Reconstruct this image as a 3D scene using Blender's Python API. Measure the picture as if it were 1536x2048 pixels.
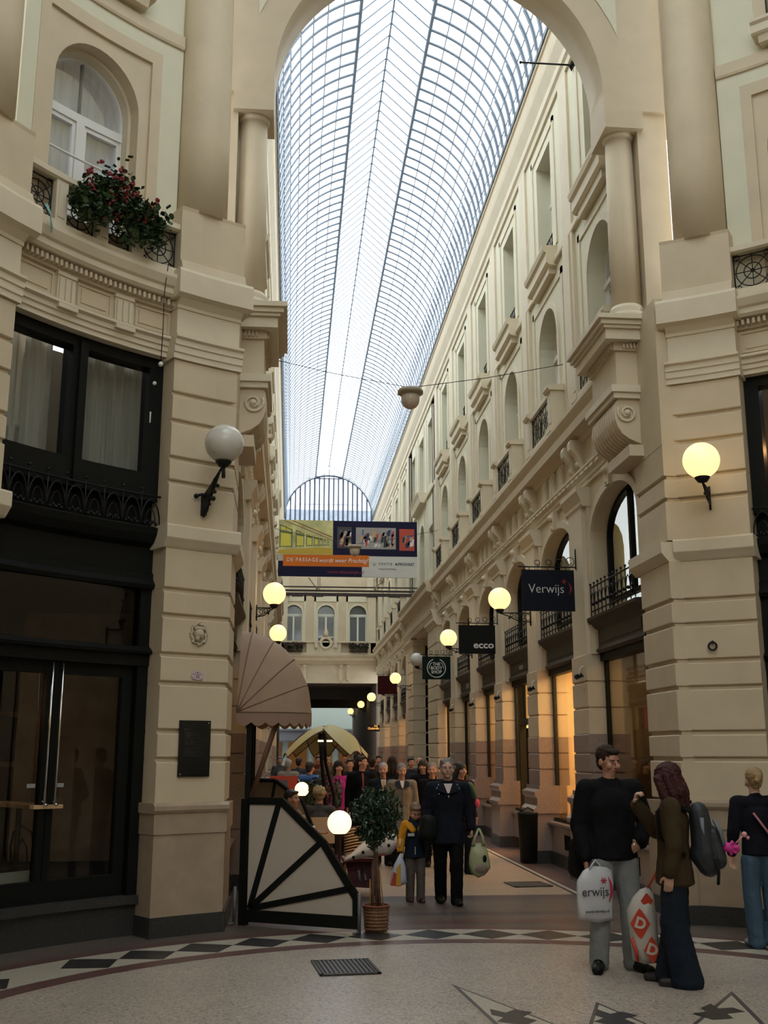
import bpy, bmesh, math, random
from mathutils import Vector, Matrix, Euler, Quaternion
random.seed(7)
for o in list(bpy.data.objects): bpy.data.objects.remove(o)
S = bpy.context.scene
COL = S.collection
PI = math.pi
# ------------------------------------------------------------------ camera
cam_d = bpy.data.cameras.new('camera'); cam = bpy.data.objects.new('camera', cam_d); COL.objects.link(cam)
FPX = 2140.0
cam_d.sensor_fit = 'VERTICAL'; cam_d.sensor_height = 36.0; cam_d.lens = 36.0*FPX/2048.0
cam_d.clip_start = 0.05; cam_d.clip_end = 500
PITCH = math.atan(481/FPX); YAW = -math.atan(190/math.hypot(FPX, 481))
cam.location = (0, 0, 1.75); cam.rotation_euler = (PI/2+PITCH, 0, YAW)
S.camera = cam
# ------------------------------------------------------------------ light
w = bpy.data.worlds.new('overcast'); S.world = w; w.use_nodes = True
bg = w.node_tree.nodes['Background']; bg.inputs[0].default_value = (0.93, 0.97, 1.0, 1); bg.inputs[1].default_value = 1.0
S.view_settings.view_transform = 'Standard'; S.view_settings.look = 'None'; S.view_settings.gamma = 1
S.view_settings.use_curve_mapping = False
S.view_settings.exposure = 1.82
KE = .82   # lamp strengths against the exposure
# ------------------------------------------------------------------ materials
def srgb(r, g, b):
    f = lambda c: (c/255/12.92) if c/255 <= .04045 else ((c/255+.055)/1.055)**2.4
    return (f(r), f(g), f(b), 1)
MATS = {}
def mat(name, col, rough=.6, metal=0, noise=0, nscale=8, bump=0, bscale=40, spec=.5, emit=None, estr=0, sub=0, alpha=None, trans=0, coat=0, stretch=None):
    if name in MATS: return MATS[name]
    m = bpy.data.materials.new(name); m.use_nodes = True; nt = m.node_tree; p = nt.nodes['Principled BSDF']
    if len(col) == 3: col = (*col, 1)
    p.inputs['Base Color'].default_value = col; p.inputs['Roughness'].default_value = rough
    p.inputs['Metallic'].default_value = metal; p.inputs['Specular IOR Level'].default_value = spec
    p.inputs['Coat Weight'].default_value = coat
    if trans: p.inputs['Transmission Weight'].default_value = trans
    if emit: p.inputs['Emission Color'].default_value = (*emit[:3], 1); p.inputs['Emission Strength'].default_value = estr*KE
    if noise or bump:
        tc = nt.nodes.new('ShaderNodeTexCoord'); mp = nt.nodes.new('ShaderNodeMapping')
        nt.links.new(tc.outputs['Object'], mp.inputs[0])
        if stretch: mp.inputs['Scale'].default_value = stretch
    if noise:
        n = nt.nodes.new('ShaderNodeTexNoise'); n.inputs['Scale'].default_value = nscale; n.inputs['Detail'].default_value = 6
        nt.links.new(mp.outputs[0], n.inputs[0])
        mx = nt.nodes.new('ShaderNodeMix'); mx.data_type = 'RGBA'
        mr = nt.nodes.new('ShaderNodeMapRange'); mr.inputs[1].default_value = .3; mr.inputs[2].default_value = .7
        nt.links.new(n.outputs[0], mr.inputs[0]); nt.links.new(mr.outputs[0], mx.inputs[0])
        mx.inputs[6].default_value = tuple(c*(1-noise) for c in col[:3])+(1,)
        mx.inputs[7].default_value = tuple(min(1, c*(1+noise)) for c in col[:3])+(1,)
        nt.links.new(mx.outputs[2], p.inputs['Base Color'])
    if bump:
        n2 = nt.nodes.new('ShaderNodeTexNoise'); n2.inputs['Scale'].default_value = bscale; n2.inputs['Detail'].default_value = 4
        nt.links.new(mp.outputs[0], n2.inputs[0])
        b = nt.nodes.new('ShaderNodeBump'); b.inputs['Strength'].default_value = bump; b.inputs['Distance'].default_value = .01
        nt.links.new(n2.outputs[0], b.inputs['Height']); nt.links.new(b.outputs[0], p.inputs['Normal'])
    MATS[name] = m; return m
def emis(name, col, s):
    if name in MATS: return MATS[name]
    m = bpy.data.materials.new(name); m.use_nodes = True; nt = m.node_tree; nt.nodes.clear()
    e = nt.nodes.new('ShaderNodeEmission'); o = nt.nodes.new('ShaderNodeOutputMaterial')
    e.inputs[0].default_value = (*col, 1); e.inputs[1].default_value = s*KE; nt.links.new(e.outputs[0], o.inputs[0])
    MATS[name] = m; return m
def glass(name, tint=(1, 1, 1), refl=.12, rough=.02):
    if name in MATS: return MATS[name]
    m = bpy.data.materials.new(name); m.use_nodes = True; nt = m.node_tree; nt.nodes.clear()
    t = nt.nodes.new('ShaderNodeBsdfTransparent'); g = nt.nodes.new('ShaderNodeBsdfGlossy'); x = nt.nodes.new('ShaderNodeMixShader')
    f = nt.nodes.new('ShaderNodeFresnel'); f.inputs[0].default_value = 1.5
    a = nt.nodes.new('ShaderNodeMath'); a.operation = 'MULTIPLY_ADD'; a.inputs[1].default_value = .6; a.inputs[2].default_value = refl; a.use_clamp = True
    o = nt.nodes.new('ShaderNodeOutputMaterial')
    t.inputs[0].default_value = (*tint, 1); g.inputs['Roughness'].default_value = rough
    nt.links.new(f.outputs[0], a.inputs[0]); nt.links.new(a.outputs[0], x.inputs[0])
    nt.links.new(t.outputs[0], x.inputs[1]); nt.links.new(g.outputs[0], x.inputs[2]); nt.links.new(x.outputs[0], o.inputs[0])
    MATS[name] = m; return m
STONE = mat('painted_stone', (.585, .49, .34), .65, noise=.05, nscale=3, bump=.12, bscale=30)
STONE2 = mat('painted_stone_light', (.655, .575, .425), .65, noise=.04, nscale=3, bump=.1, bscale=30)
CREAM = mat('cream_plaster', (.66, .635, .475), .7, noise=.03, nscale=2, bump=.08, bscale=50)
DADO = mat('brown_stone', (.37, .285, .20), .5, noise=.1, nscale=5, bump=.1)
GRAN = mat('pink_granite', (.275, .215, .19), .28, noise=.22, nscale=70, coat=.2)
PLINTH = mat('dark_plinth', (.035, .036, .036), .4, noise=.4, nscale=60)
BLACK = mat('black_paint', (.007, .008, .007), .5, spec=.15, bump=.1, bscale=20)
IRON = mat('wrought_iron', (.010, .011, .011), .5, spec=.25)
GREYBR = mat('dark_brown_fascia', (.042, .034, .026), .5, spec=.2, noise=.1, nscale=10)
WHITE = mat('white_paint', (.72, .72, .69), .4)
STEEL = mat('roof_steel', (.13, .17, .22), .5)
CHROME = mat('chrome', (.75, .75, .75), .2, metal=1)
GLASS = glass('window_glass', (.9, .93, .92), .05)
def frosted(name, k=.35):
    m = bpy.data.materials.new(name); m.use_nodes = True; nt = m.node_tree; nt.nodes.clear()
    t = nt.nodes.new('ShaderNodeBsdfTransparent'); g = nt.nodes.new('ShaderNodeBsdfTranslucent'); x = nt.nodes.new('ShaderNodeMixShader'); o = nt.nodes.new('ShaderNodeOutputMaterial')
    t.inputs[0].default_value = (.95, .98, 1, 1); g.inputs[0].default_value = (.9, .94, .97, 1); x.inputs[0].default_value = k
    nt.links.new(t.outputs[0], x.inputs[1]); nt.links.new(g.outputs[0], x.inputs[2]); nt.links.new(x.outputs[0], o.inputs[0]); MATS[name] = m; return m
ROOFG = frosted('roof_glass')
DARKG = mat('dark_window_glass', (.02, .024, .028), .06, spec=.9)
# ------------------------------------------------------------------ mesh helpers
class MB:
    def __init__(s): s.v = []; s.f = []; s.m = []; s.sm = []
    def add(s, vs, fs, mi=0, smooth=False):
        n = len(s.v); s.v += [tuple(v) for v in vs]
        for f in fs: s.f.append([i+n for i in f]); s.m.append(mi); s.sm.append(smooth)
        return s
    def box(s, c, size, rot=None, mi=0):
        hx, hy, hz = size[0]/2, size[1]/2, size[2]/2
        vs = [Vector((x, y, z)) for x in (-hx, hx) for y in (-hy, hy) for z in (-hz, hz)]
        if rot is not None: vs = [rot @ v for v in vs]
        c = Vector(c); vs = [v+c for v in vs]
        return s.add(vs, [(0, 1, 3, 2), (4, 6, 7, 5), (0, 4, 5, 1), (2, 3, 7, 6), (0, 2, 6, 4), (1, 5, 7, 3)], mi)
    def sweep(s, M, prof, s0, s1, n=1, mi=0, closed=True, caps=True):
        k = len(prof); vs = []
        for i in range(n+1):
            t = s0+(s1-s0)*i/n; vs += [M(t, d, z) for d, z in prof]
        fs = []
        for i in range(n):
            for j in range(k if closed else k-1):
                a = i*k+j; b = i*k+(j+1) % k; fs.append((a, b, b+k, a+k))
        if caps and closed: fs.append(tuple(range(k))); fs.append(tuple(range(n*k, n*k+k)))
        return s.add(vs, fs, mi)
    def mbox(s, M, s0, s1, d0, d1, z0, z1, n=1, mi=0):
        return s.sweep(M, [(d0, z0), (d1, z0), (d1, z1), (d0, z1)], s0, s1, n, mi)
    def poly(s, M, pts, d0, d1, mi=0):      # outline pts (s,z) extruded in d
        k = len(pts); vs = [M(a, d0, z) for a, z in pts]+[M(a, d1, z) for a, z in pts]
        fs = [tuple(range(k)), tuple(range(k, 2*k))]+[(i, (i+1) % k, (i+1) % k+k, i+k) for i in range(k)]
        return s.add(vs, fs, mi)
    def tube(s, pts, r, n=8, mi=0, caps=True, smooth=True):
        pts = [Vector(p) for p in pts]; k = len(pts)
        rs = r if isinstance(r, (list, tuple)) else [r]*k
        vs = []; up = None
        for i, p in enumerate(pts):
            t = (pts[min(i+1, k-1)]-pts[max(i-1, 0)])
            if t.length < 1e-9: t = Vector((0, 0, 1))
            t.normalize()
            if up is None:
                up = Vector((0, 0, 1)) if abs(t.z) < .9 else Vector((1, 0, 0))
            a = t.cross(up)
            if a.length < 1e-4: a = t.cross(Vector((0, 1, 0)))
            a.normalize(); b = t.cross(a); up = -b
            for j in range(n):
                q = 2*PI*j/n; vs.append(p+a*(math.cos(q)*rs[i])+b*(math.sin(q)*rs[i]))
        fs = [(i*n+j, i*n+(j+1) % n, (i+1)*n+(j+1) % n, (i+1)*n+j) for i in range(k-1) for j in range(n)]
        s.add(vs, fs, mi, smooth)
        if caps: s.add(vs[:n], [tuple(range(n))], mi); s.add(vs[-n:], [tuple(range(n))], mi)
        return s
    def lathe(s, c, prof, n=24, mi=0, smooth=True, a0=0, a1=2*PI, sx=1, sy=1):
        full = abs(a1-a0-2*PI) < 1e-6; m = n if full else n+1
        vs = []
        for r, z in prof:
            for j in range(m):
                q = a0+(a1-a0)*j/n; vs.append((c[0]+r*sx*math.cos(q), c[1]+r*sy*math.sin(q), c[2]+z))
        fs = []
        for i in range(len(prof)-1):
            for j in range(n):
                fs.append((i*m+j, i*m+(j+1) % m, (i+1)*m+(j+1) % m, (i+1)*m+j))
        s.add(vs, fs, mi, smooth)
        if full:
            if prof[0][0] > 1e-4: s.add(vs[:m], [tuple(range(m))], mi)
            if prof[-1][0] > 1e-4: s.add(vs[-m:], [tuple(range(m))], mi)
        return s
    def ball(s, c, r, n=16, mi=0, rot=None, sc=(1, 1, 1)):
        c = Vector(c); k = max(6, n//2); vs = []
        for i in range(k+1):
            a = PI*i/k
            for j in range(n):
                q = 2*PI*j/n; v = Vector((math.sin(a)*math.cos(q)*sc[0], math.sin(a)*math.sin(q)*sc[1], math.cos(a)*sc[2]))*r
                if rot is not None: v = rot @ v
                vs.append(v+c)
        fs = [(i*n+j, i*n+(j+1) % n, (i+1)*n+(j+1) % n, (i+1)*n+j) for i in range(k) for j in range(n)]
        return s.add(vs, fs, mi, True)
    def archwall(s, M, s0, s1, z0, z1, df, db, sc, hw, zs, zsp, rise, n=14, ns=3, mi=0, floor=True):
        L = [s0+(sc-hw-s0)*i/ns for i in range(ns+1)]; R = [sc+hw+(s1-sc-hw)*i/ns for i in range(ns+1)]
        mid = [sc-hw*math.cos(PI*i/n) for i in range(n+1)] if rise > 0 else [sc-hw+2*hw*i/4 for i in range(5)]
        top = lambda a: zsp+rise*math.sqrt(max(0, 1-((a-sc)/hw)**2))
        q = lambda a, b, c, d: s.add([a, b, c, d], [(0, 1, 2, 3)], mi)
        for A in (L, R):
            for a, b in zip(A, A[1:]):
                if abs(a-b) > 1e-6: q(M(a, df, z0), M(b, df, z0), M(b, df, z1), M(a, df, z1))
        for a, b in zip(mid, mid[1:]):
            if zs > z0+1e-6: q(M(a, df, z0), M(b, df, z0), M(b, df, zs), M(a, df, zs))
            q(M(a, df, top(a)), M(b, df, top(b)), M(b, df, z1), M(a, df, z1))
            q(M(a, df, top(a)), M(b, df, top(b)), M(b, db, top(b)), M(a, db, top(a)))
            if floor: q(M(a, df, zs), M(b, df, zs), M(b, db, zs), M(a, db, zs))
        for a in (sc-hw, sc+hw): q(M(a, df, zs), M(a, df, zsp), M(a, db, zsp), M(a, db, zs))
        return s
    def archpane(s, M, sc, hw, zs, zsp, rise, d, n=14, mi=0, th=0):
        mid = [sc-hw*math.cos(PI*i/n) for i in range(n+1)] if rise > 0 else [sc-hw, sc+hw]
        top = [zsp+rise*math.sqrt(max(0, 1-((a-sc)/hw)**2)) for a in mid]
        for (a, ta), (b, tb) in zip(zip(mid, top), zip(mid[1:], top[1:])):
            s.add([M(a, d, zs), M(b, d, zs), M(b, d, tb), M(a, d, ta)], [(0, 1, 2, 3)], mi)
            if th: s.add([M(a, d-th, zs), M(b, d-th, zs), M(b, d-th, tb), M(a, d-th, ta)], [(0, 1, 2, 3)], mi)
        return s
    def archframe(s, M, sc, hw, zs, zsp, rise, wd, d0, d1, k=1.0, n=14, mi=0, bottom=True):
        # ring of width wd (metres; k = metres per s unit) inside the opening outline
        def outline(o):
            h = hw-o/k; P = [(sc-h, zs+(o if bottom else 0)), ]
            if rise > 0:
                for i in range(n+1):
                    a = PI-PI*i/n; P.append((sc+h*math.cos(a), zsp+max(.01, rise-o)*math.sin(a)))
            else: P += [(sc-h, zsp-o), (sc+h, zsp-o)]
            P.append((sc+h, zs+(o if bottom else 0))); return P
        A = outline(0); B = outline(wd); kk = len(A)
        for i in range(kk if bottom else kk-1):
            j = (i+1) % kk
            ps = [A[i], A[j], B[j], B[i]]
            vs = [M(a, d1, z) for a, z in ps]+[M(a, d0, z) for a, z in ps]
            s.add(vs, [(0, 1, 2, 3), (4, 5, 6, 7), (0, 1, 5, 4), (2, 3, 7, 6)], mi)
        return s
    def build(s, name, mats, parent=None, smooth=None):
        me = bpy.data.meshes.new(name); me.from_pydata(s.v, [], s.f)
        for m in (mats if isinstance(mats, (list, tuple)) else [mats]): me.materials.append(m)
        for i, p in enumerate(me.polygons): p.material_index = s.m[i]; p.use_smooth = s.sm[i]
        bm = bmesh.new(); bm.from_mesh(me); bmesh.ops.remove_doubles(bm, verts=bm.verts, dist=1e-5)
        bmesh.ops.recalc_face_normals(bm, faces=bm.faces); bm.to_mesh(me); bm.free()
        o = bpy.data.objects.new(name, me); COL.objects.link(o)
        if parent is not None: o.parent = parent
        return o
def tag(o, label=None, cat=None, group=None, kind=None):
    if label: o['label'] = label
    if cat: o['category'] = cat
    if group: o['group'] = group
    if kind: o['kind'] = kind
    return o
def empty(name, loc=(0, 0, 0), rz=0, **k):
    o = bpy.data.objects.new(name, None); COL.objects.link(o); o.location = loc; o.rotation_euler = (0, 0, rz)
    o.empty_display_size = .1
    return tag(o, **k)
def struct(o, label, cat, group=None): return tag(o, label, cat, group, 'structure')
def copytree(o, parent=None):
    c = o.copy(); COL.objects.link(c); c.parent = parent
    for ch in o.children: copytree(ch, c)
    return c
ORD = ['nearest', 'second', 'third', 'fourth', 'fifth', 'sixth', 'seventh', 'eighth', 'ninth', 'tenth', 'eleventh', 'twelfth']
def text_mesh(body, size, mtl, M4, parent, name='lettering', extrude=.002, align='CENTER', sx=1.0, shear=0, space=1.0, bold=0):
    cu = bpy.data.curves.new('t', 'FONT'); cu.body = body; cu.size = size; cu.extrude = extrude; cu.align_x = align; cu.align_y = 'CENTER'
    cu.shear = shear; cu.space_character = space; cu.offset = bold; cu.resolution_u = 3
    o = bpy.data.objects.new('t', cu); COL.objects.link(o)
    dg = bpy.context.evaluated_depsgraph_get(); me = bpy.data.meshes.new_from_object(o.evaluated_get(dg))
    bpy.data.objects.remove(o); me.transform(M4 @ Matrix.Diagonal((sx, 1, 1, 1)))
    me.materials.clear(); me.materials.append(mtl)
    r = bpy.data.objects.new(name, me); COL.objects.link(r); r.parent = parent; return r
def frame(origin, xd, zd=(0, 0, 1)):   # matrix whose local x runs along xd, local y up
    x = Vector(xd).normalized(); y = Vector(zd).normalized(); z = x.cross(y)
    return Matrix(((x.x, y.x, z.x, origin[0]), (x.y, y.y, z.y, origin[1]), (x.z, y.z, z.z, origin[2]), (0, 0, 0, 1)))
# wall coordinate systems: (s along, d outward, z up)
XC = 1.77
def mapR(x):
    return lambda s, d, z: (x-d, s, z)
def mapL(x):
    return lambda s, d, z: (2*XC-x+d, s, z)
RC = (1.84, 6.6); RR = 5.5
def mapRotL(a, d, z):
    q = math.radians(a); r = RR-d; return (RC[0]+r*math.cos(q), RC[1]+r*math.sin(q), z)
def mapRotR(a, d, z):
    return mapRotL(180-a, d, z)
KD = RR*PI/180    # metres per degree
# ================================================================== FLOOR
def floor_mat(name, base, chips, scale=60, rough=.32, dark=.45, mul=1.0):
    m = bpy.data.materials.new(name); m.use_nodes = True; nt = m.node_tree; p = nt.nodes['Principled BSDF']
    tc = nt.nodes.new('ShaderNodeTexCoord'); v = nt.nodes.new('ShaderNodeTexVoronoi'); v.inputs['Scale'].default_value = scale
    nt.links.new(tc.outputs['Object'], v.inputs['Vector'])
    r = nt.nodes.new('ShaderNodeValToRGB'); cr = r.color_ramp; cr.interpolation = 'CONSTANT'
    cols = [tuple(c*mul for c in base)]+chips; cr.elements[0].position = 0; cr.elements[0].color = (*cols[0][:3], 1)
    pos = [0, dark, dark+.18, dark+.32, dark+.44]
    cr.elements[1].position = pos[1]; cr.elements[1].color = (*chips[0], 1)
    for i in range(1, len(chips)):
        e = cr.elements.new(pos[i+1]); e.color = (*chips[i], 1)
    sx = nt.nodes.new('ShaderNodeSeparateColor'); nt.links.new(v.outputs['Color'], sx.inputs[0]); nt.links.new(sx.outputs[0], r.inputs[0])
    v2 = nt.nodes.new('ShaderNodeTexVoronoi'); v2.inputs['Scale'].default_value = scale; v2.feature = 'DISTANCE_TO_EDGE'
    nt.links.new(tc.outputs['Object'], v2.inputs['Vector'])
    mr = nt.nodes.new('ShaderNodeMapRange'); mr.inputs[1].default_value = .03; mr.inputs[2].default_value = .12
    nt.links.new(v2.outputs[0], mr.inputs[0])
    n = nt.nodes.new('ShaderNodeTexNoise'); n.inputs['Scale'].default_value = 1.3; nt.links.new(tc.outputs['Object'], n.inputs[0])
    mx = nt.nodes.new('ShaderNodeMix'); mx.data_type = 'RGBA'; mx.inputs[6].default_value = (*[c*.8 for c in base], 1)
    nt.links.new(mr.outputs[0], mx.inputs[0]); nt.links.new(r.outputs[0], mx.inputs[7])
    mm = nt.nodes.new('ShaderNodeMix'); mm.data_type = 'RGBA'; mm.blend_type = 'MULTIPLY'; mm.inputs[0].default_value = .35
    nt.links.new(mx.outputs[2], mm.inputs[6]); nt.links.new(n.outputs[0], mm.inputs[7])
    nt.links.new(mm.outputs[2], p.inputs['Base Color']); p.inputs['Roughness'].default_value = rough
    MATS[name] = m; return m
TERR = floor_mat('terrazzo', (.50, .43, .35), [(.34, .28, .23), (.60, .54, .46), (.20, .17, .16), (.42, .31, .26)], 58)
TERRD = floor_mat('dark_terrazzo', (.16, .13, .10), [(.10, .09, .08), (.22, .18, .14), (.05, .05, .05), (.15, .10, .08)], 60)
WH = floor_mat('pale_terrazzo', (.55, .50, .40), [(.48, .44, .36), (.60, .55, .46), (.5, .45, .36), (.40, .36, .3)], 90)
BK = floor_mat('black_terrazzo', (.03, .032, .034), [(.022, .024, .026), (.05, .05, .05), (.03, .03, .03), (.04, .04, .045)], 90)
RED = floor_mat('red_terrazzo', (.15, .075, .07), [(.12, .06, .055), (.18, .09, .08), (.11, .06, .055), (.15, .085, .08)], 90)
PURP = floor_mat('slate_terrazzo', (.10, .085, .09), [(.08, .07, .075), (.12, .10, .10), (.09, .08, .08), (.1, .09, .09)], 90)
fl = MB()
fl.add([(-9, -6, 0), (12, -6, 0), (12, 90, 0), (-9, 90, 0)], [(0, 1, 2, 3)], 0)
FC = (1.45, 6.6)
def ring(r0, r1, z, mi, a0=0, a1=360, n=144):
    for i in range(n):
        p = [math.radians(a0+(a1-a0)*k/n) for k in (i, i+1)]
        fl.add([(FC[0]+r*math.cos(q), FC[1]+r*math.sin(q), z) for q, r in ((p[0], r0), (p[1], r0), (p[1], r1), (p[0], r1))], [(0, 1, 2, 3)], mi)
ring(5.0, 7.2, .0006, 1); ring(4.82, 5.0, .001, 4); ring(4.23, 4.82, .001, 2); ring(4.02, 4.23, .001, 4)
ND = 49
for i in range(ND):
    a = 137.0-7.22*i
    half = 7.22/2
    c = a-half
    pt = lambda ang, r: (FC[0]+r*math.cos(math.radians(ang)), FC[1]+r*math.sin(math.radians(ang)), .0016)
    fl.add([pt(c-half, 4.52), pt(c, 4.24), pt(c+half, 4.52), pt(c, 4.81)], [(0, 1, 2, 3)], 3)
# passage carpet: terrazzo centre, dark and red side bands
def rect(x0, x1, y0, y1, z, mi): fl.add([(x0, y0, z), (x1, y0, z), (x1, y1, z), (x0, y1, z)], [(0, 1, 2, 3)], mi)
rect(-1, 4.6, 11.7, 14.0, .0022, 1)
rect(-1, 4.6, 11.75, 12.0, .0028, 4); rect(-1, 4.6, 12.35, 12.6, .0028, 6); rect(-1, 4.6, 12.9, 13.3, .0028, 1); rect(-1, 4.6, 13.55, 13.95, .0028, 6)
rect(-1, 4.6, 14.0, 75, .0018, 7)
for sgn in (0, 1):
    f = (lambda x: x) if sgn else (lambda x: 2*XC-x)
    for x0, x1, mi in ((3.62, 3.66, 3), (3.66, 3.72, 2), (3.72, 3.78, 4), (3.78, 4.6, 5)):
        a, b = sorted((f(x0), f(x1))); rect(a, b, 14.0, 54, .0032, mi)
# star mosaic in the foreground
def star(pts, z=.0022):
    c = Vector((sum(p[0] for p in pts)/3, sum(p[1] for p in pts)/3))
    for k, (t, mi) in enumerate(((1.0, 2), (.965, 6), (.80, 2))):
        fl.add([(c.x+(p[0]-c.x)*t, c.y+(p[1]-c.y)*t, z+.0006*k) for p in pts], [(0, 1, 2)], mi)
    return c
BLOB = [(-.02, -.16), (.07, -.10), (.04, -.02), (.12, .05), (.06, .12), (.0, .08), (-.04, .17), (-.08, .06), (-.05, 0), (-.11, -.06)]
for tip, l, r, bl in (((1.27, 8.86), (1.38, 7.45), (1.98, 7.0), (1.55, 7.72)), ((2.233, 8.13), (1.93, 7.3), (2.45, 7.25), (2.22, 7.62)), ((3.364, 8.41), (2.45, 7.1), (3.1, 7.0), (2.98, 7.72)), ((.30, 7.95), (.75, 7.35), (1.1, 6.9), (.75, 7.3))):
    c = star([tip, l, r]); d = math.atan2(tip[1]-c.y, tip[0]-c.x)-PI/2
    fl.add([(bl[0]+(x*math.cos(d)-y*math.sin(d))*1.5, bl[1]+(x*math.sin(d)+y*math.cos(d))*1.5, .0046) for x, y in BLOB], [tuple(range(len(BLOB)))], 3)
FLR = fl.build('floor', [TERR, TERRD, WH, BK, RED, mat('red_brown_terrazzo', (.11, .07, .06), .3, noise=.3, nscale=60), PURP, floor_mat('passage_terrazzo_warm_glow', (.50, .38, .26), [(.38, .28, .19), (.56, .44, .31), (.26, .19, .14), (.46, .32, .22)], 50)])  # passage terrazzo is browner, warm lamp reflections put into its colour
struct(FLR, 'speckled terrazzo floor with a ring of black diamonds and star mosaic', 'floor')
def grate(name, c, w, h, rz, label, n):
    t = empty(name, c, rz, label=label, cat='floor grate')
    a = MB()
    for k in (-1, 1): a.box((0, k*h/2, .005), (w+.03, .03, .01)); a.box((k*w/2, 0, .005), (.03, h+.03, .01))
    a.build('grate_frame', mat('iron_grate', (.035, .033, .03), .5), t)
    b = MB()
    for i in range(n): b.box((-w/2+w*(i+.5)/n, 0, .006), (w/n*.55, h, .008))
    b.build('grate_bars', mat('iron_grate2', (.075, .065, .055), .5), t)
    b = MB(); b.box((0, 0, .004), (w, h, .002)); b.build('pit_shade_sheet', BLACK, t)  # flat black sheet stands for the shade below the bars
grate('floor_grate', (.50, 9.52, .004), .47, .60, .1, 'iron drain grate set in the terrazzo of the round hall', 13)
grate('floor_grate', (3.26, 15.02, .006), .5, .5, .1, 'iron drain grate in the passage floor near the right shops', 12)

# ================================================================== ROTUNDA PIERS AND BAYS
def rustic(b, M, s0, s1, d, z0, z1, joints, n=3, g=.045, dd=.035, mi=0):
    b.mbox(M, s0+.02, s1-.02, d-.5, d-dd, z0, z1, n, mi)
    zz = [z0]+sorted(joints)+[z1]
    for i in range(len(zz)-1):
        lo = zz[i]+(g/2 if i else 0); hi = zz[i+1]-(g/2 if i < len(zz)-2 else 0)
        c = .010
        b.sweep(M, [(d-.5, lo), (d-dd, lo), (d-c, lo), (d, lo+c), (d, hi-c), (d-c, hi), (d-dd, hi), (d-.5, hi)], s0, s1, n, mi)
    return b
def pier(M, a0, a1, where, tip):
    t = empty('corner_pier', label='rusticated beige stone pier '+where, cat='pier', group='rusticated piers of the round hall')
    b = MB(); rustic(b, M, a0, a1, 0, 1.25, 3.84, [1.68, 1.96, 2.44, 2.73, 3.13, 3.40]); b.build('rusticated_shaft', STONE, t)
    b = MB(); b.sweep(M, [(-.5, 3.84), (.0, 3.84), (.02, 3.86), (.05, 3.90), (.075, 3.93), (.08, 3.94), (.08, 4.06), (.07, 4.08), (-.5, 4.08)], a0-.7, a1+.4, 3); b.build('lower_cap', STONE2, t)
    b = MB(); rustic(b, M, a0, a1, 0, 4.08, 5.92, [4.55, 4.81, 5.22, 5.53]); b.build('upper_shaft', STONE, t)
    b = MB(); b.sweep(M, [(-.5, 5.92), (.03, 5.92), (.03, 5.98), (.045, 5.99), (.045, 6.06), (.06, 6.07), (.06, 6.13), (.09, 6.15), (.09, 6.18), (-.5, 6.18)], a0-.4, a1+.3, 3); b.build('architrave_moulding', STONE2, t)
    b = MB(); b.mbox(M, a0, a1, -.5, .02, 6.18, 6.50, 3); b.sweep(M, [(-.5, 6.50), (.035, 6.50), (.035, 6.54), (.10, 6.60), (-.5, 6.60)], a0-.1, a1+.1, 3); b.build('frieze_block', STONE2, t)
    b = MB(); b.sweep(M, [(-.5, 6.60), (.10, 6.60), (.17, 6.63), (.17, 6.88), (.15, 6.92), (-.5, 6.92)], a0-1.0, a1+.7, 3); b.build('cornice_block', STONE2, t)
    b = MB(); b.sweep(M, [(-.5, 6.92), (.13, 6.92), (.09, 7.04), (.06, 7.06), (.06, 7.66), (.07, 7.70), (-.5, 7.70)], a0-.2, a1+.2, 3); b.build('column_pedestal', STONE, t)
    b = MB(); b.mbox(M, a0-.2, a1+.2, -.5, .04, .96, 1.16, 3); b.sweep(M, [(-.5, 1.16), (.05, 1.16), (.07, 1.19), (.07, 1.23), (.03, 1.26), (-.5, 1.26)], a0-.35, a1+.35, 3); b.build('dado_ledge', DADO, t)
    b = MB(); b.mbox(M, a0-.1, a1+.1, -.5, .025, .19, .96, 3); b.build('dado', DADO, t)
    b = MB(); b.mbox(M, a0-.25, a1+.25, -.5, .05, 0, .19, 3); b.build('plinth', PLINTH, t)
    return t
def column(M, ac, r, z0, z1, dd, label, nm='engaged_column', mtl=STONE):
    t = empty(nm, label=label, cat='column', group='engaged columns of the round hall'); c = M(ac, dd, 0)
    b = MB(); b.lathe((c[0], c[1], 0), [(r*1.0, z0), (r, z0+1), (r*.93, z1)], 40); b.build('shaft', mtl, t)
    return t
def iron_panel(b, P, w, h):     # P(u,v) -> world; ornamental circle grille
    T = lambda pts, r: b.tube([P(*p) for p in pts], r, 5)
    T([(-w/2, 0), (-w/2, h)], .008); T([(w/2, 0), (w/2, h)], .008); T([(-w/2, .02), (w/2, .02)], .008); T([(-w/2, h-.02), (w/2, h-.02)], .008)
    cx, cy = 0, h/2
    for R in (min(w, h)*.46, min(w, h)*.24, .02):
        T([(cx+R*math.cos(2*PI*i/20), cy+R*math.sin(2*PI*i/20)) for i in range(21)], .007)
    for i in range(8):
        a = 2*PI*i/8; R = min(w, h)*(.5 if i % 2 == 0 else .62)
        T([(cx, cy), (cx+R*math.cos(a), cy+R*math.sin(a))], .006)
        a += PI/8; r1, r2 = min(w, h)*.24, min(w, h)*.46
    for sx in (-1, 1):
        for sy in (-1, 1):
            c = (sx*w*.42, cy+sy*h*.42); T([(c[0]+.035*math.cos(q*PI/5), c[1]+.035*math.sin(q*PI/5)) for q in range(11)], .005)
CURT = mat('white_curtain', (.62, .62, .58), .8, noise=.15, nscale=3, stretch=(14, 14, .3))
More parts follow.
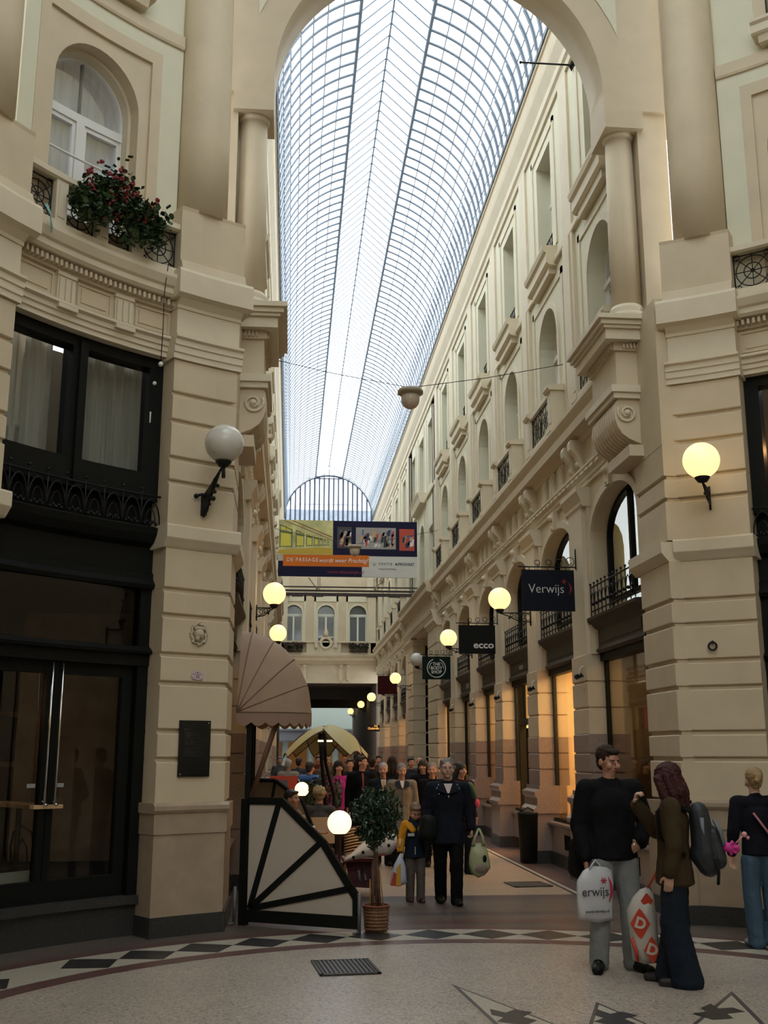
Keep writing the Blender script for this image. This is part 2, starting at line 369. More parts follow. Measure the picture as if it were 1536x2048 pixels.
def bay(M, side, p0, p1, flowers):
    pc = (p0+p1)/2; D = .2
    # lower shopfront frame
    sf = empty('shopfront', label='black painted wooden shopfront in the curved bay on the %s' % side, cat='shopfront')
    b = MB()
    b.mbox(M, p0, p1, -.75, -.28, 0, .30, 8); b.mbox(M, p0, p1, -.75, -.22, .30, .38, 8); b.build('stall_riser', PLINTH, sf)
    b = MB()
    for s, wd in ((p0+.3, .9), (p1-.3, .9)):
        b = MB(); b.mbox(M, s-wd, s+wd, -.42, -.27, .38, 3.45, 1); b.build('side_stile', BLACK, sf)
    b = MB(); b.mbox(M, p0, p1, -.45, -.25, 2.62, 2.74, 8); b.sweep(M, [(-.45, 2.74), (-.2, 2.74), (-.19, 2.77), (-.26, 2.82), (-.45, 2.82)], p0, p1, 8); b.build('transom_bar', BLACK, sf)
    b = MB(); b.sweep(M, [(-.6, 3.42), (-.22, 3.42), (-.20, 3.46), (-.25, 3.52), (-.25, 3.58), (-.28, 3.60), (-.28, 3.86), (-.2, 3.9), (-.14, 3.98), (-.12, 4.05), (-.6, 4.05)], p0, p1, 10); b.build('fascia', BLACK, sf)
    b = MB(); b.archpane(lambda a, d, z: M(a, d, z), (p0+p1)/2, (p1-p0)/2, 2.8, 3.45, 0, -.34); b.build('upper_pane', glass('dark_glass', (.22, .23, .22), .03), sf)
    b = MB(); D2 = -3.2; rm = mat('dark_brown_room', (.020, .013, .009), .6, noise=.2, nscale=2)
    for (z, mi) in ((.06, 1), (3.95, 0)):
        for i in range(6):
            a, e = p0-6+(p1-p0+12)*i/6, p0-6+(p1-p0+12)*(i+1)/6; b.add([M(a, -.5, z), M(e, -.5, z), M(e, D2, z), M(a, D2, z)], [(0, 1, 2, 3)], mi)
            if z > 1: b.add([M(a, D2, 0), M(e, D2, 0), M(e, D2, 4), M(a, D2, 4)], [(0, 1, 2, 3)], 0)
    for a in (p0-6, p1+6): b.add([M(a, -.5, 0), M(a, D2, 0), M(a, D2, 4), M(a, -.5, 4)], [(0, 1, 2, 3)])
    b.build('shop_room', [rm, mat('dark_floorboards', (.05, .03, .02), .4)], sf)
    # door pair
    dr = empty('door_%d' % (1 if side == 'left' else 2)); struct(dr, 'black double door with tall glass panes and long chrome pulls in the %s bay' % side, 'door')
    b = MB()
    lo, hi = p0+2.0, p1-2.0
    for s0, s1 in ((lo-.6, lo+.5), (pc-.75, pc-.05), (pc+.05, pc+.75), (hi-.5, hi+.6)): b.mbox(M, s0, s1, -.40, -.33, .38, 2.62, 1)
    b.mbox(M, lo, pc, -.40, -.33, .38, .58, 3); b.mbox(M, pc, hi, -.40, -.33, .38, .58, 3); b.mbox(M, lo, hi, -.40, -.33, 2.5, 2.62, 5); b.build('door_frame', BLACK, dr)
    for s0, s1 in ((lo+.5, pc-.75), (pc+.75, hi-.5)):
        b = MB()
        for i in range(3):
            a0 = s0+(s1-s0)*i/3; a1 = s0+(s1-s0)*(i+1)/3
            b.add([M(a0, -.37, .58), M(a1, -.37, .58), M(a1, -.37, 2.5), M(a0, -.37, 2.5)], [(0, 1, 2, 3)])
        b.build('door_pane', glass('door_glass', (.6, .58, .54), .02), dr)
    for k in (-1, 1):
        b = MB(); s = pc+k*.55
        b.tube([M(s, -.27, 1.27), M(s, -.27, 2.60)], .011, 8)
        for z in (1.3, 2.55): b.tube([M(s, -.27, z), M(s, -.35, z)], .008, 6)
        b.tube([M(s, -.27, 1.27), M(s-.35, -.27, 1.27)], .011, 8)
        b.build('door_handle', CHROME, dr)
        b = MB(); b.mbox(M, pc+k*1.5-.45, pc+k*1.5+.45, -.366, -.362, 1.425, 1.462, 2); b.build('push_label', mat('pale_label', (.3, .3, .3), .5), dr)
    # mezzanine window
    wn = empty('window_%d' % (1 if side == 'left' else 2)); struct(wn, 'black framed mezzanine window with two wide panes above the %s curved shopfront' % side, 'window')
    b = MB(); b.mbox(M, p0-.3, p1+.3, -.50, -.36, 3.9, 4.40, 8); b.mbox(M, p0, p1, -.42, -.24, 4.36, 4.66, 8); b.mbox(M, p0, p1, -.42, -.24, 5.84, 5.96, 8)
    for s0, s1 in ((p0, p0+1.6), (pc-.9, pc+.9), (p1-1.6, p1)): b.mbox(M, s0, s1, -.42, -.24, 4.66, 5.84, 2)
    b.mbox(M, pc-.25, pc+.25, -.3, -.2, 4.4, 5.9, 1); b.build('window_frame', BLACK, wn)
    for s0, s1 in ((p0+1.6, pc-.9), (pc+.9, p1-1.6)):
        b = MB()
        for i in range(3):
            a0 = s0+(s1-s0)*i/3; a1 = s0+(s1-s0)*(i+1)/3
            b.add([M(a0, -.33, 4.66), M(a1, -.33, 4.66), M(a1, -.33, 5.84), M(a0, -.33, 5.84)], [(0, 1, 2, 3)])
        b.build('pane', glass('mezz_glass', (.5, .52, .5), .03), wn)
    b = MB()
    if side == 'left':
        n = 60; vs = []
        for i in range(n+1):
            a = p0+.5+(p1-p0-1)*i/n; d = -.62+.03*math.sin(i*1.9)+.02*math.sin(i*.83); vs += [M(a, d, 4.3), M(a, d, 5.95)]
        b.add(vs, [(2*i, 2*i+2, 2*i+3, 2*i+1) for i in range(n) if not 27 < i < 33]); b.build('curtain', CURT, wn)
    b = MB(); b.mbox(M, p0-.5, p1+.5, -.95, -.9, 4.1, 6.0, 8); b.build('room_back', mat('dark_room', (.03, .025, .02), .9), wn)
    # iron rail before the mezzanine window
    rl = empty('window_railing', label='low black wrought iron railing before the %s mezzanine window' % side, cat='railing')
    b = MB()
    for z in (4.06, 4.40): b.tube([M(p0+(p1-p0)*i/10, -.17, z) for i in range(11)], .012, 5)
    b.build('rail_bar', IRON, rl)
    b = MB(); n = 9; st = (p1-p0)/n
    for i in range(n+1):
        s = p0+st*i
        if 0 < i < n: b.tube([M(s, -.17, 4.05), M(s, -.17, 4.44)], .008, 5); b.ball(M(s, -.17, 4.46), .02, 6)
        if i < n:
            b.tube([M(s+st*(.5-.5*math.cos(q*PI/8)), -.17, 4.08+.28*math.sin(q*PI/8)) for q in range(9)], .009, 5)
            b.tube([M(s+st*(.5-.28*math.cos(q*PI/6)), -.17, 4.08+.18*math.sin(q*PI/6)) for q in range(7)], .006, 5)
            for q in range(5): b.ball(M(s+st*(.2+.15*q), -.17, 4.10+.02*(q % 2)), .02, 5)
    b.build('rail_ornament', IRON, rl)
    # entablature + frieze of the bay
    en = empty('trim_%d' % (1 if side == 'left' else 2)); struct(en, 'curved stone entablature with dentils and fluted blocks over the %s bay' % side, 'cornice')
    b = MB(); b.sweep(M, [(-.6, 5.96), (-.13, 5.96), (-.13, 6.01), (-.11, 6.02), (-.11, 6.07), (-.09, 6.08), (-.09, 6.13), (-.05, 6.15), (-.05, 6.18), (-.6, 6.18)], p0, p1, 12); b.build('architrave', STONE2, en)
    b = MB(); b.mbox(M, p0, p1, -.6, -.14, 6.18, 6.5, 12)
    ts = [p0+(p1-p0)*f for f in (.30, .66)]
    segs = [(p0+.3, ts[0]-1.6), (ts[0]+1.6, ts[1]-1.6), (ts[1]+1.6, p1-.3)]
    for s0, s1 in segs:
        for (a, bb, c, d) in ((s0, s1, 6.22, 6.235), (s0, s1, 6.45, 6.465)): b.mbox(M, a, bb, -.15, -.125, c, d, 3)
        for a in (s0, s1): b.mbox(M, a-.06, a+.06, -.15, -.125, 6.22, 6.465, 1)
        b.mbox(M, s0+.45, s1-.45, -.15, -.13, 6.27, 6.42, 3)
    b.build('frieze', STONE, en)
    for t0 in ts:
        b = MB(); b.mbox(M, t0-1.1, t0+1.1, -.14, -.105, 6.18, 6.5, 1)
        for k in (-.75, 0, .75): b.mbox(M, t0+k-.2, t0+k+.2, -.105, -.085, 6.2, 6.44, 1)
        b.mbox(M, t0-1.2, t0+1.2, -.14, -.09, 6.46, 6.5, 1); b.mbox(M, t0-1.2, t0+1.2, -.1, -.045, 6.10, 6.145, 1)
        b.build('triglyph', STONE2, en)
    b = MB(); st = .62; n = int((p1-p0)/st)
    for i in range(n): b.mbox(M, p0+i*st+.1, p0+i*st+.42, -.14, -.03, 6.53, 6.59, 1)
    b.mbox(M, p0, p1, -.6, -.10, 6.5, 6.61, 10); b.build('dentils', STONE, en)
    b = MB(); b.sweep(M, [(-.6, 6.61), (.0, 6.61), (.03, 6.64), (.03, 6.70), (.06, 6.72), (.10, 6.80), (.10, 6.84), (.03, 6.87), (-.6, 6.87)], p0, p1, 12); b.build('cornice', STONE2, en)
    # balcony
    bl = empty('balcony', label='stone balcony parapet with round iron grilles above the %s bay cornice' % side, cat='balcony')
    b = MB(); b.mbox(M, p0, p1, -.18, .02, 6.87, 6.95, 12); b.build('base_course', STONE2, bl)
    b = MB(); b.sweep(M, [(-.2, 7.40), (.0, 7.40), (.03, 7.42), (.03, 7.48), (-.2, 7.48)], p0, p1, 12); b.build('top_rail', STONE2, bl)
    fr = [.0, .045, .24, .42, .62, .80, .955, 1.0]
    pos = [(p0+.0, p0+.6)]; wdt = (p1-p0)
    peds = [p0+wdt*.27, p0+wdt*.50, p0+wdt*.77]
    for q in peds:
        b = MB(); b.mbox(M, q-.75, q+.75, -.18, .01, 6.95, 7.40, 2); b.mbox(M, q-.45, q+.45, .01, .02, 7.0, 7.35, 1); b.build('pedestal', STONE2, bl)
    edges = [p0+.3]+[x for q in peds for x in (q-.8, q+.8)]+[p1-.3]
    for i in range(0, len(edges), 2):
        a0, a1 = edges[i], edges[i+1]; c = (a0+a1)/2; w_ = (a1-a0)*KD
        b = MB(); iron_panel(b, lambda u, v: M(c+u/KD, -.06, 6.95+v), w_*.98, .45); b.build('iron_grille', IRON, bl)
    # upper wall with arched window
    wc = p0+wdt*.52; hw = 5.45; z1 = 9.80
    wl = empty('wall_%s_upper' % side); struct(wl, 'cream plastered upper wall around the arched window on the %s of the round hall' % side, 'wall')
    b = MB(); b.archwall(M, p0-.3, p1+.3, 6.9, z1, -D, -D-.34, wc, hw, 7.2, 8.72, .58, n=18, ns=3); b.build('window_field', STONE, wl)
    b = MB()
    b.mbox(M, p0-.3, wc-8.0, -D-.1, -D+.028, 6.9, z1, 2); b.mbox(M, wc+8.0, p1+.3, -D-.1, -D+.028, 6.9, z1, 2)
    b.mbox(M, wc-8.0, wc+8.0, -D-.1, -D+.028, 9.62, z1, 8); b.build('cream_strip', CREAM, wl)
    b = MB(); o = 6.7
    for k in (-1, 1): b.mbox(M, wc+k*(o+.65)-.65, wc+k*(o+.65)+.65, -D-.1, -D+.035, 6.9, 9.62, 2)
    b.mbox(M, wc-o, wc+o, -D-.1, -D+.035, 9.46, 9.62, 8); b.build('raised_surround', STONE, wl)
    b = MB(); b.archframe(M, wc, hw, 7.2, 8.72, .58, .035, -D-.28, -D-.16, KD, 18); b.build('arch_reveal_moulding', STONE2, wl)
    b = MB(); b.sweep(M, [(-.5, 9.80), (-D+.05, 9.80), (-D+.06, 9.83), (-D+.05, 9.98), (-.5, 10.0)], p0-.3, p1+.3, 10); b.build('string_course', STONE, wl)
    b = MB(); hw2 = 4.2; b.archwall(M, p0-.3, p1+.3, 10.0, 13.2, -D, -D-.3, wc, hw2, 10.3, 12.0, 0); b.build('attic_field', CREAM, wl)
    b = MB()
    for k in (-1, 1): b.mbox(M, wc+k*(hw2+.7)-.7, wc+k*(hw2+.7)+.7, -D-.1, -D+.03, 10.2, 12.1, 2)
    b.build('attic_surround', STONE, wl)
    b = MB(); b.sweep(M, [(-.5, 10.12), (.0, 10.12), (.02, 10.14), (.02, 10.24), (.05, 10.27), (.05, 10.31), (-.5, 10.31)], wc-hw2-1.5, wc+hw2+1.5, 6)
    b.sweep(M, [(-.5, 10.03), (-.05, 10.03), (-.02, 10.12), (-.5, 10.12)], wc-hw2-.8, wc+hw2+.8, 4); b.build('window_sill', STONE2, wl)
    # window joinery
    wn = empty('window_%d' % (3 if side == 'left' else 4)); struct(wn, 'white framed arched casement window above the %s balcony' % side, 'window')
    dn = -D-.30
    b = MB(); b.archframe(M, wc, hw, 7.2, 8.72, .58, .055, dn-.05, dn+.02, KD, 18)
    b.mbox(M, wc-hw, wc+hw, dn-.04, dn+.03, 8.50, 8.60, 6); b.mbox(M, wc-.5, wc+.5, dn-.04, dn+.035, 7.2, 8.5, 1)
    for k in (-1, 1):
        c = wc+k*hw/2; b.archframe(M, c, hw/2-.35, 7.22, 8.5, 0, .05, dn-.04, dn+.01, KD)
    b.build('window_frame', WHITE, wn)
    b = MB(); b.mbox(M, wc-.12, wc+.12, dn-.03, dn, 8.6, 9.26, 1); b.build('glazing_bar', mat('grey_bar', (.2, .19, .16), .5), wn)
    b = MB(); b.archpane(M, wc, hw, 7.2, 8.72, .58, dn-.02, 18); b.build('pane', glass('window_reflect', (.95, .97, 1), .08), wn)
    b = MB(); n = 40; vs = []
    for i in range(n+1):
        a = wc-hw+2*hw*i/n; d = dn-.08+.02*math.sin(i*1.7); vs += [M(a, d, 7.1), M(a, d, 9.5)]
    b.add(vs, [(2*i, 2*i+2, 2*i+3, 2*i+1) for i in range(n)]); b.build('curtain', mat('curtain_sky_reflection', (.72, .78, .86), .8, noise=.12, nscale=3, stretch=(9, 9, .3)), wn)  # bluish white curtain colour imitates skylight reflected in the pane
    for z in (7.95, 7.68):
        b = MB(); b.tube([M(wc-hw+.2+2*(hw-.2)*i/6, -D-.1, z) for i in range(7)], .014, 6); b.build('guard_bar', WHITE, wn)
    w2 = empty('window_%d' % (5 if side == 'left' else 6)); struct(w2, 'dark attic window over the sill slab high on the %s wall' % side, 'window')
    b = MB(); b.archpane(M, wc, hw2, 10.3, 12, 0, -D-.28); b.build('pane', DARKG, w2)
    b = MB(); b.archframe(M, wc, hw2, 10.3, 12, 0, .06, -D-.3, -D-.2, KD); b.build('window_frame', WHITE, w2)
    b = MB()
    for i in range(9): b.tube([M(wc-hw2+hw2*2*i/8, -D+.0, 10.32), M(wc-hw2+hw2*2*i/8, -D+.0, 10.9)], .01, 5)
    b.build('guard_grille', IRON, w2)
for M, side in ((mapRotL, 'left'), (mapRotR, 'right')):
    pier(M, 117.0, 125.0, 'at the %s side of the tall arch' % side, side)
    bay(M, side, 125.0, 145.0, side == 'left')
    b = MB(); b.mbox(M, 118.2, 125.6, -.45, -.22, 7.0, 13.2, 4); struct(b.build('wall_%s_behind_column' % side, STONE), 'plain beige wall strip behind the big %s column' % side, 'wall')
    column(M, 121.5, .31, 7.68, 13.2, -.2, 'large smooth engaged column above the %s pier of the arch' % side)
pier(mapRotL, 145.0, 153.6, 'cut by the left edge of the view, beyond the black shopfront', 'x')
column(mapRotL, 149.4, .31, 7.68, 13.2, -.2, 'large engaged column at the far left edge of the view')
# plain continuation of the round hall behind and beside the camera
for nm, a0, a1 in (('wall_west', 154.2, 236), ('wall_east', 304, 395)):
    b = MB(); r0 = 6.05
    n = 20; vs = []
    for i in range(n+1):
        q = math.radians(a0+(a1-a0)*i/n)
        vs += [(RC[0]+r*math.cos(q), RC[1]+r*math.sin(q), z) for r in (r0, r0+.3) for z in (0, 13.2)]
    fs = []
    for i in range(n):
        k = 4*i; fs += [(k, k+4, k+5, k+1), (k+2, k+6, k+7, k+3), (k+1, k+5, k+7, k+3)]
    b.add(vs, fs); struct(b.build(nm, STONE), 'plain stretch of the round hall wall out of view on the %s' % nm[5:], 'wall')
b = MB(); b.box((-1.9, -2.5, 6.6), (.3, 8, 13.2)); struct(b.build('wall_south_west', STONE), 'side wall of the opposite passage behind the camera, west side', 'wall')
b = MB(); b.box((5.4, -2.5, 6.6), (.3, 8, 13.2)); struct(b.build('wall_south_east', STONE), 'side wall of the opposite passage behind the camera, east side', 'wall')
b = MB(); b.box((1.75, -6.2, 5), (8, .3, 10)); struct(b.build('wall_south', STONE), 'end wall behind the camera', 'wall')
b = MB(); n = 48
for i in range(n):
    q0, q1 = 2*PI*i/n, 2*PI*(i+1)/n
    b.add([(RC[0]+r*math.cos(q), RC[1]+r*math.sin(q), z) for r, q, z in ((6.3, q0, 13.2), (6.3, q1, 13.2), (3.7, q1, 14.3), (3.7, q0, 14.3))], [(0, 1, 2, 3)])
struct(b.build('ceiling_ring', CREAM), 'unseen sloping plaster ring around the skylight, sized to limit light in the round hall', 'ceiling')  # unseen ring, its opening sized to set the hall's brightness
b = MB()
for i in range(24):
    q = 2*PI*i/24; b.tube([(RC[0]+3.7*math.cos(q), RC[1]+3.7*math.sin(q), 14.3), (RC[0]+2*math.cos(q), RC[1]+2*math.sin(q), 15.6), (RC[0], RC[1], 16.1)], .04, 5)
sk = b.build('skylight_dome', STEEL); struct(sk, 'glazed dome skylight over the round hall', 'skylight')
b = MB(); b.lathe((RC[0], RC[1], 0), [(3.7, 14.3), (2, 15.6), (.02, 16.1)], 24); b.build('dome_glass', ROOFG, sk)

# ================================================================== ARCH INTO THE PASSAGE
AX, AR, AY0, AY1, AZ = XC, 2.11, 12.0, 12.62, 10.05
ar = empty('wall_arch'); struct(ar, 'tall beige stone arch wall framing the passage entrance', 'wall')
b = MB(); n = 36
def arcpt(r, i): q = PI-PI*i/n; return (AX+r*math.cos(q), AZ+r*math.sin(q))
TOP = 13.3
for i in range(n):
    x0, z0 = arcpt(AR, i); x1, z1 = arcpt(AR, i+1)
    b.add([(x0, AY0, z0), (x1, AY0, z1), (x1, AY0, TOP), (x0, AY0, TOP)], [(0, 1, 2, 3)])
    b.add([(x0, AY1, z0), (x1, AY1, z1), (x1, AY1, TOP), (x0, AY1, TOP)], [(0, 1, 2, 3)])
    b.add([(x0, AY0, z0), (x1, AY0, z1), (x1, AY1, z1), (x0, AY1, z0)], [(0, 1, 2, 3)], 0, True)
for k in (-1, 1):
    xa, xb = AX+k*AR, AX+k*3.6
    b.add([(xa, AY0, 9.82), (xb, AY0, 9.82), (xb, AY0, TOP), (xa, AY0, TOP), (xa, AY1, 9.82), (xb, AY1, 9.82), (xb, AY1, TOP), (xa, AY1, TOP)], [(0, 1, 2, 3), (4, 5, 6, 7), (0, 4, 5, 1), (0, 3, 7, 4)])
b.build('arch_wall', STONE, ar)
b = MB()
for k in (-1, 1):    # raised archivolt band and recessed cream spandrel
    pass
bb = MB()
for k in (-1, 1):
    P = []
    for i in range(9):
        q = math.radians(20+50*i/8); P.append((AX+k*(AR+.37)*math.cos(q), AZ+(AR+.37)*math.sin(q)))
    P += [(AX+k*1.1, TOP-.05), (AX+k*(AR+.37)*math.cos(math.radians(20)), TOP-.05)]
    bb.add([(x, AY0-.012, z) for x, z in P], [tuple(range(len(P)))])
bb.build('spandrel_panel', CREAM, ar)
for k, side in ((-1, 'left'), (1, 'right')):
    f = lambda x: AX+k*(x-AX)
    t = empty('arch_column', label='slender round column carrying the arch on the %s' % side, cat='column')
    cx = f(4.13); cy = 12.27
    b = MB(); b.lathe((cx, cy, 0), [(.185, 7.2), (.185, 8.2), (.17, 9.5)], 32); b.build('shaft', STONE, t)
    b = MB(); b.lathe((cx, cy, 0), [(.25, 7.0), (.26, 7.03), (.25, 7.07), (.21, 7.10), (.225, 7.14), (.19, 7.2)], 32); b.build('base_moulding', STONE2, t)
    b = MB(); b.lathe((cx, cy, 0), [(.17, 9.5), (.19, 9.52), (.21, 9.56)], 32); b.build('capital', STONE2, t)
    b = MB(); b.box((f(4.13), 12.31, 9.69), (.50, .66, .26)); b.build('impost_block', STONE, t)
    # jamb wall beside/behind the column
    j = empty('wall_jamb_%s' % side); struct(j, 'rusticated stone jamb between the %s pier and the first shop' % side, 'wall')
    MJ = mapR(4.2) if k == 1 else mapL(4.2)
    b = MB(); rustic(b, MJ, 11.5, 12.5, 0, 1.25, 3.84, [1.68, 1.96, 2.44, 2.73, 3.13, 3.40], 1); rustic(b, MJ, 11.5, 12.5, 0, 4.08, 5.2, [4.55, 4.81], 1); b.build('rusticated_face', STONE, j)
    b = MB(); b.mbox(MJ, 11.5, 12.56, -.5, .0, 5.2, 7.0); b.mbox(MJ, 12.06, 12.8, -.5, -.12, 7.0, 13.3); b.build('upper_face', STONE, j)
    b = MB(); b.sweep(MJ, [(-.5, 3.84), (.0, 3.84), (.05, 3.90), (.08, 3.94), (.08, 4.06), (-.5, 4.08)], 11.5, 12.68); b.build('cap', STONE2, j)
    b = MB(); b.mbox(MJ, 11.5, 12.64, -.5, .04, .96, 1.22); b.mbox(MJ, 11.5, 12.64, -.5, .02, .19, .96); b.build('dado', DADO, j)
    b = MB(); b.mbox(MJ, 11.45, 12.66, -.5, .05, 0, .19); b.build('plinth', PLINTH, j)
    # bracket entablature with console
    c = empty('console_bracket', label='projecting stone cornice bracket on a scroll console at the %s of the arch' % side, cat='bracket')
    def slab(b, xi, y0, y1, z0, z1, xo=4.35): a, bb_ = sorted((f(xi), f(xo))); b.box(((a+bb_)/2, (y0+y1)/2, (z0+z1)/2), (bb_-a, y1-y0, z1-z0))
    b = MB(); slab(b, 3.66, 11.93, 13.5, 6.93, 6.99); slab(b, 3.70, 11.97, 13.46, 6.87, 6.93); slab(b, 3.74, 12.0, 13.43, 6.83, 6.87); slab(b, 3.77, 12.04, 13.4, 6.70, 6.83); b.build('cornice_slab', STONE2, c)
    b = MB(); slab(b, 3.90, 12.16, 13.28, 6.60, 6.70); slab(b, 3.93, 12.2, 13.25, 6.14, 6.60); b.build('frieze_block', STONE, c)
    b = MB()
    for i in range(7): slab(b, 3.87, 12.2+.0, 12.2, 6.62, 6.69); b.box((f(4.02+.045*i), 12.145, 6.655), (.024, .03, .07))
    for i in range(18): b.box((f(3.885), 12.24+.057*i, 6.655), (.03, .03, .07))
    b.build('dentils', STONE, c)
    b = MB(); slab(b, 3.84, 12.12, 13.32, 6.05, 6.14); slab(b, 3.87, 12.15, 13.3, 5.98, 6.05); b.build('console_cap', STONE2, c)
    # scroll console: side profile in x-z, extruded in y
    prof = []
    for i in range(15):
        q = math.radians(95-205*i/14*1.0); prof.append((4.06-.17*math.cos(q-PI/2+PI/2)*0, 0))
    P = [(4.30, 5.98), (3.93, 5.98), (3.90, 5.93), (3.885, 5.83), (3.89, 5.72), (3.92, 5.62), (3.97, 5.54), (4.05, 5.48), (4.14, 5.44), (4.22, 5.41), (4.30, 5.41)]
    b = MB()
    for y0, y1, sh in [(12.2, 12.25, 0)]+[(12.25+.10*i, 12.25+.10*i+.075, .0) for i in range(9)]+[(13.15, 13.2, 0)]:
        kk = len(P); vs = [(f(x), y, z) for y in (y0, y1) for x, z in P]
        b.add(vs, [tuple(range(kk)), tuple(range(kk, 2*kk))]+[(i, (i+1) % kk, (i+1) % kk+kk, i+kk) for i in range(kk)])
    kk = len(P); vs = [(f(x+.02), y, z+.008) for y in (12.22, 13.18) for x, z in P]
    b.add(vs, [tuple(range(kk)), tuple(range(kk, 2*kk))]+[(i, (i+1) % kk, (i+1) % kk+kk, i+kk) for i in range(kk)])
    b.build('scroll_body', STONE, c)
    b = MB()
    pts = []
    for i in range(34):
        q = i*.33; r = .125-.0033*i; pts.append((f(4.04+r*math.cos(q+2.6)), 12.19, 5.80+r*math.sin(q+2.6)))
    b.tube(pts, .016, 6); b.ball((f(4.04), 12.19, 5.80), .042, 12); b.build('volute', STONE2, c)
    b = MB(); slab(b, 4.02, 12.12, 13.0, 5.24, 5.38); b.build('pad', STONE, c)
# ================================================================== PASSAGE
P0 = 12.62; BAYS = [13.65+3.07*k for k in range(6)]; BAYS2 = [40.0+3.07*j for j in range(4)]
PIL = [15.19+3.07*k for k in range(5)]; PIL2 = [38.4+3.07*j for j in range(5)]
UX = 4.25
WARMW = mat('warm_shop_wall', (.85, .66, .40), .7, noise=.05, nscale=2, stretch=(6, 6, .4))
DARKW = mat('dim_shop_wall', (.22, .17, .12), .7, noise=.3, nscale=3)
SHOPFL = mat('shop_floor', (.45, .33, .2), .4)
WOODP = mat('pale_wood', (.5, .33, .17), .5, noise=.15, nscale=8)
sfx = {'right': 'right', 'left': 'left'}
def win_upper(M, side, c, k, no):
    """arched window, balcony and rectangular window of one upper bay"""
    t = empty('window_%d' % no); struct(t, 'arched casement on the %s upper facade, %s from the round hall' % (side, k), 'window')
    b = MB(); b.archframe(M, c, .62, 7.0, 8.48, .60, .05, -.33, -.25, 1, 12); b.mbox(M, c-.62, c+.62, -.33, -.22, 8.36, 8.44); b.mbox(M, c-.05, c+.05, -.33, -.22, 7.0, 8.36)
    b.archframe(M, c-.31, .26, 7.05, 8.36, 0, .045, -.33, -.27, 1); b.archframe(M, c+.31, .26, 7.05, 8.36, 0, .045, -.33, -.27, 1)
    b.build('window_frame', WHITE, t)
    b = MB(); b.archpane(M, c, .62, 7.0, 8.48, .60, -.30, 12); b.build('pane', mat('pane_reflect', (.10, .12, .13), .08, spec=1), t)
def rect_win(M, side, c, k, no, hw=.50):
    t = empty('window_%d' % no); struct(t, 'rectangular top storey window on the %s facade, %s from the round hall' % (side, k), 'window')
    b = MB(); b.archframe(M, c, hw, 10.0, 12.0, 0, .05, -.33, -.25, 1); b.mbox(M, c-hw, c+hw, -.33, -.23, 11.25, 11.32); b.mbox(M, c-.03, c+.03, -.33, -.24, 10.0, 12.0); b.build('window_frame', WHITE, t)
    b = MB(); b.archpane(M, c, hw, 10.0, 12.0, 0, -.30); b.build('pane', MATS['pane_reflect'], t)
    b = MB(); b.tube([M(c-hw, -.12, 10.5), M(c+hw, -.12, 10.5)], .012, 5); b.tube([M(c-hw, -.12, 10.05), M(c+hw, -.12, 10.05)], .012, 5)
    for i in range(7): x = c-hw+2*hw*(i+.5)/7; b.tube([M(x, -.12, 10.05), M(x, -.12, 10.5)], .009, 4); b.tube([M(x+.05*math.cos(q*PI/4), -.12, 10.3+.09*math.sin(q*PI/4)) for q in range(9)], .007, 4)
    b.build('guard_grille', IRON, t)
    b = MB(); h = hw+.22
    b.sweep(M, [(-.1, 9.56), (.14, 9.60), (.18, 9.64), (.18, 9.80), (.22, 9.83), (.24, 9.90), (.24, 9.93), (-.1, 9.95)], c-h, c+h); b.mbox(M, c-h+.1, c+h-.1, 0, .12, 9.48, 9.60)
    b.build('window_sill', STONE2, t)
def balcony(M, side, c, k):
    t = empty('balcony', label='small balcony with iron grille and stone end blocks, %s on the %s upper facade' % (k, side), cat='balcony', group='small iron balconies of the upper facades')
    for s0, s1 in ((c-.92, c-.68), (c+.60, c+.84)):
        b = MB(); b.mbox(M, s0, s1, -.02, .24, 6.67, 7.34); b.sweep(M, [(-.02, 7.34), (.27, 7.34), (.30, 7.38), (.30, 7.42), (-.02, 7.45)], s0-.04, s1+.04)
        b.mbox(M, s0-.02, s1+.02, -.02, .27, 6.67, 6.76); b.mbox(M, s0+.05, s1-.05, .24, .25, 6.82, 7.28); b.build('end_block', STONE2, t)
    b = MB(); b.mbox(M, c-.68, c+.60, .14, .24, 7.30, 7.38); b.mbox(M, c-.68, c+.60, .12, .25, 6.67, 6.74); b.build('rail', STONE2, t)
    b = MB()
    for u in (-.36, .28): iron_panel(b, lambda x, v: M(c+u+x, .19, 6.74+v), .62, .56)
    b.build('iron_grille', IRON, t)
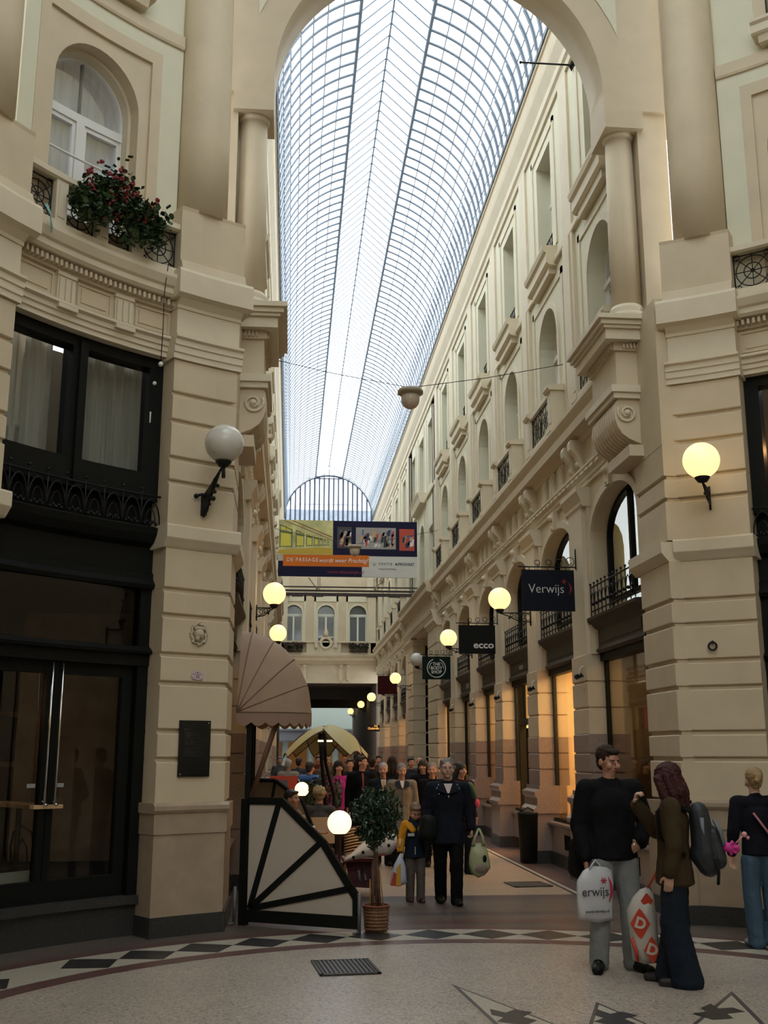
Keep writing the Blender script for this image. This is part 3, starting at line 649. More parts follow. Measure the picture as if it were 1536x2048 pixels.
def facade(M, side, no):
    t = empty('wall_%s' % side); struct(t, 'cream plastered upper facade of the passage on the %s' % side, 'wall')
    bays = [(c, 1) for c in BAYS]+[(c, 1) for c in BAYS2]
    b = MB(); rb = MB(); pr_ = MB(); edges = []
    alls = BAYS+[34.5]+BAYS2
    for idx, c in enumerate(alls):
        s0 = P0 if idx == 0 else (alls[idx-1]+c)/2; s1 = 52.8 if idx == len(alls)-1 else (alls[idx+1]+c)/2
        if c == 34.5:
            s0, s1 = 30.535, 38.465
            for cc, hh, a, e in ((32.2, .5, s0, 33.1), (34.5, .62, 33.1, 35.9), (36.8, .5, 35.9, s1)):
                b.archwall(M, a, e, 6.6, 9.5, 0, -.35, cc, hh, 7.0, 8.48 if hh > .6 else 8.6, .6 if hh > .6 else 0, 12, 1)
                b.archwall(M, a, e, 9.5, 12.6, 0, -.35, cc, hh, 10.0, 12.0, 0, 12, 1)
        else:
            b.archwall(M, s0, s1, 6.6, 9.5, 0, -.35, c, .62, 7.0, 8.48, .60, 14, 1)
            b.archwall(M, s0, s1, 9.5, 12.6, 0, -.35, c, .5, 10.0, 12.0, 0, 12, 1)
        # raised strips and surrounds
        hw = .62
        if c != 34.5:
            for k in (-1, 1):
                pr_.mbox(M, c+k*1.0-.05, c+k*1.0+.05, 0, .022, 6.67, 9.42); pr_.mbox(M, c+k*.78-.05, c+k*.78+.05, 0, .022, 9.95, 12.28)
            pr_.mbox(M, c-1.05, c+1.05, 0, .022, 9.30, 9.42); pr_.mbox(M, c-.83, c+.83, 0, .022, 12.18, 12.28)
            rb.archframe(M, c, hw+.1, 7.0, 8.48, .70, .1, 0, .03, 1, 14, bottom=False)
        else:
            for cc in (32.2, 34.5, 36.8):
                for k in (-1, 1): pr_.mbox(M, cc+k*.85-.05, cc+k*.85+.05, 0, .022, 6.67, 12.28)
    b.build('plaster_field', CREAM, t); pr_.build('raised_frame', STONE2, t); rb.build('arch_moulding', STONE2, t)
    strips = [15.19+3.07*k for k in range(5)]+[30.6, 38.4]+[41.54+3.07*k for k in range(4)]
    for s in strips:
        b = MB(); b.mbox(M, s-.30, s+.30, 0, .05, 6.67, 9.62); b.mbox(M, s-.17, s+.17, .05, .075, 6.67, 9.62); b.mbox(M, s-.25, s+.25, 0, .04, 9.75, 12.5); b.build('pilaster_strip', STONE2, t)
    b = MB(); b.sweep(M, [(0, 9.62), (.05, 9.62), (.06, 9.64), (.06, 9.72), (.04, 9.75), (0, 9.75)], P0, 52.8); b.build('string_course', STONE2, t)
    g = empty('trim_%d' % no); struct(g, 'deep moulded eaves cornice under the glass roof on the %s' % side, 'cornice')
    b = MB(); b.sweep(M, [(-.3, 12.45), (.04, 12.45), (.05, 12.56), (.09, 12.60), (.10, 12.72), (.19, 12.92), (.21, 13.0), (-.3, 13.0)], P0, 52.8); b.build('lower_moulding', STONE2, g)
    b = MB(); b.sweep(M, [(-.3, 13.0), (.21, 13.0), (.22, 13.20), (.25, 13.22), (.25, 13.36), (.22, 13.38), (-.3, 13.38)], P0, 52.8); b.build('gutter_board', STONE, g)
def entab(M, side, no):
    t = empty('trim_%d' % no); struct(t, 'long stone entablature with consoles above the %s shops' % side, 'cornice')
    segs = [(P0, 30.6, 0), (30.6, 38.4, .16), (38.4, 52.8, 0)]
    b = MB()
    for a, e, o in segs:
        b.sweep(M, [(-.5, 5.55), (.02+o, 5.55), (.02+o, 5.61), (.04+o, 5.62), (.04+o, 5.68), (.06+o, 5.70), (.06+o, 5.75), (.09+o, 5.77), (.09+o, 5.80), (-.5, 5.80)], a, e)
    b.build('architrave', STONE2, t)
    b = MB()
    for a, e, o in segs: b.mbox(M, a, e, -.5, .0+o, 5.80, 6.22)
    b.build('frieze', STONE, t)
    b = MB()
    for a, e, o in segs: b.sweep(M, [(-.5, 6.22), (.02+o, 6.22), (.05+o, 6.27), (.06+o, 6.30), (.21+o, 6.33), (.22+o, 6.46), (.20+o, 6.47), (.24+o, 6.54), (.27+o, 6.60), (.27+o, 6.655), (.24+o, 6.67), (-.5, 6.68)], a, e)
    b.build('cornice', STONE, t)
    b = MB(); y = P0
    while y < 52.6:
        o = .16 if 30.6 < y < 38.4 else 0
        b.mbox(M, y, y+.16, .07+o, .09+o, 5.70, 5.735); y += .26
    b.build('bead_course', STONE2, t)
    for s in PIL+[27.47+3.07, 38.3]+PIL2[1:]+BAYS+BAYS2:
        isb = any(abs(s-x) < .01 for x in BAYS+BAYS2)
        b = MB(); o = .16 if 30.6 < s < 38.4 else 0
        if isb:
            for k in (-.55, 0, .55):
                b.mbox(M, s+k-.13, s+k+.13, 0, .035, 5.82, 6.20)
                for q in (-.08, 0, .08): b.mbox(M, s+k+q-.022, s+k+q+.022, .035, .055, 5.84, 6.16)
            b.build('triglyph_group', STONE2, t)
        else:
            for k in (-.2, .2):
                pr2 = [(0, 5.84), (.05, 5.83), (.09, 5.87), (.08, 5.95), (.10, 6.02), (.15, 6.07), (.20, 6.12), (.21, 6.20), (.19, 6.26), (0, 6.26)]
                b.sweep(M, [(d+o, z) for d, z in pr2], s+k-.075, s+k+.075)
                for (d, z, r) in ((.15, 6.15, .055), (.075, 5.90, .045)): b.ball(M(s+k, d+o, z), r, 8)
            b.build('frieze_console', STONE2, t)
def pilaster(M, side, s, k):
    t = empty('shop_pilaster', label='banded stone pilaster between shops on the %s, %s from the round hall' % (side, k), cat='pilaster', group='banded pilasters between the shops')
    h = .36; d = .10
    b = MB(); b.mbox(M, s-h-.08, s+h+.08, -.35, d-.06, 3.1, 5.30); b.mbox(M, s-h, s+h, d-.06, d, 3.1, 5.22); b.build('upper_shaft', STONE2, t)
    b = MB(); b.sweep(M, [(-.3, 5.22), (d, 5.22), (d+.02, 5.25), (d+.02, 5.30), (d+.06, 5.38), (d+.09, 5.44), (d+.09, 5.50), (-.3, 5.52)], s-h-.1, s+h+.1); b.build('capital', STONE2, t)
    b = MB(); rustic(b, M, s-h-.04, s+h+.04, d+.02, 2.0, 3.1, [2.36, 2.72], 1, .025, .02); b.build('mid_shaft', STONE, t)
    b = MB(); rustic(b, M, s-h-.05, s+h+.05, d+.03, 1.22, 2.0, [1.48, 1.74], 1, .02, .015); b.build('granite_shaft', GRAN, t)
    b = MB(); b.sweep(M, [(-.3, .78), (d+.16, .78), (d+.16, .84), (d+.10, .90), (d+.10, 1.02), (d+.14, 1.06), (d+.14, 1.12), (d+.06, 1.16), (d+.06, 1.22), (-.3, 1.22)], s-h-.12, s+h+.12)
    b.mbox(M, s-h-.09, s+h+.09, -.3, d+.12, .2, .78); b.build('pedestal', GRAN, t)
    b = MB(); b.mbox(M, s-h-.11, s+h+.11, -.3, d+.14, 0, .2); b.build('plinth', PLINTH, t)
def shop(M, side, c, k, style, s0=None, s1=None):
    """one shop bay: mezzanine arch, iron rail, fascia, shop window, interior"""
    s0 = s0 or c-1.17; s1 = s1 or c+1.17; lit, kind = style
    t = empty('shopfront', label='dark wooden shopfront under a segmental arch, %s on the %s, %s' % (k, side, 'with a warmly lit display' if lit == 'warm' else 'with a glowing doorway' if lit == 'door' else 'dimly lit inside'), cat='shopfront', group='arched shopfronts of the passage')
    b = MB(); b.archwall(M, s0-.37, s1+.37, 3.1, 5.56, -.02, -.30, c, 1.05, 3.1, 4.72, .55, 16, 1, floor=False); b.build('arch_spandrel', STONE, t)
    b = MB(); b.archframe(M, c, 1.17, 3.9, 4.72, .67, .12, -.02, .02, 1, 16, bottom=False); b.build('arch_moulding', STONE2, t)
    b = MB(); b.poly(M, [(c-.09, 5.26), (c+.09, 5.26), (c+.13, 5.56), (c-.13, 5.56)], -.02, .07); b.ball(M(c, .08, 5.46), .06, 8); b.ball(M(c, .05, 5.30), .045, 8); b.build('keystone', STONE2, t)
    b = MB(); b.archframe(M, c, 1.05, 3.8, 4.72, .55, .06, -.30, -.22, 1, 16)
    b.mbox(M, c-.04, c+.04, -.29, -.22, 3.8, 5.25); b.build('mezzanine_frame', BLACK, t)
    b = MB(); b.archpane(M, c, 1.05, 3.7, 4.72, .55, -.26, 16); b.build('mezzanine_pane', glass('mezz_glass', (.5, .52, .5), .03), t)
    b = MB(); b.archpane(M, c, 1.15, 3.6, 4.8, .6, -.75, 10); b.build('mezzanine_blind', mat('beige_blind', (.42, .37, .27), .8) if kind != 'yellow' else mat('yellow_blind', (.55, .45, .12), .8), t)
    rl = MB()
    for z in (3.68, 4.02): rl.tube([M(s0+.1, .04, z), M(s1-.1, .04, z)], .011, 5)
    n = 11
    for i in range(n+1):
        s = s0+.1+(s1-s0-.2)*i/n; rl.tube([M(s, .04, 3.62), M(s, .04, 4.06)], .008, 4); rl.ball(M(s, .04, 4.07), .018, 5)
        if i < n: st = (s1-s0-.2)/n; rl.tube([M(s+st*(.5-.5*math.cos(q*PI/6)), .04, 3.72+.22*math.sin(q*PI/6)) for q in range(7)], .007, 4); rl.ball(M(s+st/2, .04, 3.78), .025, 5)
    rl.build('iron_railing', IRON, t)
    b = MB(); b.sweep(M, [(-.4, 3.10), (-.03, 3.10), (-.01, 3.14), (-.04, 3.2), (-.04, 3.42), (.0, 3.46), (.05, 3.52), (.08, 3.56), (.08, 3.60), (-.4, 3.62)], s0, s1); b.mbox(M, s0+.15, s1-.15, -.04, -.03, 3.24, 3.38); b.build('fascia', GREYBR, t)
    b = MB(); g = -.16
    for a, e in ((s0, s0+.075), (s1-.075, s1)): b.mbox(M, a, e, g-.03, g+.03, .66, 3.1)
    b.mbox(M, s0, s1, g-.05, g+.08, .60, .72); b.mbox(M, s0, s1, g-.05, g+.08, 3.0, 3.1)
    if lit == 'door':
        for a in (c-.55, c+.5): b.mbox(M, a, a+.09, g-.05, g+.08, .1, 3.1)
        b.mbox(M, c-.5, c+.5, g-.05, g+.08, 2.25, 2.36)
    b.build('window_frame', BLACK, t)
    if lit == 'door':
        for a, e in ((s0+.1, c-.52), (c+.56, s1-.1)): b = MB(); b.mbox(M, a, e, g-.01, g, .7, 3.05); b.build('shop_pane', glass('shop_glass', (.8, .78, .74), .03), t)
        b = MB(); b.mbox(M, c-.46, c+.5, g-.01, g, 2.36, 3.05); b.build('transom_pane', MATS['shop_glass'], t)
        d_ = MB()
        R = lambda u, z, w=0: (M(c+.48, g-.05, 0)[0]+(.9*math.cos(1.0)*0)+(1 if side == 'right' else -1)*u*.86, c+.48-u*.5, z)
        for u0, u1, z0, z1 in ((0, .09, .1, 2.2), (.78, .88, .1, 2.2), (0, .88, .1, .3), (0, .88, 2.1, 2.2)):
            p = [R(u0, z0), R(u1, z0), R(u1, z1), R(u0, z1)]; d_.add(p+[(x, y+.05, z) for x, y, z in p], [(0, 1, 2, 3), (4, 5, 6, 7), (0, 1, 5, 4), (1, 2, 6, 5), (2, 3, 7, 6), (3, 0, 4, 7)])
        d_.build('open_door_leaf', BLACK, t)
    else:
        b = MB(); b.mbox(M, s0+.1, s1-.1, g-.01, g, .7, 3.02); b.build('shop_pane', glass('shop_glass', (.8, .78, .74), .03), t)
    b = MB()
    if lit == 'door':
        for a, e in ((s0-.02, c-.5), (c+.56, s1+.02)): b.mbox(M, a, e, -.45, -.04, .2, .62); b.mbox(M, a, e, -.45, .0, .62, .68)
    else:
        b.mbox(M, s0-.02, s1+.02, -.45, -.04, .2, .60); b.sweep(M, [(-.45, .60), (0, .60), (.03, .63), (.03, .66), (-.45, .68)], s0-.02, s1+.02)
    b.build('stall_riser', GRAN, t)
    b = MB(); b.mbox(M, s0-.02, (c-.5 if lit == 'door' else s1+.02), -.45, .0, 0, .2); b.build('riser_plinth', PLINTH, t)
    b = MB(); b.mbox(M, c-.3, c+.3, -.06, -.035, .28, .50)
    for i in range(6): b.mbox(M, c-.3+.1*i+.03, c-.3+.1*i+.05, -.035, -.025, .28, .5)
    if lit != 'door': b.build('cellar_vent', BLACK, t)
    # room
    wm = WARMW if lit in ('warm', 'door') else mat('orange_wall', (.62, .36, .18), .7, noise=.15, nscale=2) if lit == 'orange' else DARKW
    b = MB(); D2 = 2.3
    v = [M(a, d, z) for a in (s0-.25, s1+.25) for d in (-.24, -D2) for z in (.05 if lit == 'door' else .6, 3.3)]
    b.add(v, [(2, 6, 7, 3), (0, 2, 3, 1), (4, 6, 7, 5)], 0); b.add(v, [(0, 4, 6, 2)], 1); b.add(v, [(1, 5, 7, 3)], 0)
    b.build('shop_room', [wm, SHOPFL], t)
    if lit != 'dark':
        b = MB(); n = 3 if lit != 'dim' else 1
        for i in range(n):
            p = M(c-.6+.6*i, -.8, 3.22); b.lathe((p[0], p[1], p[2]), [(.10, 0), (.11, .03), (.06, .05)], 12)
        es = {'warm': 4, 'door': 4, 'orange': 3, 'dim': 2.5}[lit]
        b.build('ceiling_spots', emis('spot_'+lit, (1, .70, .36), es*1.0), t)
        ld = bpy.data.lights.new('shop_light', 'AREA'); ld.shape = 'RECTANGLE'; ld.size = 1.6; ld.size_y = 1.2; ld.color = (1, .66, .30); ld.energy = {'warm': 62, 'door': 55, 'orange': 30, 'dim': 12}[lit]
        lo = bpy.data.objects.new('shop_light', ld); COL.objects.link(lo); lo.location = M(c, -1.15, 3.2); lo.parent = t
        if side == 'left': pass
        lo.rotation_euler = (0, 0, PI/2)
def rust_pier(M, side, s0, s1, where):
    t = empty('crossing_pier', label='wide rusticated pier beside the side opening halfway along the %s, %s' % (side, where), cat='pier')
    b = MB(); rustic(b, M, s0, s1, .12, 1.22, 5.3, [1.6, 2.0, 2.4, 2.8, 3.2, 3.6, 4.0, 4.4, 4.8], 1, .04, .03); b.build('rusticated_shaft', STONE, t)
    b = MB(); b.sweep(M, [(-.4, 5.3), (.12, 5.3), (.16, 5.36), (.22, 5.44), (.22, 5.5), (-.4, 5.56)], s0-.05, s1+.05); b.build('capital', STONE2, t)
    b = MB(); b.mbox(M, s0-.05, s1+.05, -.4, .2, .2, 1.22); b.build('pedestal', GRAN, t)
    b = MB(); b.mbox(M, s0-.07, s1+.07, -.4, .22, 0, .2); b.build('plinth', PLINTH, t)
styles_r = [('dim', 'a'), ('warm', 'yellow'), ('door', 'a'), ('orange', 'a'), ('dim', 'a'), ('orange', 'a')]
wno = 7; tno = 3
for side, M in (('right', mapR(UX)), ('left', mapL(UX))):
    facade(M, side, tno); tno += 1
    entab(M, side, tno); tno += 1
    for i, c in enumerate(BAYS+BAYS2):
        k = ORD[i]
        win_upper(M, side, c, k, wno); wno += 1
        rect_win(M, side, c, k, wno); wno += 1
        balcony(M, side, c, k)
    for i, (c, nm) in enumerate(((34.5, 'middle'), (32.2, 'near side'), (36.8, 'far side'))):
        t = empty('window_%d' % wno); wno += 1; struct(t, '%s window of the triple group over the crossing on the %s' % (nm, side), 'window')
        b = MB(); hh = .62 if i == 0 else .5; b.archpane(M, c, hh, 7.0, 8.48 if i == 0 else 8.6, .6 if i == 0 else 0, -.30); b.archpane(M, c, hh, 10, 12, 0, -.30); b.build('pane', MATS['pane_reflect'], t)
        b = MB(); b.archframe(M, c, hh, 10.0, 12.0, 0, .06, -.33, -.25, 1); b.archframe(M, c, hh, 7.0, 8.48, .1, .06, -.33, -.25, 1); b.build('window_frame', WHITE, t)
    b = MB(); b.sweep(M, [(-.1, 9.56), (.2, 9.62), (.24, 9.8), (.30, 9.93), (-.1, 9.95)], 33.3, 35.7); b.build('window_sill', STONE2, t)
    for i, s in enumerate(PIL+PIL2): pilaster(M, side, s, ORD[i])
    for i, c in enumerate(BAYS):
        st = styles_r[i] if side == 'right' else ('dim', 'a')
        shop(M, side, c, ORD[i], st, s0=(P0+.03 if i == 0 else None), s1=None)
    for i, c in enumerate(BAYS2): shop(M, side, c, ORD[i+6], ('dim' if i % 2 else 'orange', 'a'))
    rust_pier(M, side, 30.25, 32.3, 'near edge'); rust_pier(M, side, 36.3, 37.9, 'far edge')
    b = MB(); b.mbox(M, 32.3, 36.3, -2.4, -2.3, 0, 6.6); b.mbox(M, 32.2, 32.3, -2.4, -.3, 0, 6.6); b.mbox(M, 36.3, 36.4, -2.4, -.3, 0, 6.6); b.mbox(M, 32.2, 36.4, -2.4, 0, 5.5, 5.6)
    struct(b.build('wall_recess_%s' % side, STONE), 'dark recess of the side opening halfway along the %s' % side, 'wall')
# ------------------------------------------------------------------ glass roof
RH, RZ, RX, Y0, Y1 = 2.23, 13.27, XC, 12.63, 52.8
LH, LZ, RIDGE = .69, 15.39, 16.05
A1 = math.acos(LH/RH)
def roofpt(a, r=RH): return (RX+r*math.cos(a), RZ+r*math.sin(a))
rf = empty('ceiling_glass_roof'); struct(rf, 'long iron and glass barrel roof with a raised central lantern', 'glass roof')
b = MB(); n = 14
for k in (0, 1):
    for i in range(n):
        a0 = A1*i/n; a1 = A1*(i+1)/n
        if k: a0, a1 = PI-a0, PI-a1
        p, q = roofpt(a0), roofpt(a1); b.add([(p[0], Y0, p[1]), (q[0], Y0, q[1]), (q[0], Y1, q[1]), (p[0], Y1, p[1])], [(0, 1, 2, 3)], 0, True)
    x = RX+(LH if k == 0 else -LH); b.add([(x, Y0, LZ), (RX, Y0, RIDGE), (RX, Y1, RIDGE), (x, Y1, LZ)], [(0, 1, 2, 3)])
b.build('glass_panes', ROOFG, rf)
rib = MB(); N = 100; SP = .375
def ribbon(b, pts, w, th):
    vs = []
    for i, p in enumerate(pts):
        a, c = pts[max(0, i-1)], pts[min(len(pts)-1, i+1)]; d = Vector((c[0]-a[0], 0, c[2]-a[2])).normalized(); n_ = Vector((d.z, 0, -d.x))
        for sy, sn in ((-1, -1), (1, -1), (1, 1), (-1, 1)): vs.append((p[0]+n_.x*th/2*sn, sy*w/2, p[2]+n_.z*th/2*sn))
    m = len(pts); b.add(vs, [(i*4+j, i*4+(j+1) % 4, (i+1)*4+(j+1) % 4, (i+1)*4+j) for i in range(m-1) for j in range(4)]+[(0, 1, 2, 3), (m*4-4, m*4-3, m*4-2, m*4-1)])
for k in (0, 1):
    pts = []
    for i in range(25):
        a = A1*i/24; a = PI-a if k else a; p = roofpt(a, RH-.02); pts.append((p[0], 0, p[1]))
    ribbon(rib, pts, .054, .026); ribbon(rib, [(RX+(p[0]-RX)*.985, 0, RZ+(p[2]-RZ)*.985) for p in pts[1:9]], .06, .010)
    x = RX+(LH if k == 0 else -LH); ribbon(rib, [(x, 0, LZ), (RX, 0, RIDGE)], .036, .016)
r0 = rib.build('roof_rib', STEEL, rf); r0.location.y = Y0+.1
for i in range(1, 100):
    r = r0.copy(); COL.objects.link(r); r.parent = rf; r.location.y = Y0+.1+SP*i
b = MB(); me0 = r0.data
for i in range(100, 108):
    y = Y0+.1+SP*i
    if y < Y1: b.add([(v.co.x, v.co.y+y, v.co.z) for v in me0.vertices], [tuple(p.vertices) for p in me0.polygons])
o = b.build('roof_rib', STEEL, rf); o['kind'] = 'stuff'
for k in (0, 1):
    for i in range(1, 9):
        a = A1*i/8; a = PI-a if k else a; p = roofpt(a, RH-.01)
        b = MB(); b.tube([(p[0], Y0, p[1]), (p[0], Y1, p[1])], .036 if i == 8 else .011, 6 if i == 8 else 4); b.build('lantern_edge_beam' if i == 8 else 'glazing_bar', STEEL, rf)
    p = roofpt(PI if k else 0, RH); b = MB(); b.box((p[0], (Y0+Y1)/2, p[1]+.06), (.05, Y1-Y0, .10)); b.build('gutter_rail', STEEL, rf)
b = MB(); b.tube([(RX, Y0, RIDGE-.02), (RX, Y1, RIDGE-.02)], .02, 6); b.build('ridge_bar', STEEL, rf)
# far lunette
lu = empty('window_90'); struct(lu, 'arched glazed lunette closing the far end of the roof', 'window')
b = MB(); yy = Y1+.02
for i in range(19):
    x = RX-RH+.06+(2*RH-.12)*i/18; u = abs(x-RX)
    zt = RZ+math.sqrt(max(0, RH*RH-u*u)) if u > LH else LZ
    b.tube([(x, yy, 10.9), (x, yy, zt)], .042 if i % 3 else .05, 4)
for i in (-.25, 0, .25): b.tube([(RX+i, yy, LZ), (RX+i, yy, LZ+.45-abs(i)*.9)], .02, 4)
b.tube([(RX-LH-.5, yy, LZ-.04), (RX+LH+.5, yy, LZ-.04)], .03, 4)
b.tube([(RX-1.6, yy, 14.0), (RX+1.6, yy, 14.0)], .015, 4)
for k in (-1, 1): b.tube([(RX+k*LH, yy, LZ), (RX+k*.45, yy, LZ+.35), (RX+k*.2, yy, LZ+.55), (RX, yy, RIDGE-.02)], .03, 4)
b.tube([(roofpt(PI*i/24)[0], yy, roofpt(PI*i/24)[1]) for i in range(25)], .05, 4)
b.build('mullions', mat('dark_mullion', (.05, .065, .10), .5), lu)
b = MB(); P = [(RX+RH, 10.9)]+[roofpt(PI*i/24) for i in range(25)]+[(RX-RH, 10.9)]
b.add([(x, yy+.03, z) for x, z in P], [tuple(range(len(P)))]); b.build('lunette_pane', glass('lunette_glass', (.92, .95, 1), 0), lu)
# grey slate roof of a building beyond
b = MB(); b.box((-7, 85, 8), (5, 12, 16)); b.box((11, 85, 8), (5, 12, 16)); b.box((2, 85, 15.6), (30, 12, 8.1)); bld = b.build('building', mat('grey_slate', (.20, .23, .27), .6, noise=.2, nscale=2)); tag(bld, 'grey slate clad building seen through the far lunette', 'building')
# ------------------------------------------------------------------ end wall
EY = 52.8
ew = empty('wall_end'); struct(ew, 'cream end wall with three arched windows above the low passage', 'wall')
ME = lambda s, d, z: (s, EY-d, z)
b = MB(); W = [.10, 1.70, 3.28]
xs = [-.7, .9, 2.49, 4.25]
for c, a, e in zip(W, xs, xs[1:]): b.archwall(ME, a, e, 6.4, 10.9, 0, -.3, c, .42, 6.9, 8.45, .42, 12, 1)
b.build('plaster_field', STONE, ew)
b = MB()
for c, hw in ((.10, .6), (1.70, .62), (3.28, .6)):
    b.archframe(ME, c, .50, 6.9, 8.45, .50, .08, 0, .03, 1, 12, bottom=False)
    for k in (-1, 1): b.mbox(ME, c+k*.55-.045, c+k*.55+.045, 0, .03, 6.9, 9.5)
    b.mbox(ME, c-.6, c+.6, 0, .03, 9.05, 9.5)
b.build('cream_surround', CREAM, ew)
for k, x in ((1, 3.95), (-1, -.4)):
    b = MB(); b.mbox(ME, x-.2, x+.2, 0, .2, 6.4, 9.3); b.mbox(ME, x-.28, x+.28, 0, .28, 9.3, 9.42); b.mbox(ME, x-.34, x+.34, 0, .34, 9.42, 9.62); b.mbox(ME, x-.24, x+.24, 0, .24, 9.62, 10.9); b.build('corner_pilaster', STONE2, ew)
b = MB(); b.sweep(ME, [(-.4, 5.05), (.02, 5.05), (.02, 5.95), (.08, 5.97), (.10, 6.08), (.24, 6.14), (.24, 6.26), (.30, 6.34), (.30, 6.42), (-.4, 6.42)], -.7, 4.25)
for s in (.35, .7, 2.45, 2.8): b.mbox(ME, s-.07, s+.07, 0, .10, 5.15, 5.95); b.ball(ME(s, .1, 5.85), .08, 8); b.ball(ME(s, .1, 5.2), .07, 8)
b.build('entablature', STONE, ew)
b = MB(); b.mbox(ME, .75, 2.45, .02, .2, 6.42, 7.0); b.mbox(ME, -.7, 4.25, .02, .26, 7.0, 7.08); b.mbox(ME, 3.9, 4.25, .02, .2, 6.42, 7.0); b.mbox(ME, -.7, -.3, .02, .2, 6.42, 7.0); b.mbox(ME, -.7, 4.25, .0, .26, 6.42, 6.5); b.build('parapet', STONE2, ew)
b = MB(); b.lathe((0, 0, 0), [(.19, 0), (.19, .1), (.30, .1), (.33, .05), (.33, 0)], 24)
b.v = [(1.70+x, EY-.2-z, 6.97+y) for x, y, z in b.v]
b.mbox(ME, 1.4, 2.0, .15, .25, 6.5, 6.72); b.mbox(ME, 1.15, 1.3, .15, .3, 6.75, 7.1); b.mbox(ME, 2.1, 2.25, .15, .3, 6.75, 7.1); b.mbox(ME, 1.35, 2.05, .15, .28, 7.22, 7.3); b.lathe((1.70, EY-.2, 0), [(.14, 7.3), (.1, 7.42), (.12, 7.5), (.05, 7.66), (.01, 7.78)], 12); b.build('round_ornament', STONE2, ew)
for i, (c, nm) in enumerate(zip(W, ('left', 'middle', 'right'))):
    t = empty('window_%d' % (91+i)); struct(t, '%s arched window in the far end wall' % nm, 'window')
    b = MB(); b.mbox(ME, c-.42, c+.42, -.26, -.18, 8.35, 8.45); b.mbox(ME, c-.045, c+.045, -.26, -.18, 6.9, 8.35); b.archframe(ME, c, .42, 6.9, 8.35, 0, .04, -.26, -.2, 1); b.build('window_frame', WHITE, t)
    b = MB(); b.archpane(ME, c, .42, 6.9, 8.45, .42, -.24); b.build('pane', MATS['pane_reflect'], t)
for i, x in enumerate((.12, 3.30)):
    t = empty('flower_planter', (x, EY-.3, 6.5), label='%s iron trough of dark red flowers on the far end balcony' % ('left' if i == 0 else 'right'), cat='planter')
    b = MB(); b.box((0, 0, .08), (.85, .16, .04)); 
    for q in range(12): b.tube([(-.42+.076*q, -.08, 0), (-.42+.076*q, -.08, .36)], .01, 4); b.tube([(-.42+.076*q+.03*math.cos(w_*PI/3), -.08, .2+.06*math.sin(w_*PI/3)) for w_ in range(7)], .008, 4)
    b.build('trough_rail', IRON, t)
    b = MB(); rr = random.Random(i)
    for q in range(90): b.ball((rr.uniform(-.48, .48), rr.uniform(-.16, .1), .34+rr.uniform(-.1, .12)), rr.uniform(.03, .055), 5)
    b.build('foliage', mat('dark_foliage', (.02, .035, .015), .7), t)
    b = MB()
    for q in range(60): b.ball((rr.uniform(-.45, .45), rr.uniform(-.2, .0), .40+rr.uniform(-.08, .1)), rr.uniform(.015, .03), 5)
    b.build('blossoms', mat('dark_red_flower', (.13, .015, .02), .7), t)
# low passage beyond the end wall
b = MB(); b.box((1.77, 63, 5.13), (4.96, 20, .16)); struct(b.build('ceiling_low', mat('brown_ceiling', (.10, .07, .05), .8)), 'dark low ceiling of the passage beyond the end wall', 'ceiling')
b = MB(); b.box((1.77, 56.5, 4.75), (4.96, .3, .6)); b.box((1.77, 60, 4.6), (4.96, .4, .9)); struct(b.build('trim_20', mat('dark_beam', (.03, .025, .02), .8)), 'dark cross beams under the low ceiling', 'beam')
for k, nm in ((0, 'right'), (1, 'left')):
    x = 4.2 if k == 0 else 2*XC-4.2
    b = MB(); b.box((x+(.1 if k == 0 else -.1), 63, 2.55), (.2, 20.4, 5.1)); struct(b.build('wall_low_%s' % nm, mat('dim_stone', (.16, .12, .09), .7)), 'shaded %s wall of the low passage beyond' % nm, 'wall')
fb = empty('building', label='pale street building with a dark shop canopy visible beyond the low passage', cat='building')
b = MB(); b.box((1.77, 78.2, 4.5), (30, .4, 9)); b.build('facade', mat('pale_facade', (.17, .20, .17), .7), fb)
b = MB(); b.box((1.77, 77.3, 2.9), (30, 1.6, .7)); b.box((1.77, 77.2, 3.3), (30, 1.8, .12)); b.build('shop_canopy', mat('dark_canopy', (.05, .05, .055), .6), fb)
b = MB()
for x in (-3.0, -1.2, .6, 2.4, 4.2): b.box((x, 77.9, 1.25), (1.3, .1, 2.4))
b.build('display_windows', emis('far_display', (1, .40, .12), .035), fb)
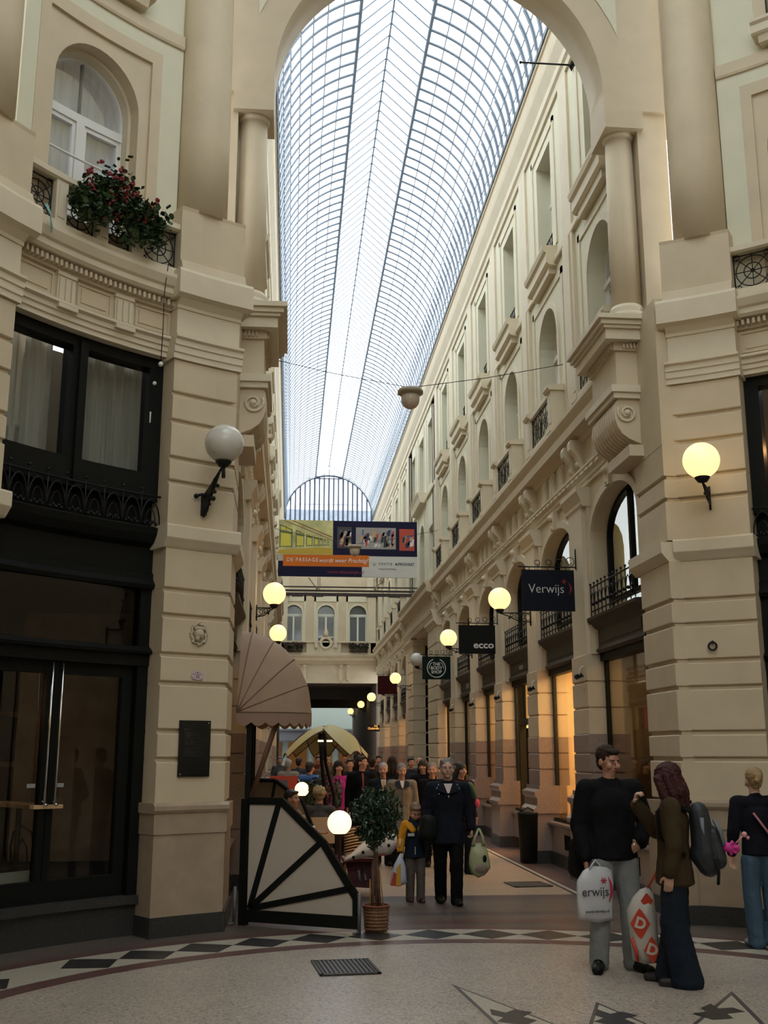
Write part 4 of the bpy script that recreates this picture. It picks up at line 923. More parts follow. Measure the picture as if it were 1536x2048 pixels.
# ================================================================== LAMPS
GL_ON = mat('lit_globe_glass', (.6, .5, .35), .25, emit=(1, .64, .24), estr=.62)
GL_OFF = mat('opal_globe_glass', (.60, .585, .52), .18, noise=.03, nscale=3)
def rot_wall(ang):
    q = math.radians(ang); n = Vector((-math.cos(q), -math.sin(q), 0)); t = Vector((-n.y, n.x, 0)); return n, t
def wall_globe(base, n, reach, rise, R, lit, label, group='globe lamps on iron wall brackets', fancy=True):
    """globe lamp on an iron wall bracket; base on the wall, n outward"""
    t = empty('globe_lamp', tuple(base), label=label, cat='lamp', group=group); n = Vector(n).normalized(); sd = Vector((-n.y, n.x, 0)); up = Vector((0, 0, 1))
    g = n*reach+up*rise
    b = MB(); b.ball(g, R, 32); b.build('globe', GL_ON if lit else GL_OFF, t)
    b = MB(); b.lathe(tuple(g-up*(R+.025)), [(.015, -.03), (.05, -.02), (R*.42, .025), (R*.42, .035), (R*.3, .045)], 20); b.build('globe_cup', IRON, t)
    b = MB()
    k = g-up*(R+.05)
    if rise > R+.25:       # raking bracket
        b.tube([n*.02+up*.02, n*.05+up*.03, k-n*.03, k], .014, 6); b.tube([n*.02-up*.14, n*(reach*.35)-up*.02, k-n*.06-up*.02], .012, 6)
        b.tube([n*.03+up*.0, n*.03-up*.2], .03, 6); b.box(tuple(n*.015-up*.08), (.05, .05, .24), Matrix.Rotation(math.atan2(n.y, n.x), 3, 'Z'))
        b.poly(lambda a, d, z: tuple(n*a+sd*d+up*z), [(.02, .03), (reach*.8, rise-R-.1), (reach*.55, rise*.32), (reach*.42, .0), (reach*.30, -.08), (.10, -.16), (.02, -.22)], -.012, .012)
        for q in range(5): b.ball(tuple(n*(.08+.06*q)+up*(-.15+.055*q)), .022, 6)
        b.tube([sd*-.1+n*.03, sd*-.05+n*.05+up*.02, sd*.05+n*.05+up*.02, sd*.1+n*.03], .016, 6); b.ball(tuple(sd*-.1+n*.03), .028, 8); b.ball(tuple(sd*.1+n*.03), .028, 8)
        b.tube([k-up*.0, k-up*.12+n*.01], .02, 8)
    else:                  # horizontal lattice bracket
        z0 = k.z
        b.tube([n*.0+up*z0, n*(reach+.03)+up*z0], .011, 6); b.tube([up*(z0-.16), n*(reach*.45)+up*(z0-.13), n*(reach*.75)+up*(z0-.05), n*reach+up*(z0-.005)], .010, 6)
        b.tube([n*.015+up*(z0+.05), n*.015+up*(z0-.22)], .013, 6)
        for q in range(4):
            c = n*(.06+reach*.17*q)+up*(z0-.075+.012*q); r = .055-.009*q
            b.tube([c+n*(r*math.cos(w_*PI/5))+up*(r*math.sin(w_*PI/5)) for w_ in range(11)], .007, 5)
        b.ball(tuple(n*reach*.7+up*(z0-.09)), .02, 6)
    b.build('bracket', IRON, t)
    return t
for ang, lit, nm in ((120.8, False, 'unlit opal white globe lamp on an iron bracket on the left pier'), (59.2, True, 'glowing yellow globe lamp on an iron bracket on the right pier')):
    n, s_ = rot_wall(ang); q = math.radians(ang)
    wall_globe((RC[0]+5.48*math.cos(q), RC[1]+5.48*math.sin(q), 4.42), n, .44, .50 if not lit else .44, .203 if not lit else .198, lit, nm)
PF = UX-.10
lampR = [(18.26, 4.36, True, 'first lit globe lamp along the right shops, beside the dark square hanging sign'), (24.4, 4.32, True, 'second lit globe lamp along the right shops, left of the black shoe shop sign'),
         (30.6, 4.34, False, 'unlit grey globe lamp along the right shops, left of the round logo sign'), (37.0, 4.24, True, 'lit globe lamp before the dark red hanging sign'),
         (42.0, 4.17, True, 'lit globe lamp half hidden behind the dark red hanging sign'), (48.0, 4.15, True, 'lit globe lamp farther down the right side, third from the far end'),
         (59.0, 4.3, True, 'lit globe lamp second from the far end, under the dark low ceiling'), (69.0, 4.3, True, 'farthest and smallest lit globe lamp under the low ceiling')]
for y, z, lit, nm in lampR: wall_globe((PF if y < 50 else 4.15, y, z), (-1, 0, 0), .55 if y < 50 else .3, 0, .195, lit, nm)
for y, z, nm in ((18.26, 4.40, 'lit globe lamp on the left facade, the higher of the two above the awning'), (24.4, 4.39, 'lit globe lamp on the left facade, the lower one partly behind a dark bar')):
    wall_globe((2*XC-PF, y, z), (1, 0, 0), .31, 0, .195, True, nm)
def post_globe(x, y, z, R, label):
    t = empty('globe_post_lamp', (x, y, 0), label=label, cat='lamp')
    b = MB(); b.ball((0, 0, z), R, 28); b.build('globe', mat('bright_globe', (.6, .5, .35), .25, emit=(1, .70, .34), estr=.85), t)
    b = MB(); b.lathe((0, 0, 0), [(.14, 0), (.14, .02), (.03, .04), (.022, .1), (.022, z-R-.03), (R*.5, z-R*.93), (R*.55, z-R*.85)], 16); b.build('post', mat('red_brown_metal', (.06, .02, .015), .4), t)
post_globe(.632, 13.6, .91, .148, 'bright round terrace lamp just behind the fan shaped screen')
post_globe(.237, 19.4, 1.12, .125, 'smaller round terrace lamp farther back before the red board')
# hanging lanterns and their wires
def hang(x, y, z, R, label):
    t = empty('hanging_lantern', (x, y, z), label=label, cat='lantern')
    b = MB(); b.lathe((0, 0, 0), [(R*.35, .14), (R*.9, .13), (R, .10), (R, .06), (R*.8, .05), (R*.72, .03)], 28); b.build('lantern_brim', mat('beige_lantern', (.34, .28, .2), .5), t)
    b = MB(); b.lathe((0, 0, 0), [(R*.72, .03), (R*.72, -.04), (R*.66, -.10), (R*.5, -.15), (R*.25, -.18), (.005, -.19)], 28); b.build('lantern_bowl', mat('cream_bowl', (.52, .43, .33), .4), t)
    b = MB(); xr, xl = 4.2, 2*XC-4.2
    b.tube([(xr-x, 0, .62), ((xr-x)*.5, 0, .36), (0, 0, .16), ((xl-x)*.5, 0, .36), (xl-x, 0, .62)], .006, 5); b.tube([(0, 0, .14), (0, 0, .17)], .02, 6); b.build('suspension_wire', IRON, t)
hang(1.77, 15.7, 7.12, .20, 'upper beige dish lantern hanging on a wire in the glass roof light')
hang(1.77, 30.2, 7.43, .20, 'lower beige dish lantern hanging before the banner')
t = empty('tie_rod', (3.4, 14.53, 12.27), label='dark iron rod with a cone shaped end by the right eaves', cat='rod')
b = MB(); b.tube([(0, 0, 0), (.8, 0, 0)], .014, 6); b.tube([(.76, 0, 0), (.82, 0, 0)], [.012, .09], 10); b.ball((0, 0, 0), .025, 8); b.build('rod', IRON, t)
# ================================================================== SIGNS
TXT = mat('sign_white', (.70, .70, .68), .5)
def hsign(y, x0, x1, z0, z1, wallx, bmat, label, arm=True):
    t = empty('hanging_sign', ((x0+x1)/2, y, z1+.1), label=label, cat='sign'); ox = (x0+x1)/2; oz = z1+.1
    b = MB(); b.box((0, 0, (z0+z1)/2-oz), (x1-x0, .035, z1-z0)); b.build('sign_board', bmat, t)
    if arm:
        b = MB(); zb = z1+.045-oz; b.tube([(x0-ox-.05, 0, zb), (wallx-ox, 0, zb)], .010, 6)
        for f in (.15, .5, .85): b.tube([(x0-ox+(x1-x0)*f, 0, zb), (x0-ox+(x1-x0)*f, 0, z1-oz)], .006, 5)
        b.tube([(wallx-ox, 0, zb-.03), (wallx-ox, 0, zb+.27)], .010, 6)
        for f, r in ((.30, .05), (.52, .055), (.72, .06), (.93, .075)):
            c = (x0-ox+(x1-x0)*f, zb+r+.01); b.tube([(c[0]+r*(1-q*.035)*math.cos(q*.55-1.4), 0, c[1]+r*(1-q*.035)*math.sin(q*.55-1.4)) for q in range(14)], .006, 5)
        b.build('scroll_arm', IRON, t)
    return t
def onsign(t, dx, dz, txt, size, m=TXT, **k): return text_mesh(txt, size, m, frame((dx, -.020, dz), (1, 0, 0)), t, **k)
t = hsign(15.2, 3.33, 4.105, 3.75, 4.355, 4.14, mat('sign_black', (.010, .012, .020), .5, spec=.1), 'black hanging sign reading Verwijs, nearest on the right side')
cz = (3.75+4.355)/2-4.455
onsign(t.children[0], -.03, cz+.02, 'Verwijs', .19, sx=.93, bold=-.002)
RT = mat('sign_red', (.35, .01, .02), .5)
b = MB(); b.tube([(.30+.035*math.sin(q*PI/8), -.022, cz-.06+.17*q/8) for q in range(9)], [.003, .006, .009, .011, .012, .011, .009, .006, .003], 6); b.build('red_bracket_mark', RT, t.children[0])
b = MB()
for q in range(3): b.tube([(.235-.035*math.cos(q*PI/3), -.022, cz+.13-.035*math.sin(q*PI/3)), (.235+.035*math.cos(q*PI/3), -.022, cz+.13+.035*math.sin(q*PI/3))], .006, 5)
b.build('red_star_mark', RT, t.children[0])
t = hsign(21.3, 3.35, 4.09, 3.68, 4.25, 4.14, mat('sign_black2', (.009, .010, .009), .5, spec=.1), 'black hanging sign with white lower case ecco, second on the right side')
onsign(t.children[0], .13, -.50, 'ecco', .19, sx=1.15, bold=.004)
t = hsign(27.5, 3.37, 4.096, 3.58, 4.16, 4.14, mat('sign_green', (.005, .015, .011), .5, spec=.1), 'dark green hanging sign with a white ring logo, third on the right side')
for i, (s_, dz) in enumerate((('THE', .10), ('BODY', 0), ('SHOP', -.10))): onsign(t.children[0], 0, -.395+dz, s_, .115, sx=.95, bold=.002)
b = MB(); cz = -.395
for a0, a1, r in ((-65, 245, .235), (130, 185, .185), (-5, 50, .185)):
    a0_, a1_ = (PI*(a0-0)/180, PI*a1/180) if r < .2 else (PI*.62, PI*2.38)
    pts = [(r*math.cos(a0_+(a1_-a0_)*q/30), -.022, cz+r*math.sin(a0_+(a1_-a0_)*q/30)) for q in range(31)]; b.tube(pts, .012 if r > .2 else .009, 5)
b.build('ring_logo', TXT, t.children[0])
t = hsign(39.0, 3.15, 3.85, 3.80, 4.46, 4.14, mat('sign_maroon', (.05, .007, .009), .5, spec=.1), 'dark red square hanging sign behind a lit globe lamp')
t = hsign(45.0, 3.2, 3.72, 2.60, 2.86, 4.14, mat('sign_brown', (.03, .012, .006), .45), 'small dark sign with glowing gold lettering and crown far down the right side', arm=False)
b = MB(); b.tube([(-.26, 0, -.18), (.68, 0, -.18)], .012, 5); b.build('sign_arm', IRON, t)
GOLD = emis('gold_letters', (1, .5, .12), .38)
onsign(t, 0, -.24, 'Cinderella', .13, GOLD, sx=.85, bold=.003)
b = MB()
for q in (-1, 0, 1): b.add([(.10+q*.05-.02, -.02, -.17), (.10+q*.05+.02, -.02, -.17), (.10+q*.06, -.02, -.08)], [(0, 1, 2)])
b.build('crown_mark', GOLD, t)
def fascia_text(y, s, n):
    t = empty('fascia_lettering', (UX+.03, y, 3.31), label='small raised %s letters on the brown fascia of the %s right shop' % (s, n), cat='lettering')
    text_mesh(s, .17, mat('silver_letter', (.5, .5, .5), .3, metal=.6), frame((0, 0, 0), (0, -1, 0)), t, extrude=.006)
fascia_text(BAYS[2], 'ecco', 'third'); fascia_text(BAYS[4], 'SHOP', 'fifth')
# banner over the crossing
t = empty('banner', (1.77, 33.8, 7.22), label='wide advertising banner on a steel beam hung across the passage', cat='banner')
BX0, BW, BH = -.46-1.77, 4.46, 1.83
def BP(u, v, k=0): return (BX0+BW*u, -.03-.004*k, BH*v)
def bpan(name, m, pts, k=1):
    b = MB(); n_ = len(pts); vs = [BP(u, v, k) for u, v in pts]+[BP(u, v, 0) for u, v in pts]
    b.add(vs, [tuple(range(n_)), tuple(range(n_, 2*n_))]+[(i, (i+1) % n_, (i+1) % n_+n_, i+n_) for i in range(n_)]); return b.build(name, m, t)
rc = lambda u0, v0, u1, v1: [(u0, v0), (u1, v0), (u1, v1), (u0, v1)]
b = MB(); b.box((BX0+BW/2, 0, BH/2), (BW, .05, BH)); b.build('banner_board', mat('pale_board', (.42, .41, .37), .5), t)
NAVY = mat('banner_navy', (.014, .013, .038), .6, spec=.1); OR = mat('banner_orange', (.62, .15, .015), .6, spec=.2)
bpan('navy_field', NAVY, rc(.39, .375, 1, 1)); bpan('navy_strip', NAVY, rc(0, 0, .60, .27)); bpan('orange_band', OR, rc(.035, .18, .65, .385), 2); bpan('pale_field', mat('banner_pale', (.58, .57, .52), .5), rc(.60, 0, 1, .37), 1)
bpan('painting', mat('banner_yellow', (.50, .47, .20), .6, noise=.35, nscale=2.5), rc(0, .385, .39, 1), 1)
OL = mat('banner_olive', (.12, .14, .02), .6); YL = mat('banner_lemon', (.62, .55, .06), .6); OC = mat('banner_ochre', (.5, .34, .03), .6)
bpan('painted_street', OC, [(0, .40), (.39, .40), (.39, .50), (.30, .52), (0, .46)], 2)
b = MB()
def bl(p, q, w, k=3):
    (a, c), (d, e) = p, q; L = math.hypot((d-a)*BW, (e-c)*BH); nx, nz = -(e-c)*BH/L*w/2, (d-a)*BW/L*w/2
    P = [BP(a, c, k), BP(d, e, k)]; b.add([(P[0][0]+nx, P[0][1], P[0][2]+nz), (P[0][0]-nx, P[0][1], P[0][2]-nz), (P[1][0]-nx, P[1][1], P[1][2]-nz), (P[1][0]+nx, P[1][1], P[1][2]+nz)], [(0, 1, 2, 3)])
top = lambda u: .97-.85*u; bot = lambda u: .50+.12*u; mid_ = lambda u: .80-.45*u
for u0, u1 in ((.01, .095), (.125, .18), (.20, .24), (.255, .285), (.295, .315), (.325, .34), (.35, .36)):
    for u in (u0, u1): bl((u, bot(u)), (u, top(u)-.05), .030*(1-u*1.8))
    bl((u0, mid_(u0)), (u1, mid_(u1)), .06*(1-u0*2)); bl((u0, top(u0)-.05), (u1, top(u1)-.07), .03*(1-u0*2)); bl(((u0+u1)/2, mid_(u0)), ((u0+u1)/2, top(u0)-.06), .015)
    bl((u0, bot(u0)+.02), (u1, bot(u1)+.02), .02)
b.build('painted_arcade', OL, t)
b = MB()
for u0, u1 in ((.015, .09), (.13, .175), (.205, .235), (.26, .28)): bl(((u0+u1)/2, bot(u0)+.03), ((u0+u1)/2, mid_(u0)-.03), (u1-u0)*BW*.85, 2.5); bl(((u0+u1)/2, mid_(u0)+.03), ((u0+u1)/2, top(u0)-.08), (u1-u0)*BW*.8, 2.5)
b.build('painted_windows', YL, t)
b = MB(); bl((.10, .99), (.385, .70), .03); bl((.04, .99), (.38, .66), .02); b.build('painted_eaves', mat('banner_brown', (.28, .12, .04), .6), t)
for (u0, v0, u1, v1, base) in ((.42, .51, .525, .89, (.03, .02, .02)), (.555, .50, .845, .885, (.30, .28, .26)), (.87, .48, .98, .87, (.42, .05, .02))):
    bpan('photo_panel', mat('photo_base_%d' % int(u0*100), base, .5), rc(u0, v0, u1, v1), 2)
    rr = random.Random(int(u0*1000)); cols = [((.65, .6, .55), 'p1'), ((.45, .05, .03), 'p2'), ((.05, .12, .3), 'p3'), ((.5, .3, .12), 'p4'), ((.02, .02, .02), 'p5')]
    for j, (cc, nm_) in enumerate(cols):
        b = MB()
        for q in range(7 if u0 < .5 else 8 if u0 < .6 else 3):
            u = rr.uniform(u0+.012, u1-.03); v = rr.uniform(v0+.02, v1-.16); w_, h_ = rr.uniform(.010, .026), rr.uniform(.06, .15); u2 = min(u+w_, u1-.004)
            b.add([BP(u, v, 3+j*.1), BP(u2, v+.02, 3+j*.1), BP(min(u2+.006, u1-.002), min(v+h_, v1-.01), 3+j*.1), BP(u+.004, min(v+h_*.9, v1-.01), 3+j*.1)], [(0, 1, 2, 3)])
        b.build('photo_detail', mat('photo_'+nm_, cc, .6), t)
def btxt(u, v, s, size, m, **k): text_mesh(s, size, m, frame((BX0+BW*u, -.045, BH*v), (1, 0, 0)), t, **k)
WT = mat('banner_white', (.75, .73, .70), .5)
btxt(.06, .29, 'DE PASSAGE', .17, WT, align='LEFT', space=1.2, sx=.92); btxt(.29, .285, 'wordt weer Prachtig!', .195, WT, align='LEFT', shear=.25, sx=.93)
btxt(.35, .085, 'www.depassage.nl', .16, mat('banner_red', (.20, .01, .04), .5), align='LEFT', shear=.2, sx=1.0)
DG = mat('banner_grey_text', (.08, .08, .1), .5)
btxt(.72, .235, 'FORTIS', .11, DG, align='LEFT', space=1.3); btxt(.86, .235, 'PROVAST', .125, DG, align='LEFT', bold=.003); btxt(.72, .15, 'Vastgoed Ontwikkeling', .06, DG, align='LEFT')
b = MB(); c0 = BP(.69, .235, 3)
for q in range(3): b.tube([(c0[0]+.05*math.cos(PI/2*q)*(1-.2*q), c0[1], c0[2]+.05), (c0[0]+.05-.04*q, c0[1], c0[2]-.02*q), (c0[0], c0[1], c0[2]-.05)], .005, 4)
b.build('logo_mark', mat('banner_pinkgrey', (.35, .22, .2), .5), t)
c0 = BP(.848, .235, 3); b = MB(); b.box(c0, (.06, .004, .07)); b.build('logo_square', DG, t)
t = empty('steel_beam', (1.77, 33.9, 6.7), label='dark steel beam with pale struts carrying the banner across the passage', cat='beam')
b = MB(); b.box((0, .1, .10), (4.96, .10, .05)); b.box((0, .1, -.02), (4.96, .14, .09)); b.box((0, .1, .22), (4.96, .04, .04))
for q in (-1.6, -.95, .8, 1.5): b.box((q, .05, -.07), (.35, .12, .06))
b.build('beam', mat('brown_beam', (.05, .035, .03), .6), t)
b = MB()
for x in (-.95, .85):
    s_ = -1 if x < 0 else 1
    b.tube([(x, 0, .1), (x-.30 if x < 0 else x+.30, -.02, .50)], .022, 6); b.tube([(x, 0, .1), (x+.0, 0, .5)], .016, 6); b.tube([(x+.06, 0, .1), (x+.06, 0, .5)], .016, 6)
b.build('struts', mat('pale_strut', (.45, .4, .33), .5), t)
# fixtures on the piers
def onpier(M, a, z, d=.01): return Vector(M(a, d, z))
def pier_obj(name, M, a, z, label, cat):
    p = onpier(M, a, z, 0.0); q = Vector(M(a, .1, z))-p; t = empty(name, tuple(p), label=label, cat=cat); n = q.normalized(); xd = Vector((-n.y, n.x, 0))
    return t, (lambda u, v, w=0: tuple(xd*u+Vector((0, 0, v))+n*w)), frame((0, 0, 0), xd), n, xd
t, F, FM, n, xd = pier_obj('info_plaque', mapRotL, 120.75, 1.79, 'black rectangular information plaque with small grey text on the left pier', 'plaque')
R3 = Matrix((tuple((xd.x, 0, n.x)), tuple((xd.y, 0, n.y)), (0, 1, 0)))
b = MB(); b.box(F(0, 0, .014), (.35, .56, .022), R3); b.build('plaque_board', mat('plaque_black', (.008, .009, .009), .2), t)
GT = mat('plaque_text', (.12, .12, .12), .5)
zz = .19; b = MB(); rr = random.Random(2)
for k_, n_ in enumerate((1, 4, 4, 6, 1)):
    for q in range(n_):
        x_ = -.125 if k_ < 4 else .02; end = (-.055 if k_ == 0 else rr.uniform(.085, .12))
        while x_ < end: L_ = rr.uniform(.010, .026); b.box(F(x_+L_/2, zz, .0245), (L_, .007, .001), R3); x_ += L_+.006
        zz -= .0165
    zz -= .011
b.build('engraved_text', GT, t)
b = MB(); b.ball(F(.15, .255, .025), .008, 8); b.ball(F(-.15, -.255, .025), .008, 8); b.build('plaque_screw', CHROME, t)
t, F, FM, n, xd = pier_obj('number_plate', mapRotL, 120.7, 2.53, 'small oval white enamel house number plate on the left pier', 'number plate')
b = MB(); P = [(.068*math.cos(2*PI*i/28), .048*math.sin(2*PI*i/28)) for i in range(28)]
b.add([F(u, v, .020) for u, v in P]+[F(u, v, 0) for u, v in P], [tuple(range(28)), tuple(range(28, 56))]+[(i, (i+1) % 28, (i+1) % 28+28, i+28) for i in range(28)]); b.build('enamel_plate', mat('enamel', (.55, .48, .52), .25), t)
ER = mat('enamel_red', (.3, .02, .04), .4)
b = MB(); b.tube([F(-.06, .012, .021), F(-.02, .006, .021), F(.02, .006, .021), F(.06, .012, .021)], .0018, 4); b.build('enamel_line', ER, t)
text_mesh('43', .042, ER, Matrix.Translation(Vector(F(.0, -.018, .021))) @ FM, t, extrude=.001)
b = MB(); b.ball(F(0, .028, .021), .008, 8); b.ball(F(-.025, .026, .021), .005, 6); b.ball(F(.025, .026, .021), .005, 6); b.build('enamel_crest', ER, t)
t, F, FM, n, xd = pier_obj('relief_ornament', mapRotL, 120.7, 2.96, 'cream plaster relief of a face in a wavy frame on the left pier', 'ornament')
b = MB(); CR = mat('relief_cream', (.52, .45, .31), .6)
b.tube([F((.085+.008*math.sin(q*PI/2))*math.cos(2*PI*q/32), (.105+.01*math.sin(q*PI/2))*math.sin(2*PI*q/32), .012) for q in range(33)], .014, 6)
for q in range(8): b.ball(F(.09*math.cos(PI*q/4), .115*math.sin(PI*q/4), .012), .018, 8)
b.ball(F(0, 0, .01), .06, 14, sc=(1, 1, 1)); b.ball(F(.012, -.01, .06), .016, 8)
for u in (-.04, -.02, .02, .04, 0): b.ball(F(u, .055, .03), .022, 8)
b.ball(F(-.02, -.05, .03), .03, 8); b.ball(F(.02, -.03, .045), .02, 8); b.build('relief', CR, t)
t, F, FM, n, xd = pier_obj('iron_ring', mapRotR, 180-60.0, 2.89, 'small black iron ring fixed on the right pier', 'ring')
b = MB(); b.tube([F(.042*math.cos(2*PI*q/20), .042*math.sin(2*PI*q/20)-.01, .035) for q in range(21)], .011, 8); b.ball(F(0, .035, .02), .018, 8); b.build('ring', IRON, t)
b = MB(); b.tube([F(-.0, .04, .0), F(0, .04, .035)], .012, 6); b.build('hook', IRON, t)
# cable hanging down the left bay
t = empty('cable', label='thin dark cable hanging from the left balcony down to the mezzanine window', cat='cable')
b = MB(); b.tube([mapRotL(126.9, .10, 6.97), mapRotL(127.1, .07, 6.6), mapRotL(127.0, .06, 6.2), mapRotL(126.6, -.02, 5.85)], .005, 5); b.build('cord', IRON, t)
b = MB(); b.ball(mapRotL(126.6, -.02, 5.82), .028, 8); b.ball(mapRotL(126.8, -.1, 5.62), .022, 8); b.tube([mapRotL(127, -.12, 5.3), mapRotL(127, -.12, 5.18)], .008, 5); b.build('plug', WHITE, t)
t = empty('blue_cord', label='short loose pale blue cord knotted round the left balcony edge', cat='cord')
b = MB(); b.tube([mapRotL(143.2, .12, 7.0), mapRotL(143.0, .15, 6.92), mapRotL(142.6, .13, 6.86), mapRotL(142.4, .14, 6.76)], .008, 5); b.tube([mapRotL(143.4, .12, 6.99), mapRotL(142.9, .16, 6.88), mapRotL(142.5, .14, 6.72)], .007, 5); b.build('cord', mat('pale_blue_cord', (.25, .5, .48), .5), t)
# flower box on the left balcony
t = empty('flower_box', mapRotL(134.4, .12, 7.2), label='dark trough overflowing with dark red geraniums on the left balcony', cat='planter')
rr = random.Random(3)
b = MB(); O = Vector(mapRotL(134.4, .12, 7.2))
for a in (131.0, 134.3, 137.6): 
    c = Vector(mapRotL(a, .13, 7.30))-O; q = math.radians(a); b.box(tuple(c), (.16, .28, .14), Matrix.Rotation(q, 3, 'Z'))
b.build('trough', BLACK, t)
b = MB(); leafs = MB(); fls = MB()
for i in range(2200):
    a = rr.uniform(128.6, 140.0); e = math.sin((a-129)/10.8*PI); z = 7.38+rr.gauss(0, .115)*(.6+.5*e)+(.05 if 133 < a < 136 else 0)-(.12*abs((a-134.5)/5))+rr.choice([0, 0, -.12]); d = .19+rr.gauss(0, .085)
    c = Vector(mapRotL(a, d, z))-O; s_ = rr.uniform(.02, .042); rt = Euler((rr.uniform(-1, 1), rr.uniform(-1, 1), rr.uniform(0, 6))).to_matrix()
    P = [Vector((s_*math.cos(q), s_*math.sin(q)*.8, (.25*s_ if q_ % 2 else 0))) for q_, q in enumerate([k*PI/3 for k in range(6)])]; leafs.add([c+rt @ p for p in P], [tuple(range(6))])
for i in range(46):
    a = rr.choice([130.3, 132, 133.8, 135.0, 136.4, 138.6, 134.6])+rr.gauss(0, .45); z = 7.46+rr.gauss(0, .11)-(.10*abs((a-134.5)/5)); d = .27+rr.gauss(0, .06); c = Vector(mapRotL(a, d, z))-O
    for q in range(7): fls.ball(c+Vector((rr.gauss(0, .018), rr.gauss(0, .018), rr.gauss(0, .018))), rr.uniform(.010, .018), 6)
leafs.build('foliage', mat('geranium_leaf', (.030, .065, .018), .6, noise=.4, nscale=30), t); fls.build('red_blossoms', mat('geranium_red', (.22, .012, .02), .6), t)
p = mapRotR(128.2, -.72, 5.12); t = empty('wall_lamp', p, label='tiny warm lamp glowing behind the right mezzanine window', cat='lamp')
b = MB(); b.ball((0, 0, 0), .022, 8); b.build('bulb', emis('mezz_bulb', (1, .6, .3), 1.6), t); b = MB(); b.tube([(0, 0, 0), (0, 0, -.12)], .006, 5); b.build('lamp_arm', IRON, t)
ld = bpy.data.lights.new('lamp_light', 'POINT'); ld.energy = 3; ld.color = (1, .5, .2); ld.shadow_soft_size = .05; lo = bpy.data.objects.new('lamp_light', ld); COL.objects.link(lo); lo.location = (0, 0, .08); lo.parent = t
# shop detail: pilaster hooks with small spotlights
for i, s_ in enumerate(PIL):
    t = empty('wall_spotlight', (PF-.0, s_-.22, 2.80), label='white curl bracket with black spotlight on the right, %s pilaster from the hall' % ORD[i], cat='spotlight', group='spotlights on the right pilasters')
    b = MB(); b.tube([(-.03-.05*math.cos(q*.5), 0, .02+.12*math.sin(q*.5)) for q in range(9)]+[(-.02, 0, -.22)], .010, 6); b.build('curl_bracket', WHITE, t)
    b = MB(); b.tube([(-.02, 0, 0), (-.08, .03, .02)], .012, 6); b.tube([(-.05, .03, .02), (-.09, .13, .0)], [.03, .042], 10); b.build('spot_head', IRON, t)
# litter bin
t = empty('litter_bin', (3.90, 17.85, 0), label='black leaning litter bin before the second right pilaster', cat='bin')
b = MB(); b.lathe((0, 0, 0), [(.13, .02), (.14, .03), (.165, .76), (.175, .78), (.165, .80), (.14, .79), (.12, .4)], 20); b.build('bin_body', BLACK, t); b = MB(); b.box((-.1, -.17, .5), (.012, .012, .04)); b.tube([(-.17, 0, .78), (-.02, -.1, .88), (.16, 0, .80)], .012, 6); b.build('bin_handle', IRON, t)
# shop window goods
def shoe(x, y, z, rz, label, m):
    t = empty('shoe', (x, y, z), rz, label=label, cat='shoe')
    b = MB(); b.ball((.07, 0, .045), .055, 14, sc=(1.5, .75, .8)); b.ball((-.05, 0, .05), .05, 14, sc=(1.0, .75, 1)); b.tube([(-.05, 0, .06), (-.05, 0, .17)], [.045, .05], 12); b.build('upper', m, t)
    b = MB(); b.box((.02, 0, .008), (.26, .085, .016)); b.box((-.07, 0, .0), (.07, .08, .03)); b.build('sole', BLACK, t)
shoe(4.62, 17.4, .64, 2.0, 'grey ankle boot on the sill of the lit second shop window, nearer one', mat('grey_suede', (.16, .13, .11), .8)); shoe(4.62, 17.65, .64, 2.4, 'brown ankle boot on the sill of the lit second shop window, farther one', mat('brown_suede', (.10, .05, .03), .8))
t = empty('display_panel', (4.9, 15.95, .7), label='dark patterned display panel with a photo in the lit second shop window', cat='display')
b = MB(); b.box((0, 0, .55), (.5, .03, .9)); b.build('panel', mat('panel_dark', (.05, .035, .03), .5), t)
b = MB()
for q in range(5): b.box((0, -.02, .2+.18*q), (.6, .01, .035), Matrix.Rotation(.5, 3, 'Y'))
b.build('white_stripe', WT, t)
b = MB(); b.box((0, -.02, 1.15), (.3, .02, .25)); b.build('photo_head', mat('photo_grey', (.2, .17, .14), .6), t)
for i, (x, y, z) in enumerate(((4.9, 17.9, 1.72), (4.9, 17.95, 1.52), (4.9, 17.85, 1.03))):
    t = empty('spotlight_bulb', (x, y, z), label='tiny white display bulb in the lit second shop window, %s from the top' % ('first', 'second', 'third')[i], cat='bulb')
    b = MB(); b.ball((0, 0, 0), .022, 8); b.build('bulb', emis('bulb_white', (1, .85, .65), 1.5), t); b = MB(); b.tube([(0, 0, 0), (0, 0, -.1)], .006, 5); b.build('stem', IRON, t)
t = empty('orange_display', (4.62, 13.85, .7), label='orange and red display boxes behind the first shop window on the right', cat='display')
b = MB(); b.box((.1, .1, 1.45), (.25, .25, .35)); b.build('red_box', mat('disp_red', (.35, .08, .03), .5), t); b = MB(); b.box((.1, -.1, .9), (.3, .9, .9)); b.build('orange_panel', mat('disp_or', (.40, .24, .08), .5), t)
